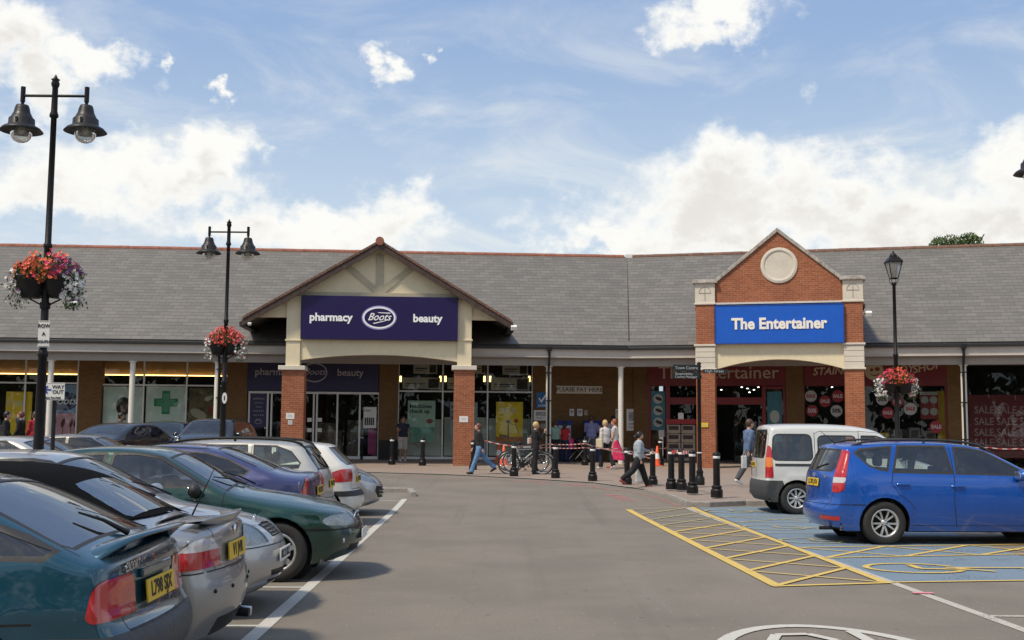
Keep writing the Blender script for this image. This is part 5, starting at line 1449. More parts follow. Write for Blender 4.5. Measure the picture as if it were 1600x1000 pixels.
        if opt.get('rmax') is not None:
            base2 = pr_; hi = opt['rmax']; pr_ = lambda f, b=base2, hi=hi: b(f) and f.calc_center_median().x <= hi
        pj = {'side': 'side', 'front': 'end', 'rear': 'end', 'top': 'top'}[proj]
        if name == 'seam': stencil(bm, lay, poly, pj, pr_, SEAM); continue
        if opt.get('frame'):
            stencil(bm, lay, offset_poly(poly, opt['frame']), pj, pr_, DIM)
        if mat is None: stencil(bm, lay, poly, pj, pr_, 0); continue
        if name == 'paint2': tg = 902
        else: tg = new(name, mat, opt.get('per', proj == 'side'), opt.get('off', -.004), opt.get('label'))
        stencil(bm, lay, poly, pj, pr_, tg)
    # seams as thin closed strips
    for (proj, pts, w) in S.get('seams', []):
        for i in range(len(pts)-1):
            a, b = Vector(pts[i]), Vector(pts[i+1]); d = (b-a).normalized(); q = Vector((-d.y, d.x))*w/2
            a = a-d*w*.3; b = b+d*w*.3
            poly = [tuple(a-q), tuple(b-q), tuple(b+q), tuple(a+q)]
            pr_ = {'side': lambda f: abs(f.normal.y) > .25 and f[lay] in (0, 902), 'rear': lambda f: f.normal.x > .15 and f[lay] in (0, 902), 'front': lambda f: f.normal.x < -.15 and f[lay] in (0, 902), 'top': lambda f: f.normal.z > .3 and f[lay] in (0, 902)}[proj]
            stencil(bm, lay, poly, {'side': 'side', 'rear': 'end', 'front': 'end', 'top': 'top'}[proj], pr_, SEAM)
    root = thing(S.get('name', 'parked_car'), S['label'], S.get('cat', 'car'), group=S.get('group'))
    fx_ = lambda p: Vector((L_/2-p.x, p.y, p.z))
    fn = lambda v: Vector((-v.x, v.y, v.z))
    def extract(tags, name, matlist, tagmat, mirror, off, shell=0.0, label=None, parent=root):
        """mirror: 0 right(+y as built), 1 left, 2 both welded"""
        P = []; Fc = []; Mi = []; Ns = []
        for sgn in ((1,) if mirror == 0 else (-1,) if mirror == 1 else (1, -1)):
            idx = {}
            for f in bm.faces:
                if f[lay] not in tags: continue
                ids = []
                for v in f.verts:
                    k = v.index
                    if k not in idx:
                        p = Vector((v.co.x, v.co.y*sgn, v.co.z)); nv = nrm(p if abs(p.y) > 1e-5 else Vector((p.x, 1e-6, p.z)))
                        if abs(p.y) < 1e-4: nv = Vector((nv.x, 0, nv.z)).normalized()
                        idx[k] = len(P); P.append(fx_(p+nv*off)); Ns.append(fn(nv))
                    ids.append(idx[k])
                # x is flipped for the final car, so winding flips; flips again for the mirrored half
                if sgn > 0: ids = ids[::-1]
                Fc.append(ids); Mi.append(tagmat.get(f[lay], 0))
        if not Fc: return None
        if shell:
            nv = len(P); base = len(Fc)
            cnt = {}
            for f in Fc:
                for a, b in zip(f, f[1:]+f[:1]): cnt[(a, b)] = 1
            # weld check on the centre line by position
            cl = {}
            for i in range(nv):
                if abs(P[i].y) < 1e-4: cl.setdefault((round(P[i].x, 4), round(P[i].z, 4)), []).append(i)
            for i in range(nv): P.append(P[i]-Ns[i]*shell); Ns.append(-Ns[i])
            inm = len(matlist)-1
            for f in Fc[:base]: Fc.append([i+nv for i in f][::-1]); Mi.append(inm)
            for (a, b) in list(cnt):
                if (b, a) in cnt: continue
                if abs(P[a].y) < 1e-4 and abs(P[b].y) < 1e-4: continue
                k = len(P); q = [P[b].copy(), P[a].copy(), P[a+nv].copy(), P[b+nv].copy()]
                nf = (q[1]-q[0]).cross(q[3]-q[0])
                nf = nf.normalized() if nf.length > 1e-9 else Vector((0, 0, 1))
                P.extend(q); Ns.extend([nf]*4); Fc.append([k, k+1, k+2, k+3]); Mi.append(tagmat.get('rim', 0))
        me = bpy.data.meshes.new(name); me.from_pydata([tuple(p) for p in P], [], Fc)
        for mt in matlist: me.materials.append(mt)
        me.polygons.foreach_set('material_index', Mi); me.polygons.foreach_set('use_smooth', [True]*len(Fc))
        me.update()
        me.normals_split_custom_set_from_vertices([tuple(x) for x in Ns])
        o = bpy.data.objects.new(name, me); COL.objects.link(o); o.parent = parent
        if label: o['label'] = label
        return o
    bm.verts.index_update(); bm.faces.ensure_lookup_table(); bm.normal_update()
    paint = S['paint']; paint2 = S.get('paint2', TRIM)
    body = extract({0, DIM, SEAM, 902}, 'body', [paint, TRIM, BLACK2, paint2, CABIN], {0: 0, DIM: 1, SEAM: 2, 902: 3, 'rim': 1}, 2, 0.0, .022)
    for (tg, name, mat, per, off, lb) in specs:
        if name == 'headlamp':
            for mm in (0, 1):
                o_ = extract({tg}, name, [CLEARG], {}, mm, .001, 0, lb)
                if o_ is None: continue
                extract({tg}, 'reflector', [REFL], {}, mm, -.02, 0, None, o_)
                cs = [v.co for v in o_.data.vertices]; lo_ = Vector((min(c.x for c in cs), min(c.y for c in cs), min(c.z for c in cs))); hi_ = Vector((max(c.x for c in cs), max(c.y for c in cs), max(c.z for c in cs)))
                ce = (lo_+hi_)/2; q_ = bvh.find_nearest(Vector((L_/2-ce.x, abs(ce.y), ce.z)))
                for (dy, rr_) in ((.05, .048), (-.07, .040)):
                    q_ = bvh.find_nearest(Vector((L_/2-ce.x, abs(ce.y)+dy, ce.z))); lp = q_[0]-nrm(q_[0])*.035
                    m = MB(); m.ball((L_/2-lp.x, lp.y*(1 if mm == 0 else -1), lp.z), rr_*.8, 12, 0, (.4, 1, 1)); m.build('lamp_lens', LENS, o_)
        elif per:
            for mm in (0, 1): extract({tg}, name, [mat], {}, mm, off, 0, lb)
        else: extract({tg}, name, [mat], {}, 2, off, 0, lb)
    # wheels and dark wells
    tr = S.get('track', hw-.105)
    for c in wx:
        for s in (1, -1):
            wheel_proto(root, (L_/2-c, s*tr, Rw), Rw, .20, S.get('rim', 'five'), s)
    m = MB()
    for c in wx:
        for s in (1, -1):
            k = 18; vs = []
            for i in range(k+1):
                a = -.25+(pi+.5)*i/k
                XX = c-(Ra+.012)*cos(a); ZZ = Rw+(Ra+.012)*sin(a)
                for yy in (s*min(hw-.06, Wf(XX, max(ZZ, zs))-.035), s*(hw-.33)): vs.append((L_/2-XX, yy, ZZ))
            m.add(vs, [(2*i, 2*i+2, 2*i+3, 2*i+1) for i in range(k)], 0, True)
            m.lathe([(.001, s*(hw-.33)), (Ra+.012, s*(hw-.33))], (L_/2-c, 0, Rw), 20, 0, 'y')
    a0 = xf+.10; a1 = xr-.10
    segs = [(a0, wx[0]-Ra), (wx[0]+Ra, wx[1]-Ra), (wx[1]+Ra, a1)]
    for (p, q) in segs: m.box(L_/2-q, L_/2-p, -(hw-.13), hw-.13, zs-.02, zs+.10)
    m.box(L_/2-a1, L_/2-a0, -(hw-.36), hw-.36, zs-.01, zs+.12)
    m.build('underbody', BLACK2, root)
    # cabin
    if not S.get('far'):
        cx = S.get('cabin', (L_*.36, L_*.62)); zt = S.get('seat_z', .50)
        m = MB(); m.box(L_/2-xr+.2, L_/2-cx[0]+.6, -(hw-.20), hw-.20, .30, .36); m.build('floor', CABIN, root)
        dx_ = cx[0]-.55
        while dx_ < cx[0]-.2 and (bvh.ray_cast(Vector((dx_, hw-.25, 3)), Vector((0, 0, -1)))[0] or Vector((0, 0, 0))).z < zb0+.09: dx_ += .02
        m = MB(); m.prism([(L_/2-dx_, .5), (L_/2-cx[0]+.05, .5), (L_/2-cx[0]+.05, zb0+.0), (L_/2-dx_, zb0-.01)], -(hw-.22), hw-.22); m.build('dashboard', CABIN, root, bevel=.03)
        m = MB(); rad = .18; c_ = Vector((L_/2-cx[0]-.02, -.36 if S.get('lhd') else -.36, zb0-.02)); c_.y = -.36
        m.tube([c_+Vector((.06*cos(a)*0+rad*.35*sin(a), rad*cos(a), rad*.93*sin(a))) for a in [2*pi*i/20 for i in range(20)]], .014, 6, closed=True); m.build('steering_wheel', BLACK2, root)
        for k, sx in enumerate(cx):
            for sy in ((-.36, .36) if k == 0 else (-.34, .34)):
                m = MB(); xx = L_/2-sx-.55
                m.box(xx-.05, xx+.45, sy-.23, sy+.23, .36, .60); m.prism([(xx-.05, .5), (xx+.08, .5), (xx-.06, zb0+.16), (xx-.20, zb0+.16)], sy-.22, sy+.22)
                hz = bvh.ray_cast(Vector((sx+.55+.20, abs(sy)+.1, 3)), Vector((0, 0, -1)))[0]; hz = (hz.z if hz else H_)-.09
                if hz > zb0+.24: m.box(xx-.21, xx-.11, sy-.12, sy+.12, zb0+.17, min(zb0+.34, hz))
                m.build('seat', S.get('seatmat', SEATM), root, bevel=.045)
    # extras
    def P3(x, y, z): return Vector((L_/2-x, y, z))
    def surf_y(x, z): return Wf(x, z)
    for (x, z) in S.get('handles', []):
        for s in (1, -1):
            y = s*(Wf(x, z)+.012); m = MB()
            m.tube([P3(x-.10, y-s*.012, z), P3(x-.07, y+s*.012, z), P3(x+.07, y+s*.014, z), P3(x+.10, y-s*.012, z)], [.012, .016, .016, .012], 8)
            m.ball(P3(x, s*(Wf(x, z)-.012), z-.005), .05, 10, 0, (1.1, .35, .7)); m.build('door_handle', S.get('handle_mat', paint), root)
    if S.get('mirror'):
        x, z = S['mirror']
        for s in (1, -1):
            y = s*(Wf(x, z)+.10); m = MB()
            k = 10; pts = []
            m.ball(P3(x, y, z), .11, 14, 0, (.62, 1.05, .72), (0, 0, s*R(-12))); m.tube([P3(x-.02, s*(Wf(x, z)-.03), z-.05), P3(x, y, z-.045)], .03, 8)
            o = m.build('door_mirror', S.get('mirror_mat', paint), root)
            m = MB(); m.ball(P3(x+.062, y, z), .085, 12, 0, (.08, 1.05, .70), (0, 0, s*R(-12))); m.build('mirror_glass', CHROME, o)
    if S.get('rails'):
        x0, x1, off_ = S['rails']
        for s in (1, -1):
            m = MB(); pts = []
            for i in range(17):
                t = i/16; x = x0+(x1-x0)*t
                loc, nn, idx, dist = bvh.ray_cast(Vector((x, off_, 3)), Vector((0, 0, -1)))
                zz = (loc.z if loc else H_) + (.05*min(1, min(t, 1-t)/.10)) - .005
                pts.append(P3(x, s*off_, zz))
            m.tube(pts, S.get('rail_r', .018), 8)
            for i in (1, 8, 15): p = pts[i]; m.cyl(p-Vector((0, 0, .06)), p, .02, n=8)
            m.build('roof_rail', S.get('rail_mat', BLACK2), root)
    def plate(x, z, txt, mat, pitch, front=False, w=.52):
        r = empty('number_plate', P3(x, 0, z), (-pi/2 if front else pi/2)*1.0, root) if False else None
        m = MB(); m.box(-w/2, w/2, 0, .008, -.056, .056)
        o = m.build('number_plate', mat, root, bevel=.003)
        o.location = P3(x, 0, z)
        # local -y of the plate faces outwards: rear -> world -x ; front -> +x
        o.rotation_euler = Euler((0, 0, -pi/2 if not front else pi/2)); 
        o.rotation_mode = 'XYZ'
        M = Matrix.Rotation(-pi/2 if not front else pi/2, 4, 'Z') @ Matrix.Rotation(pitch, 4, 'X')
        o.rotation_euler = M.to_euler()
        t = text(txt, LETK, 'lettering', o, (0, -.002, 0), size=.105, offset=.0025, extrude=.001, xs=1.0)
        return o
    if S.get('rplate'): x, z, t_, pt = S['rplate']; plate(x, z, t_, PLY, pt)
    if S.get('fplate'): x, z, t_, pt = S['fplate']; plate(x, z, t_, PLW, pt, True)
    S['P3'] = P3; S['Wf'] = Wf; S['bvh'] = bvh; S['root'] = root
    def hit(x=None, y=0, z=None, d='down'):
        if d == 'down': loc = bvh.ray_cast(Vector((x, abs(y), 3)), Vector((0, 0, -1)))[0]
        elif d == 'rear': loc = bvh.ray_cast(Vector((L_+2, abs(y), z)), Vector((-1, 0, 0)))[0]
        else: loc = bvh.ray_cast(Vector((-2, abs(y), z)), Vector((1, 0, 0)))[0]
        return loc
    S['hit'] = hit
    bm.free(); ref.free()
    return root
def place(root, x, y, rz):
    root.location = (x, y, g(y)); root.rotation_euler = (0, 0, rz)
    dz = (g(y+.8)-g(y-.8))
    return root
# ---------------------------------------------------------------- the individual cars
# key: (x from nose, z, bow, edge radius)
AIS = math.atan2(-0.0289, 1.0)     # aisle heading offset
def sidewins(poly_list, mat=CARG, frame=.03, rnd=1): return [('side_window', mat, 'side', p, {'frame': frame, 'round': rnd}) for p in poly_list]
def put(S, u, d, away):
    """u, d: aisle coordinates of the end of the car that faces the aisle; away: True when the nose points away from the aisle (tail in view)"""
    r = make_car(S); p = aw(u, d); s = S.get('sidesign', -1)       # -1: left row
    L_ = S['L']; a = AIS if True else 0
    ang = math.atan2(AN.y, AN.x)
    # left row: the aisle end lies at larger u
    c = aw(u + s*L_/2, d)
    head = ang + (pi if (away == (s < 0)) else 0)
    return place(r, c.x, c.y, head + S.get('skew', 0))

# 1 teal hatchback, tail towards the aisle
P_TEAL = m_paint('teal_paint', (0.004, 0.056, 0.092), .40, .20)
S1 = dict(L=4.16, W=1.70, H=1.395, belt=(.90, .97), sill=.19, wheels=(.80, 3.33), Rw=.295, paint=P_TEAL, pr=.09, tumble=.21, crease=.70, paint2=plain('grey_bumper', (.045, .047, .05), .55, var=.15),
    label='teal hatchback with rear spoiler and grey bumper, nearest in the left row', mirror=(1.35, .96), mirror_mat=TRIM,
    keys=[(.12, .20, .10, .03), (.03, .32, .16, .05), (.0, .50, .18, .06), (.04, .66, .16, .06), (.5, .80, .08, .05), (1.05, .90, .06, .05), (1.25, .95, .06, .05), (1.85, 1.30, .06, .05), (2.1, 1.38, .04, .06), (2.6, 1.395, .035, .07), (3.0, 1.36, .04, .07), (3.30, 1.27, .05, .06), (3.86, .995, .05, .05), (3.99, .97, .05, .035), (4.03, .92, .05, .035), (4.045, .60, .06, .04), (4.15, .565, .08, .04), (4.17, .38, .09, .05), (4.0, .22, .08, .03)],
    cuts=[('paint2', 1, 'side', [(-1, .1), (5, .1), (5, .30), (3.75, .30), (-1, .30)], {'any': 1}),
          ('paint2', 1, 'side', [(3.62, .1), (6, .1), (6, .575), (3.72, .575)], {'any': 1}), ('paint2', 1, 'side', [(-1, .1), (.5, .1), (.4, .5), (-1, .5)], {'any': 1}),
          ('windscreen', CARGS, 'top', [(1.32, -1), (1.32, .70), (1.85, .56), (1.85, -1)], {'frame': .03}),
          ('rear_window', CARGS, 'top', [(3.16, -1), (3.16, .545), (3.22, .585), (3.73, .665), (3.78, .64), (3.80, -1)], {'frame': .025}),
          ('side_window', CARG, 'side', [(3.72, 1.0), (3.44, 1.10), (3.14, 1.225), (2.78, 1.29), (2.68, 1.27), (2.70, .99), (3.69, .975)], {'frame': .028}),
          ('side_window', CARG, 'side', [(2.58, 1.29), (2.15, 1.30), (1.98, 1.28), (1.50, 1.00), (2.60, 1.0)], {'frame': .025}),
          ('tail_lamp', TAIL, 'side', [(3.92, .665), (3.94, .80), (3.97, .85), (4.4, .865), (4.4, .645), (3.95, .645)], {'any': 1, 'off': .006, 'rmin': 3.6}),
          ('headlamp', HEADL, 'side', [(-.1, .60), (.50, .62), (.42, .76), (-.1, .70)], {'any': 1, 'off': .004, 'rmax': .55})],
    seams=[('side', [(2.66, 1.30), (2.66, .95), (2.68, .62), (2.95, .45), (2.96, .30)], .010), ('side', [(1.28, .95), (1.28, .28)], .010), ('side', [(-.1, .60), (3.66, .645)], .014), ('top', [(3.10, -.1), (3.10, .60), (3.84, .70)], .010), ('rear', [(.0, .575), (.56, .575), (.58, .88)], .011)])
# tail lamps wrap round but stop short of the plate: repaint the middle of the tail
S1['cuts'].append(('body_mid', None, 'rear', [(-.1, .60), (.46, .60), (.40, .65), (.37, .70), (.37, .78), (.40, .83), (.46, .90), (-.1, .90)], {}))
r = put(S1, -1.70, 6.72, True)
P3 = S1['P3']; hit = S1['hit']
m = MB(); vs = []
prof = [(-.62, .0), (-.5, .03), (-.25, .05), (0, .055), (.25, .05), (.5, .03), (.62, .0)]
sp = []
for i in range(25):
    y = -.66+1.32*i/24; e = abs(y)/.66; x = 3.80+.17*(1-e**3)*1.0; z = .985+.055*(1-e**4)
    for (dx, dz) in ((-.10, -.030), (0, .0), (.10, .026), (.17, .034), (.175, .018), (.06, -.016)): sp.append(P3(x+dx*(1-.25*e**3), y, z+dz*(1-.3*e)-.06*e**6))
m.add(sp, [(i*6+j, i*6+(j+1) % 6, (i+1)*6+(j+1) % 6, (i+1)*6+j) for i in range(24) for j in range(6)] + [tuple(range(5, -1, -1)), tuple(144+j for j in range(6))], 0, True)
sp_o = m.build('rear_spoiler', P_TEAL, r)
m = MB(); p = P3(3.86, -.05, 1.02); q = P3(3.62, .10, 1.145); m.tube([p, (p+q)/2+Vector((0, 0, .015)), q], [.018, .010, .006], 6); m.build('rear_wiper', BLACK2, r)
m = MB(); q = P3(3.08, 0, 1.355); m.ball(q, .035, 8, 0, (1.3, 1, .7)); m.build('roof_aerial_base', BLACK2, r)
h = hit(y=.0, z=.735, d='rear')
m = MB(); m.box(-.27, .27, 0, .012, -.062, .062); pl_ = m.build('number_plate', PLY, r, bevel=.003); pl_.matrix_local = Matrix.Translation(P3(h.x+.035, 0, .735)) @ Matrix.Rotation(-pi/2, 4, 'Z') @ Matrix.Rotation(R(-6), 4, 'X')
text('L798 SJX', LETK, 'lettering', pl_, (0, -.002, 0), size=.115, offset=.0025, extrude=.001)
h = hit(y=.2, z=.86, d='rear'); 
m = MB(); m.cbox(P3(h.x+.01, 0, .835), (.03, .58, .05)); m.build('plate_lamp_strip', P_TEAL, r, bevel=.01)
e_ = empty('badge', P3(hit(y=.42, z=.885, d='rear').x+.006, .0, .885), -pi/2, r)
text('ESCORT LX', CHROME, 'lettering', e_, (-.33, 0, 0), size=.07, offset=.001, extrude=.004)
m = MB(); m.cbox(P3(4.055, .0, .565), (.06, .10, .06)); m.build('tail_catch', BLACK2, r, bevel=.015)

# 2 silver convertible, black soft top
P_SILV = m_paint('silver_grey_paint', (0.30, 0.305, 0.31), .65, .30)
SOFT = plain('soft_top_fabric', (0.006, 0.006, 0.0065), .95, var=.15, spec=.05)
S2 = dict(L=4.49, W=1.76, H=1.37, belt=(.88, .93), sill=.20, wheels=(.78, 3.50), Rw=.315, paint=P_SILV, pr=.16, tumble=.22, crease=.74, rim='double',
    label='silver convertible with black fabric roof, parked tail out beside the teal hatchback', mirror=(1.5, .93),
    keys=[(.12, .20, .10, .03), (.02, .34, .18, .05), (.0, .52, .2, .06), (.06, .68, .16, .06), (.5, .80, .08, .05), (1.2, .90, .06, .05), (1.45, .94, .06, .05), (2.0, 1.26, .06, .05), (2.2, 1.345, .04, .06), (2.6, 1.37, .04, .07), (3.05, 1.35, .05, .08), (3.35, 1.28, .06, .08), (3.86, 1.005, .06, .06), (3.98, .968, .05, .05), (4.20, .985, .06, .05), (4.37, .98, .08, .04), (4.41, .92, .10, .05), (4.42, .68, .12, .05), (4.47, .60, .14, .05), (4.48, .40, .14, .05), (4.38, .22, .10, .03)],
    cuts=[('soft_top', SOFT, 'side', [(1.98, 1.28), (2.1, 1.5), (3.6, 1.5), (4.04, .985), (3.94, .955), (3.40, .965), (3.15, 1.25), (2.4, 1.30)], {'any': 1, 'per': False, 'off': .010}),
          ('windscreen', CARGS, 'top', [(1.50, -1), (1.50, .70), (2.02, .58), (2.02, -1)], {'frame': .03}),
          ('rear_window', CARGS, 'top', [(3.40, -1), (3.40, .44), (3.45, .49), (3.78, .55), (3.82, .50), (3.83, -1)], {'off': .014, 'rmin': 3.2}),
          ('side_window', CARGD, 'side', [(3.34, 1.02), (3.12, 1.22), (2.4, 1.27), (2.12, 1.25), (1.70, .99), (3.38, .965)], {'frame': .02}),
          ('tail_lamp', TAIL, 'side', [(4.14, .69), (4.17, .77), (4.21, .805), (4.6, .805), (4.6, .69)], {'any': 1, 'off': .005, 'rmin': 4.0}),
          ('tail_lamp', TAILC, 'side', [(4.21, .805), (4.30, .885), (4.6, .905), (4.6, .805)], {'any': 1, 'off': .005, 'rmin': 4.0, 'label': 'clear upper lens'}),
          ('headlamp', HEADL, 'side', [(-.1, .60), (.45, .62), (.36, .74), (-.1, .70)], {'any': 1, 'off': .004, 'rmax': .5}),
          ('body_mid', None, 'rear', [(-.1, .60), (.38, .60), (.40, .80), (.58, .93), (.58, 1.0), (-.1, 1.0)], {}),
          ('diffuser', BLACK2, 'rear', [(-.1, .1), (.50, .1), (.44, .34), (-.1, .34)], {'per': False, 'off': 0})],
    seams=[('side', [(3.0, .96), (3.02, .6), (2.95, .30)], .010), ('side', [(1.50, .95), (1.50, .28)], .010), ('top', [(4.08, -.1), (4.08, .62), (4.30, .66)], .010), ('side', [(4.0, .665), (4.6, .665)], .010), ('rear', [(-.05, .665), (.62, .665)], .010), ('rear', [(.49, .67), (.50, .96)], .010), ('rear', [(-.05, .655), (.2, .655)], .006)])
r = put(S2, -1.67, 8.50, True)
P3 = S2['P3']; hit = S2['hit']
h = hit(y=0, z=.765, d='rear'); m = MB(); m.box(-.27, .27, 0, .012, -.062, .062); pl_ = m.build('number_plate', PLY, r, bevel=.003); pl_.matrix_local = Matrix.Translation(P3(h.x+.02, 0, .765)) @ Matrix.Rotation(-pi/2, 4, 'Z') @ Matrix.Rotation(R(-4), 4, 'X')
text('V1 JVR', LETK, 'lettering', pl_, (0, -.002, 0), size=.115, offset=.0025, extrude=.001)
m = MB(); m.lathe([(.001, .012), (.032, .010), (.036, 0)], (0, 0, 0), 16, 0, 'x'); o = m.build('round_badge', CHROME, r); h = hit(y=0, z=.90, d='rear'); o.location = P3(h.x+.004, 0, .90); o.rotation_euler = (0, 0, pi)
m = MB(); sp = []
for i in range(21):
    y = -.60+1.2*i/20; e = abs(y)/.60; x = 4.36-.10*e**2; z = .990
    for (dx, dz) in ((-.10, -.02), (0, .012), (.055, .035), (.06, .02), (.03, -.03)): sp.append(P3(x+dx, y, z+dz*(1-.7*e**5)))
m.add(sp, [(i*5+j, i*5+(j+1) % 5, (i+1)*5+(j+1) % 5, (i+1)*5+j) for i in range(20) for j in range(5)], 0, True); m.build('boot_lip', P_SILV, r)
for y in (-.45, -.37): m = MB(); m.cyl(P3(4.30, y, .26), P3(4.46, y, .25), .034, n=12); m.build('exhaust_tip', CHROME if y < -.4 else BLACK2, r)
for y in (.25, .55): 
    h = hit(y=y, z=.53, d='rear'); m = MB(); m.ball(P3(h.x, -y, .53), .016, 8); m.build('parking_sensor', BLACK2, r); m = MB(); m.ball(P3(h.x, y, .53), .016, 8); m.build('parking_sensor', BLACK2, r)
m = MB(); a_ = P3(3.95, -.62, .95); m.tube([a_, a_+Vector((-.16, .0, .36))], [.008, .003], 5); m.build('aerial', BLACK2, r)

# 3 silver hatchback, nose towards the aisle
P_SIL2 = m_paint('bright_silver_paint', (0.42, 0.42, 0.42), .65, .28)
S3 = dict(L=4.11, W=1.71, H=1.425, belt=(.93, .98), sill=.19, wheels=(.83, 3.44), Rw=.30, paint=P_SIL2, pf=.20, tumble=.22, rim='trim', crease=.62,
    label='silver hatchback parked nose out between the convertible and the green car', mirror=(1.45, 1.0), mirror_mat=P_SIL2,
    keys=[(.20, .19, .10, .03), (.05, .28, .18, .04), (.0, .42, .20, .05), (.02, .56, .20, .05), (.10, .70, .18, .07), (.26, .80, .12, .07), (.7, .90, .09, .06), (1.10, .96, .07, .05), (1.22, 1.0, .06, .05), (1.85, 1.34, .06, .05), (2.1, 1.41, .04, .06), (2.6, 1.425, .035, .07), (3.1, 1.39, .04, .07), (3.55, 1.30, .05, .06), (3.92, 1.0, .08, .05), (4.02, .85, .10, .05), (4.05, .60, .12, .05), (4.11, .5, .12, .05), (4.08, .30, .12, .04), (3.95, .2, .10, .03)],
    cuts=[('windscreen', CARGS, 'top', [(1.27, -1), (1.27, .68), (1.88, .55), (1.88, -1)], {'frame': .03}),
          ('rear_window', CARG, 'rear', [(-1, 1.02), (.60, 1.02), (.52, 1.28), (-1, 1.30)], {'frame': .03}),
          ('side_window', CARG, 'side', [(2.52, 1.32), (2.1, 1.33), (1.9, 1.30), (1.42, 1.02), (2.55, 1.02)], {'frame': .025}),
          ('side_window', CARG, 'side', [(2.62, 1.32), (3.2, 1.30), (3.42, 1.24), (3.55, 1.07), (2.62, 1.02)], {'frame': .025}),
          ('headlamp', HEADL, 'side', [(-.1, .64), (.20, .62), (.56, .70), (.52, .80), (.30, .83), (-.1, .76)], {'any': 1, 'off': .004, 'rmax': .62}),
          ('nose_mid', None, 'front', [(-.1, .50), (.34, .50), (.36, .90), (-.1, .90)], {}),
          ('grille', BLACK2, 'front', [(-.1, .66), (.20, .66), (.24, .765), (-.1, .78)], {'per': False, 'off': -.012, 'frame': .012}),
          ('lower_grille', BLACK2, 'front', [(-.1, .32), (.34, .33), (.38, .385), (-.1, .385)], {'per': False, 'off': -.02}),
          ('lower_grille', BLACK2, 'front', [(-.1, .26), (.34, .27), (.36, .30), (-.1, .30)], {'per': False, 'off': -.02}),
          ('tail_lamp', TAIL, 'side', [(3.75, .75), (3.75, 1.0), (4.3, 1.0), (4.3, .75)], {'any': 1, 'off': .004, 'rmin': 3.7})],
    seams=[('side', [(2.57, 1.32), (2.58, .6), (2.55, .28)], .010), ('side', [(1.28, .98), (1.22, .6), (1.25, .28)], .010), ('side', [(-.2, .60), (.9, .60)], .010), ('front', [(-.1, .60), (.8, .60)], .010), ('top', [(.42, .60), (1.2, .72)], .010), ('top', [(.22, .3), (.42, .60)], .010)])
S3['cuts'][6][4]['frame'] = None
r = put(S3, -1.74, 10.75, False)
P3 = S3['P3']; hit = S3['hit']
h = hit(y=0, z=.53, d='front'); m = MB(); m.box(-.26, .26, 0, .01, -.056, .056); pl_ = m.build('number_plate', PLW, r, bevel=.003); pl_.matrix_local = Matrix.Translation(P3(h.x-.015, 0, .50)) @ Matrix.Rotation(pi/2, 4, 'Z')
text('RK12 BXZ', LETK, 'lettering', pl_, (0, -.002, 0), size=.10, offset=.0022, extrude=.001)
for k in range(4):
    z = .675+.026*k; h = hit(y=.0, z=z, d='front'); h2 = hit(y=.19, z=z, d='front'); m = MB(); m.tube([P3(h2.x-.002, -.19, z), P3(h.x-.004, 0, z), P3(h2.x-.002, .19, z)], .005, 6); m.build('grille_bar', CHROME, r)
m = MB(); h = hit(y=0, z=.80, d='front'); m.ball(P3(h.x, 0, .80), .045, 12, 0, (.35, 1, 1)); m.build('round_badge', CHROME, r)
def wipers(S, r, x0, z0, x1, z1):
    for y in (-.10, .45):
        a_ = S['hit'](x0, abs(y)); b_ = S['hit'](x1, abs(y-.45)); m = MB()
        A_ = S['P3'](a_.x, y, a_.z+.025); B_ = S['P3'](b_.x, y-.45 if y > 0 else y-.38, b_.z+.02); m.tube([A_, A_.lerp(B_, .5)+Vector((0, 0, .02)), B_], [.012, .010, .006], 6); m.build('wiper', BLACK2, r)
wipers(S3, r, 1.18, 0, 1.42, 0)

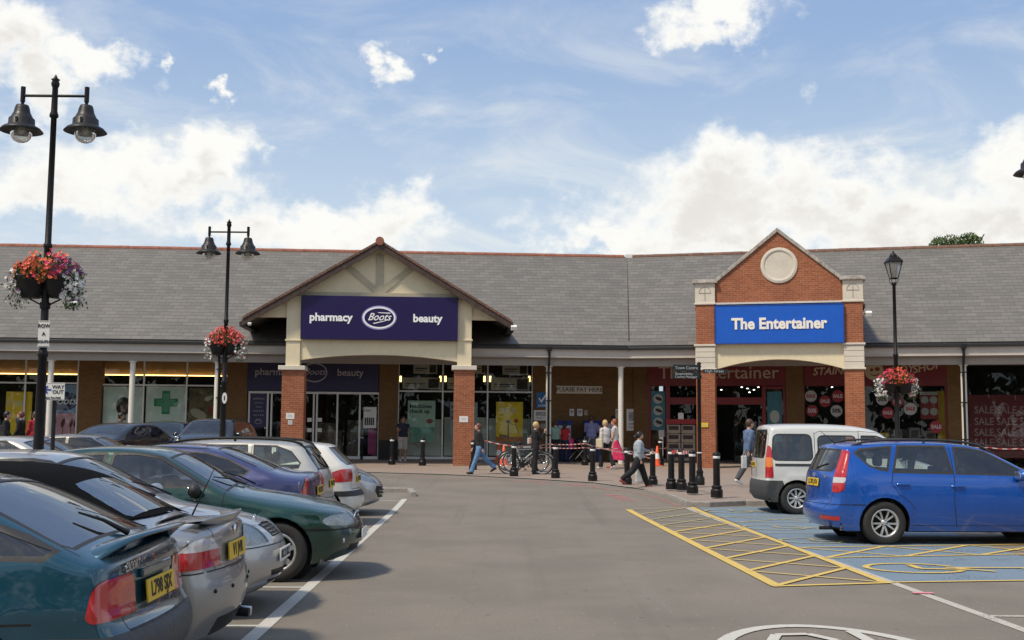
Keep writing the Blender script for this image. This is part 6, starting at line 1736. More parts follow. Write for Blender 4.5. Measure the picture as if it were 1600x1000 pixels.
# 4 dark green car, nose towards the aisle
P_GRN = m_paint('dark_green_paint', (0.002, 0.040, 0.030), .35, .22)
S4 = dict(L=4.55, W=1.75, H=1.43, belt=(.91, .97), sill=.19, wheels=(.84, 3.56), Rw=.315, paint=P_GRN, pf=.26, tumble=.24, rim='six', crease=.60, mirror=(1.72, .97), mirror_mat=TRIM,
    label='dark green saloon parked nose out, its bumper over the white bay line',
    keys=[(.25, .20, .12, .03), (.08, .26, .22, .04), (.0, .40, .26, .05), (.02, .54, .26, .06), (.07, .66, .24, .07), (.22, .76, .16, .08), (.6, .86, .11, .06), (1.1, .93, .08, .05), (1.38, .97, .07, .05), (2.02, 1.33, .06, .05), (2.3, 1.41, .04, .06), (2.8, 1.43, .035, .07), (3.3, 1.39, .04, .07), (3.7, 1.26, .05, .06), (4.15, 1.03, .06, .06), (4.38, 1.0, .08, .05), (4.45, .9, .10, .05), (4.46, .62, .12, .05), (4.55, .54, .14, .05), (4.52, .34, .14, .04), (4.4, .2, .10, .03)],
    cuts=[('windscreen', CARGS, 'top', [(1.43, -1), (1.43, .70), (2.05, .56), (2.05, -1)], {'frame': .03}),
          ('rear_window', CARGS, 'top', [(3.45, -1), (3.45, .54), (4.0, .62), (4.02, -1)], {'frame': .03}),
          ('side_window', CARG, 'side', [(2.64, 1.325), (2.4, 1.33), (2.15, 1.29), (1.62, 1.0), (2.70, 1.01)], {'frame': .03}),
          ('side_window', CARG, 'side', [(2.76, 1.325), (3.1, 1.31), (3.42, 1.24), (3.50, 1.20), (3.52, 1.02), (2.79, 1.01)], {'frame': .03}),
          ('side_window', CARG, 'side', [(3.58, 1.19), (3.80, 1.06), (3.58, 1.03)], {'frame': .02}),
          ('headlamp', HEADL, 'side', [(-.1, .60), (.12, .575), (.34, .60), (.38, .65), (.28, .715), (-.1, .71)], {'any': 1, 'off': .005, 'rmax': .6}),
          ('nose_mid', None, 'front', [(-.1, .50), (.25, .50), (.26, .90), (-.1, .90)], {}),
          ('grille', BLACK2, 'front', [(-.1, .60), (.15, .605), (.19, .65), (.15, .70), (-.1, .705)], {'per': False, 'off': -.01}),
          ('lower_grille', BLACK2, 'front', [(-.1, .28), (.45, .29), (.45, .37), (-.1, .37)], {'per': False, 'off': -.02}),
          ('tail_lamp', TAIL, 'side', [(4.15, .75), (4.2, .95), (4.8, .95), (4.8, .75)], {'any': 1, 'off': .004, 'rmin': 4.1})],
    seams=[('side', [(2.72, 1.34), (2.74, .6), (2.72, .28)], .010), ('side', [(1.42, .98), (1.44, .6), (1.42, .28)], .010), ('side', [(-.2, .54), (.56, .555)], .012), ('front', [(-.1, .54), (.9, .54)], .010), ('top', [(.40, .58), (.9, .70), (1.38, .76)], .010), ('top', [(.16, .2), (.40, .58)], .010)])
r = put(S4, -1.28, 13.35, False)
wipers(S4, r, 1.34, 0, 1.62, 0)
P3 = S4['P3']; hit = S4['hit']
ring_c = hit(y=0, z=.65, d='front'); m = MB(); m.tube([P3(ring_c.x-.01+abs(cos(a))*.03, .19*cos(a), .652+.055*sin(a)) for a in [2*pi*i/24 for i in range(24)]], .008, 6, closed=True); m.build('grille_surround', CHROME, r)
h = hit(y=0, z=.44, d='front'); m = MB(); m.box(-.26, .26, 0, .01, -.056, .056); pl_ = m.build('number_plate', PLW, r); pl_.matrix_local = Matrix.Translation(P3(h.x-.015, 0, .46)) @ Matrix.Rotation(pi/2, 4, 'Z')
m = MB(); 
for s in (-1, 1): h = hit(y=.58, z=.42, d='front'); m = MB(); m.ball(P3(h.x+.01, s*.58, .42), .04, 10, 0, (.4, 1, .8)); m.build('fog_lamp', TAILC, r)

# 5 purple-blue saloon, tail towards the aisle
P_PUR = m_paint('purple_blue_paint', (0.050, 0.055, 0.155), .45, .27)
S5 = dict(L=4.58, W=1.80, H=1.43, belt=(.93, 1.0), sill=.20, wheels=(.86, 3.58), Rw=.315, paint=P_PUR, pr=.16, tumble=.26, rim='five', mirror=(1.6, .98),
    label='purple-blue saloon with upright red tail lamps, parked tail out beyond the green car',
    keys=[(.2, .2, .1, .03), (.03, .3, .18, .05), (.0, .5, .2, .06), (.06, .68, .16, .06), (.5, .82, .08, .05), (1.1, .92, .06, .05), (1.35, .97, .06, .05), (2.0, 1.32, .06, .05), (2.3, 1.41, .04, .07), (2.7, 1.43, .04, .08), (3.2, 1.40, .05, .08), (3.7, 1.22, .06, .07), (4.05, 1.07, .06, .06), (4.40, 1.06, .08, .04), (4.45, 1.0, .10, .05), (4.47, .66, .12, .05), (4.56, .58, .14, .05), (4.57, .38, .14, .05), (4.44, .22, .10, .03)],
    cuts=[('windscreen', CARGS, 'top', [(1.40, -1), (1.40, .70), (2.03, .56), (2.03, -1)], {'frame': .03}),
          ('rear_window', CARGS, 'top', [(3.22, -1), (3.22, .50), (3.30, .54), (3.86, .62), (3.92, .58), (3.94, -1)], {'frame': .02}),
          ('side_window', CARGD, 'side', [(2.62, 1.32), (2.4, 1.33), (2.15, 1.29), (1.6, 1.02), (2.62, 1.03)], {'frame': .02}),
          ('side_window', CARGD, 'side', [(2.68, 1.325), (3.1, 1.30), (3.40, 1.22), (3.66, 1.09), (3.62, 1.05), (2.70, 1.03)], {'frame': .02}),
          ('tail_lamp', TAIL, 'side', [(4.22, .68), (4.32, .80), (4.36, .92), (4.36, 1.02), (4.8, 1.02), (4.8, .66)], {'any': 1, 'off': .006, 'rmin': 4.05}),
          ('headlamp', HEADL, 'side', [(-.1, .6), (.45, .62), (.36, .74), (-.1, .70)], {'any': 1, 'off': .004, 'rmax': .5}),
          ('body_mid', None, 'rear', [(-.1, .50), (.54, .50), (.62, .80), (.58, 1.1), (-.1, 1.1)], {})],
    seams=[('side', [(2.65, 1.33), (2.66, .6), (2.62, .28)], .010), ('side', [(1.4, .98), (1.42, .28)], .010), ('rear', [(-.1, .62), (.62, .62)], .010), ('rear', [(.56, .62), (.56, 1.04)], .010), ('side', [(1.9, 1.36), (2.5, 1.385), (3.2, 1.36), (3.9, 1.08)], .012)])
r = put(S5, -1.98, 15.6, True)
def rear_plate(S, r, z, t_, dx=.012, pitch=-4, w=.52):
    h = S['hit'](y=0, z=z, d='rear'); m = MB(); m.box(-w/2, w/2, 0, .01, -.058, .058); pl_ = m.build('number_plate', PLY, r, bevel=.003)
    pl_.matrix_local = Matrix.Translation(S['P3'](h.x+dx, 0, z)) @ Matrix.Rotation(-pi/2, 4, 'Z') @ Matrix.Rotation(R(pitch), 4, 'X')
    text(t_, LETK, 'lettering', pl_, (0, -.002, 0), size=.105, offset=.0025, extrude=.001)
rear_plate(S5, r, .82, 'Y412 KPG')

# 6 white-silver estate with roof rails
P_WSIL = m_paint('pale_silver_paint', (0.50, 0.49, 0.45), .40, .30)
S6 = dict(L=4.49, W=1.71, H=1.47, belt=(.93, .99), sill=.20, wheels=(.86, 3.50), Rw=.31, paint=P_WSIL, pr=.12, tumble=.20, rim='trim', mirror=(1.5, .98),
    label='pale silver estate car with dark roof rails, parked tail out in the left row', rails=(1.9, 4.15, .56), rail_mat=BLACK2, rail_r=.02,
    keys=[(.2, .2, .1, .03), (.03, .3, .18, .05), (.0, .5, .2, .06), (.06, .68, .16, .06), (.5, .82, .08, .05), (1.1, .93, .06, .05), (1.3, .97, .06, .05), (1.9, 1.33, .06, .05), (2.2, 1.43, .04, .06), (2.8, 1.47, .035, .07), (3.5, 1.46, .035, .07), (3.95, 1.43, .04, .06), (4.10, 1.38, .05, .05), (4.36, 1.0, .09, .05), (4.41, .90, .10, .05), (4.42, .60, .12, .05), (4.49, .52, .14, .05), (4.48, .34, .14, .05), (4.36, .22, .10, .03)],
    cuts=[('windscreen', CARGS, 'top', [(1.35, -1), (1.35, .68), (1.93, .56), (1.93, -1)], {'frame': .03}),
          ('rear_window', CARGD, 'rear', [(-1, 1.04), (.60, 1.04), (.52, 1.345), (-1, 1.36)], {'frame': .03, 'rmin': 3.9}),
          ('side_window', CARG, 'side', [(2.42, 1.36), (2.2, 1.35), (2.0, 1.30), (1.5, 1.02), (2.45, 1.03)], {'frame': .02}),
          ('side_window', CARG, 'side', [(2.52, 1.37), (3.22, 1.37), (3.26, 1.05), (2.54, 1.03)], {'frame': .02}),
          ('side_window', CARG, 'side', [(3.34, 1.37), (3.66, 1.36), (3.88, 1.28), (4.02, 1.12), (4.0, 1.06), (3.36, 1.05)], {'frame': .02}),
          ('tail_lamp', TAIL, 'side', [(4.08, .74), (4.12, .96), (4.20, .99), (4.8, .99), (4.8, .72)], {'any': 1, 'off': .006, 'rmin': 4.05}),
          ('headlamp', HEADL, 'side', [(-.1, .6), (.45, .62), (.36, .74), (-.1, .70)], {'any': 1, 'off': .004, 'rmax': .5}),
          ('body_mid', None, 'rear', [(-.1, .50), (.56, .50), (.58, 1.02), (-.1, 1.02)], {})],
    seams=[('side', [(2.47, 1.37), (2.48, .6), (2.45, .28)], .010), ('side', [(1.35, .98), (1.35, .28)], .010), ('side', [(3.30, 1.38), (3.32, .8), (3.1, .62)], .010), ('rear', [(-.1, .60), (.62, .60)], .010), ('rear', [(.60, .6), (.61, 1.02), (.56, 1.36)], .010), ('side', [(4.02, 1.40), (4.28, 1.03), (4.33, .7)], .010)])
r = put(S6, -2.16, 18.0, True); rear_plate(S6, r, .80, 'W61 LNB')
m = MB(); P3 = S6['P3']; a_ = P3(4.34, 0, 1.05); b_ = P3(4.17, .33, 1.28); m.tube([a_, a_.lerp(b_, .5)+Vector((-.03, 0, .01)), b_], [.018, .012, .006], 6); m.build('rear_wiper', BLACK2, r)

# 7 white small hatchback
P_WHT = m_paint('white_paint', (0.66, 0.65, 0.60), .0, .30)
S7 = dict(L=3.83, W=1.66, H=1.43, belt=(.92, 1.0), sill=.19, wheels=(.75, 3.19), Rw=.29, paint=P_WHT, pr=.20, tumble=.22, rim='trim', mirror=(1.3, .98),
    label='white small hatchback with a black bumper strip, parked tail out in the left row', crease=None,
    keys=[(.2, .2, .1, .03), (.03, .3, .18, .05), (.0, .5, .2, .06), (.08, .68, .16, .06), (.45, .84, .08, .05), (.85, .94, .06, .05), (1.0, .98, .06, .05), (1.65, 1.34, .06, .05), (2.0, 1.42, .04, .06), (2.5, 1.43, .035, .07), (3.1, 1.39, .04, .07), (3.28, 1.36, .05, .04), (3.30, 1.32, .06, .04), (3.66, 1.0, .10, .06), (3.72, .88, .13, .06), (3.73, .60, .16, .05), (3.82, .52, .18, .05), (3.82, .34, .18, .05), (3.7, .22, .10, .03)],
    cuts=[('windscreen', CARGS, 'top', [(1.05, -1), (1.05, .66), (1.68, .54), (1.68, -1)], {'frame': .03}),
          ('rear_window', CARGD, 'rear', [(-1, 1.04), (.50, 1.04), (.58, 1.10), (.52, 1.30), (-1, 1.31)], {'frame': .02, 'rmin': 3.2}),
          ('side_window', CARGD, 'side', [(2.3, 1.33), (2.0, 1.34), (1.7, 1.30), (1.2, 1.02), (2.3, 1.03)], {'frame': .02}),
          ('side_window', CARGD, 'side', [(2.4, 1.33), (2.9, 1.28), (3.1, 1.15), (2.42, 1.04)], {'frame': .02}),
          ('tail_lamp', TAIL, 'side', [(3.30, .80), (3.34, .90), (3.5, .955), (4.2, .955), (4.2, .76), (3.42, .74)], {'any': 1, 'off': .006, 'rmin': 3.25}),
          ('bumper_strip', TRIM, 'side', [(3.30, .50), (3.30, .59), (4.2, .59), (4.2, .50)], {'any': 1, 'off': .008, 'rmin': 3.2, 'per': False}),
          ('body_mid', None, 'rear', [(-.1, .64), (.52, .64), (.46, 1.0), (-.1, 1.0)], {})],
    seams=[('side', [(2.35, 1.33), (2.36, .6), (2.3, .28)], .010), ('rear', [(-.1, .62), (.56, .62), (.52, 1.0)], .010)])
r = put(S7, -1.96, 20.35, True); rear_plate(S7, r, .78, 'V337 OBY')

# 8 silver small car nose out
S8 = dict(L=4.03, W=1.73, H=1.46, belt=(.95, 1.0), sill=.18, wheels=(.85, 3.38), Rw=.31, paint=P_SIL2, pf=.26, tumble=.22, rim='five', mirror=(1.4, 1.0),
    label='silver small car parked nose out at the far end of the left row',
    keys=[(.25, .19, .1, .03), (.06, .26, .22, .04), (.0, .42, .26, .05), (.05, .58, .24, .06), (.16, .70, .2, .07), (.5, .86, .12, .07), (.95, .97, .08, .05), (1.1, 1.02, .06, .05), (1.8, 1.38, .06, .05), (2.1, 1.45, .04, .06), (2.6, 1.46, .035, .07), (3.2, 1.40, .04, .07), (3.6, 1.28, .05, .06), (3.88, 1.0, .10, .06), (3.95, .88, .13, .06), (3.96, .60, .16, .05), (4.02, .52, .18, .05), (4.0, .34, .18, .05), (3.9, .22, .10, .03)],
    cuts=[('windscreen', CARGS, 'top', [(1.16, -1), (1.16, .68), (1.82, .55), (1.82, -1)], {'frame': .03}),
          ('side_window', CARGD, 'side', [(2.4, 1.35), (2.1, 1.36), (1.8, 1.31), (1.4, 1.06), (2.4, 1.05)], {'frame': .02}),
          ('side_window', CARGD, 'side', [(2.5, 1.35), (3.1, 1.30), (3.3, 1.15), (2.5, 1.06)], {'frame': .02}),
          ('headlamp', HEADL, 'side', [(-.1, .60), (.15, .60), (.75, .82), (.72, .87), (.40, .82), (-.1, .72)], {'any': 1, 'off': .004, 'rmax': .85}),
          ('nose_mid', None, 'front', [(-.1, .5), (.36, .5), (.36, .92), (-.1, .92)], {}),
          ('lower_grille', BLACK2, 'front', [(-.1, .32), (.40, .34), (.54, .46), (.44, .56), (-.1, .50)], {'per': False, 'off': -.02})],
    seams=[('side', [(2.45, 1.33), (2.46, .6), (2.4, .28)], .010), ('side', [(1.3, 1.0), (1.3, .28)], .010)])
r = put(S8, -1.80, 22.7, False)
P3 = S8['P3']; hit = S8['hit']
for k in range(2):
    z = .40+.06*k; h = hit(y=0, z=z, d='front'); h2 = hit(y=.38, z=z, d='front'); m = MB(); m.tube([P3(h2.x, -.38, z), P3(h.x-.003, 0, z), P3(h2.x, .38, z)], .012, 6); m.build('grille_bar', CHROME, r)

# ---------------------------------------------------------------- the two cars on the right
P_BLUE = m_paint('bright_blue_paint', (0.003, 0.080, 0.40), .30, .22)
SB_ = dict(L=4.475, W=1.775, H=1.52, belt=(.96, 1.02), sill=.20, wheels=(.88, 3.58), Rw=.318, paint=P_BLUE, pr=.19, tumble=.22, rim='double', crease=None, flare=.022, mirror=(1.55, 1.02), rails=(1.75, 3.95, .555), rail_mat=TRIM, rail_r=.017, ds=.04,
    label='bright blue estate car with roof rails, tail towards the aisle', handles=[(2.48, .86), (3.30, .885)],
    keys=[(.25, .2, .12, .03), (.06, .28, .22, .04), (.0, .44, .26, .05), (.04, .62, .24, .06), (.16, .76, .2, .07), (.55, .90, .10, .06), (1.05, 1.0, .08, .05), (1.2, 1.05, .06, .05), (1.85, 1.40, .06, .05), (2.15, 1.485, .04, .06), (2.7, 1.52, .035, .06), (3.4, 1.51, .035, .06), (3.95, 1.475, .04, .05), (4.12, 1.455, .06, .03), (4.13, 1.41, .08, .04), (4.30, 1.10, .12, .06), (4.36, .98, .14, .06), (4.385, .60, .16, .05), (4.46, .555, .19, .04), (4.475, .38, .20, .05), (4.34, .24, .12, .03)],
    cuts=[('windscreen', CARGS, 'top', [(1.26, -1), (1.26, .70), (1.88, .57), (1.88, -1)], {'frame': .03}),
          ('rear_window', CARGD, 'rear', [(-1, 1.07), (.50, 1.07), (.57, 1.12), (.50, 1.38), (-1, 1.39)], {'frame': .02, 'rmin': 4.0}),
          ('side_window', CARG, 'side', [(2.44, 1.41), (2.25, 1.40), (2.0, 1.35), (1.52, 1.08), (1.50, 1.04), (2.46, 1.06)], {'frame': .03}),
          ('side_window', CARG, 'side', [(2.60, 1.42), (3.28, 1.42), (3.40, 1.08), (2.56, 1.065)], {'frame': .035}),
          ('side_window', CARG, 'side', [(3.42, 1.415), (3.86, 1.375), (3.93, 1.33), (3.76, 1.16), (3.62, 1.11), (3.52, 1.095)], {'frame': .03}),
          ('tail_lamp', TAIL, 'side', [(4.02, 1.355), (4.08, 1.375), (4.5, 1.375), (4.6, .90), (4.6, .76), (4.22, .755), (4.16, .80), (4.14, .93)], {'any': 1, 'off': .008, 'rmin': 3.94}),
          ('tail_lamp', TAILC, 'side', [(4.15, .895), (4.6, .895), (4.6, .975), (4.12, .975)], {'any': 1, 'off': .009, 'rmin': 4.0, 'label': 'clear middle lens'}),
          ('body_mid', None, 'rear', [(-.1, .60), (.63, .60), (.66, 1.03), (.62, 1.15), (.545, 1.42), (-.1, 1.42)], {}),
          ('rear_window', CARGD, 'rear', [(-1, 1.07), (.56, 1.07), (.60, 1.12), (.52, 1.37), (-1, 1.38)], {'frame': .02, 'rmin': 4.0}),
          ('reflector', TAIL, 'side', [(4.22, .345), (4.22, .405), (4.40, .405), (4.40, .345)], {'any': 1, 'off': .006, 'rmin': 4.15}),
          ('headlamp', HEADL, 'side', [(-.1, .62), (.2, .62), (.7, .82), (.6, .88), (.2, .80)], {'any': 1, 'off': .004, 'rmax': .8})],
    seams=[('side', [(2.52, 1.43), (2.52, 1.05), (2.54, .6), (2.50, .26)], .011), ('side', [(3.42, 1.10), (3.47, .90), (3.36, .74), (3.20, .62), (3.13, .52)], .011), ('side', [(1.36, 1.05), (1.36, .28)], .011),
           ('side', [(3.86, .585), (4.6, .57)], .010), ('rear', [(-.1, .575), (.9, .575)], .010), ('side', [(3.92, 1.45), (4.3, 1.40)], .006), ('rear', [(.50, .50), (.63, .62), (.66, 1.03)], .010), ('side', [(1.3, .285), (3.15, .285)], .008)])
del SB_['cuts'][1]
r = make_car(SB_)
# the near rear wheel touches the ground where the photograph has it
wpt = gp(1384, 852)
L2 = SB_['L']; ang = math.atan2(AN.y, AN.x) + R(1.0)
def place_by_wheel(S, r, pt, which, ang, near=-1):
    tr_ = S.get('track', S['W']/2-.105) + .09
    lx = S['L']/2-S['wheels'][which]; ly = near*tr_
    c_, s_ = cos(ang), sin(ang)
    place(r, pt.x-(lx*c_-ly*s_), pt.y-(lx*s_+ly*c_), ang)
place_by_wheel(SB_, r, wpt, 1, ang)
rear_plate(SB_, r, .885, 'LC08 JXN', .012, -8)
P3 = SB_['P3']; hit = SB_['hit']
m = MB(); h = hit(y=0, z=.99, d='rear'); m.tube([P3(h.x+.006, .055*cos(a), .99+.032*sin(a)) for a in [2*pi*i/16 for i in range(16)]], .005, 5, closed=True); m.tube([P3(h.x+.006, -.03, .965), P3(h.x+.006, .03, 1.015)], .005, 5); m.build('oval_badge', CHROME, r)
e_ = empty('badge', P3(hit(y=.40, z=.98, d='rear').x+.004, .0, .975), -pi/2, r); text('CRDi', CHROME, 'lettering', e_, (.40, 0, 0), size=.06, extrude=.003); text('i30', CHROME, 'lettering', e_, (-.42, .0, -.07), size=.07, extrude=.003)
m = MB(); a_ = P3(4.30, 0, 1.09); b_ = P3(4.245, -.34, 1.17); m.tube([a_, b_], [.02, .008], 6); m.build('rear_wiper', BLACK2, r)
m = MB(); a_ = P3(4.0, 0, 1.46); m.tube([a_, a_+Vector((-.25, 0, .20))], [.009, .003], 5); m.build('aerial', BLACK2, r)
m = MB(); m.cyl(P3(4.25, -.5, .22), P3(4.44, -.5, .22), .028, n=10); m.build('exhaust_tip', BLACK2, r)

# van
P_VAN = m_paint('van_silver_white', (0.62, 0.62, 0.59), .15, .30)
BUMP = plain('charcoal_bumper', (0.045, 0.046, 0.048), .65, var=.12)
SV = dict(L=4.00, W=1.66, H=1.80, belt=(1.08, 1.12), sill=.24, wheels=(.72, 3.32), Rw=.315, paint=P_VAN, paint2=BUMP, pr=.10, pf=.2, tumble=.10, rim='trim', crease=None, flare=.03, mirror=(1.2, 1.15), mirror_mat=TRIM, smooth=3,
    label='silver-white passenger van with charcoal bumper, behind the blue estate', cat='van', name='parked_van',
    keys=[(.25, .24, .12, .03), (.06, .30, .2, .04), (.0, .5, .24, .05), (.08, .75, .22, .06), (.3, .95, .14, .06), (.75, 1.10, .10, .05), (.95, 1.17, .08, .05), (1.45, 1.62, .08, .06), (1.75, 1.74, .06, .08), (2.3, 1.80, .05, .09), (3.2, 1.81, .05, .09), (3.74, 1.79, .05, .07), (3.86, 1.75, .05, .05), (3.94, 1.15, .05, .06), (3.95, 1.05, .06, .07), (3.95, .66, .06, .07), (4.02, .62, .08, .05), (4.03, .38, .08, .05), (3.95, .26, .08, .03)],
    cuts=[('paint2', 1, 'side', [(3.42, .1), (5, .1), (5, .665), (3.60, .665)], {'any': 1}), ('paint2', 1, 'side', [(-1, .1), (.6, .1), (.5, .62), (-1, .62)], {'any': 1}), ('paint2', 1, 'side', [(.9, .1), (3.2, .1), (3.2, .36), (.9, .36)], {}),
          ('windscreen', CARGS, 'top', [(1.0, -1), (1.0, .68), (1.50, .62), (1.50, -1)], {'frame': .03}),
          ('rear_window', CARGD, 'rear', [(-1, 1.12), (.54, 1.12), (.60, 1.20), (.57, 1.60), (.50, 1.66), (-1, 1.66)], {'frame': .025, 'rmin': 3.6}),
          ('side_window', CARG, 'side', [(1.98, 1.55), (1.7, 1.55), (1.5, 1.48), (1.22, 1.20), (1.22, 1.14), (1.98, 1.14)], {'frame': .025}),
          ('side_window', CARG, 'side', [(2.12, 1.55), (2.86, 1.55), (2.86, 1.14), (2.12, 1.14)], {'frame': .025, 'round': 2}),
          ('side_window', CARG, 'side', [(3.02, 1.57), (3.74, 1.57), (3.78, 1.08), (3.00, 1.08)], {'frame': .028, 'round': 2}),
          ('tail_lamp', TAIL, 'side', [(3.78, .72), (3.80, 1.30), (3.83, 1.36), (5, 1.36), (5, .72)], {'any': 1, 'off': .010, 'rmin': 3.76}),
          ('tail_lamp', AMBER, 'side', [(3.79, .93), (5, .93), (5, 1.12), (3.79, 1.12)], {'any': 1, 'off': .012, 'rmin': 3.76, 'label': 'amber middle lens'}),
          ('body_mid', None, 'rear', [(-.1, .668), (.66, .668), (.655, 1.40), (-.1, 1.40)], {}),
          ('rear_window', CARGD, 'rear', [(-1, 1.12), (.52, 1.12), (.58, 1.20), (.55, 1.60), (.48, 1.66), (-1, 1.66)], {'frame': .022, 'rmin': 3.6}),
          ('slide_rail', TRIM, 'side', [(3.02, 1.00), (3.74, 1.00), (3.74, .955), (3.02, .955)], {'off': .010}),
          ('headlamp', HEADL, 'side', [(-.1, .66), (.1, .66), (.52, .84), (.44, .96), (.12, .86)], {'any': 1, 'off': .004, 'rmax': .6})],
    seams=[('side', [(2.05, 1.66), (2.05, .40)], .011), ('side', [(2.94, 1.62), (2.94, .75), (2.8, .6), (2.76, .40)], .011), ('side', [(2.05, 1.645), (2.86, 1.645), (2.94, 1.60)], .009), ('side', [(1.15, 1.15), (1.1, .4)], .011), ('side', [(1.15, 1.2), (1.6, 1.62), (2.05, 1.66)], .009), ('rear', [(.02, .668), (.02, 1.72)], .012), ('rear', [(.655, .67), (.655, 1.40), (.60, 1.70)], .008)])
del SV['cuts'][4]
r = make_car(SV); wpt = gp(1246, 804.5)
place_by_wheel(SV, r, wpt, 1, math.atan2(AN.y, AN.x) + R(-1.5))
rear_plate(SV, r, .965, 'LC03 DXK', .012, 0); P3 = SV['P3']
pp = [c for c in r.children if c.name.startswith('number_plate')][0]; pp.location.y = .28; pp.scale = (.8, 1, .9)
m = MB(); m.tube([P3(3.90, .45, 1.05), P3(3.90, .40, 1.24), P3(3.885, .36, 1.42)], [.02, .012, .008], 6); m.build('rear_wiper', BLACK2, r)
m = MB(); m.ball(P3(3.80, .1, 1.755), .05, 10, 0, (.6, 1.3, .4)); m.build('high_brake_lamp', TAIL, r)

# ---------------------------------------------------------------- cars further back on the left
def backcar(L_, W_, H_, kind, paint, label, x, y, rz, glass=CARGD, tail=True, head=True, rails=None):
    b0, b1 = .92*H_/1.43, .98*H_/1.43; h = H_
    if kind == 'hatch':
        keys = [(.2, .2, .1, .03), (.03, .3, .18, .05), (.0, .5, .2, .06), (.08, .68, .16, .06), (.5, .84, .08, .05), (.95, b0+.03, .06, .05), (1.1, b0+.06, .06, .05), (1.75, h-.08, .06, .05), (2.1, h-.01, .04, .06), (2.6, h, .035, .07), (3.2, h-.04, .04, .07), (3.6*L_/4.1, h-.12, .05, .06), (3.92*L_/4.1, b1+.04, .09, .06), (L_-.08, .86, .12, .06), (L_-.07, .6, .14, .05), (L_, .52, .16, .05), (L_, .34, .16, .05), (L_-.12, .22, .1, .03)]
    else:
        keys = [(.2, .2, .1, .03), (.03, .3, .18, .05), (.0, .5, .2, .06), (.08, .68, .16, .06), (.5, .84, .08, .05), (1.1, b0+.02, .06, .05), (1.3, b0+.05, .06, .05), (1.95, h-.08, .06, .05), (2.3, h-.01, .04, .06), (2.8, h, .035, .07), (3.25, h-.05, .04, .07), (3.7, h-.22, .05, .06), (L_-.45, b1+.05, .06, .06), (L_-.12, b1+.03, .08, .05), (L_-.08, .86, .10, .05), (L_-.07, .6, .12, .05), (L_, .52, .14, .05), (L_, .34, .14, .05), (L_-.12, .22, .1, .03)]
    xa = L_*.40
    cuts = [('windscreen', glass, 'top', [(1.16 if kind == 'hatch' else 1.36, -1), (1.16 if kind == 'hatch' else 1.36, .68), (1.78 if kind == 'hatch' else 1.98, .55), (1.78 if kind == 'hatch' else 1.98, -1)], {'frame': .03}),
            ('side_window', glass, 'side', [(2.55, h-.10), (2.1, h-.10), (1.45, b0+.09), (2.55, b0+.09)], {'frame': .02}),
            ('side_window', glass, 'side', [(2.65, h-.10), (3.2, h-.13), (3.5, b1+.10), (2.65, b1+.06)], {'frame': .02}),
            ('tail_lamp', TAIL, 'side', [(L_-.42, .72), (L_-.38, .93), (L_+.3, .93), (L_+.3, .72)], {'any': 1, 'off': .005, 'rmin': L_-.45}),
            ('headlamp', HEADL, 'side', [(-.1, .6), (.45, .62), (.36, .76), (-.1, .72)], {'any': 1, 'off': .004, 'rmax': .5})]
    if kind == 'hatch': cuts.append(('rear_window', glass, 'rear', [(-1, b1+.07), (.58, b1+.07), (.50, h-.13), (-1, h-.12)], {'frame': .02, 'rmin': L_*.75}))
    else: cuts.append(('rear_window', glass, 'top', [(3.32, -1), (3.32, .52), (L_-.62, .62), (L_-.60, -1)], {'frame': .02}))
    cuts.append(('body_mid', None, 'rear', [(-.1, .5), (.46, .5), (.46, b1), (-.1, b1)], {}))
    S = dict(L=L_, W=W_, H=H_, belt=(b0, b1), wheels=(.82, L_-.72), Rw=.30, paint=paint, pr=.16, pf=.2, tumble=.2, cuts=cuts, keys=keys, label=label, ds=.07, far=False, rim='trim', mirror=(1.42, b0+.06), rails=rails)
    r_ = place(make_car(S), x, y, rz)
    if y > 30: r_.scale = (1.07, 1.07, 1.10)
    return r_
P_BLK = m_paint('black_paint', (0.010, 0.010, 0.012), .1, .22); P_DPUR = m_paint('dark_violet_paint', (0.038, 0.032, 0.085), .4, .3); P_DTEAL = m_paint('dark_teal_paint', (0.012, 0.05, 0.065), .4, .3)
P_GREY = m_paint('warm_grey_paint', (0.20, 0.185, 0.17), .5, .3); P_RED = m_paint('maroon_paint', (0.10, 0.012, 0.03), .3, .3)
e0 = math.atan2(AN.y, AN.x)
q = aw(-6.75-2.05, 22.6); backcar(4.15, 1.70, 1.45, 'hatch', P_WSIL, 'silver car in the second row, roof and windscreen seen over the green car', q.x, q.y, e0, CARG)
q = aw(-7.15-2.2, 25.2); backcar(4.4, 1.72, 1.42, 'saloon', P_DPUR, 'dark violet car in the second row beside the silver one', q.x, q.y, e0)
q = aw(-6.9-2.2, 27.8); backcar(4.4, 1.72, 1.40, 'saloon', P_GREY, 'warm grey saloon in the second row beyond the violet car', q.x, q.y, e0)
q = aw(-6.75-2.05, 20.1); backcar(4.1, 1.70, 1.42, 'hatch', P_SIL2, 'silver car at the left edge, only its windscreen corner in view', q.x-2.05, q.y, e0, CARG)
q = gp(60, 716); backcar(4.2, 1.74, 1.50, 'hatch', P_GREY, 'grey hatchback with red lamps seen from behind, left of the lamp post', q.x+.6, 36.8, pi/2+.10, CARG)
q = at(205, 690, 36.4); backcar(4.5, 1.78, 1.43, 'saloon', P_BLK, 'black saloon with red tail lamps seen from behind, near the brick pier', q.x, 36.6, pi/2-.32)
q = at(249, 690, 39.0); backcar(4.1, 1.70, 1.46, 'hatch', P_DTEAL, 'dark teal car facing the camera beyond the black saloon', q.x, 39.5, -pi/2+.05)
q = at(284, 690, 39.5); backcar(4.1, 1.70, 1.38, 'hatch', P_RED, 'maroon car partly hidden beyond the dark teal car', q.x, 40.2, -pi/2+.1)
q = at(330, 690, 38.0); backcar(4.4, 1.80, 1.56, 'hatch', P_BLK, 'black high car behind the pale silver estate, facing the camera', q.x, 38.5, -pi/2-.05)
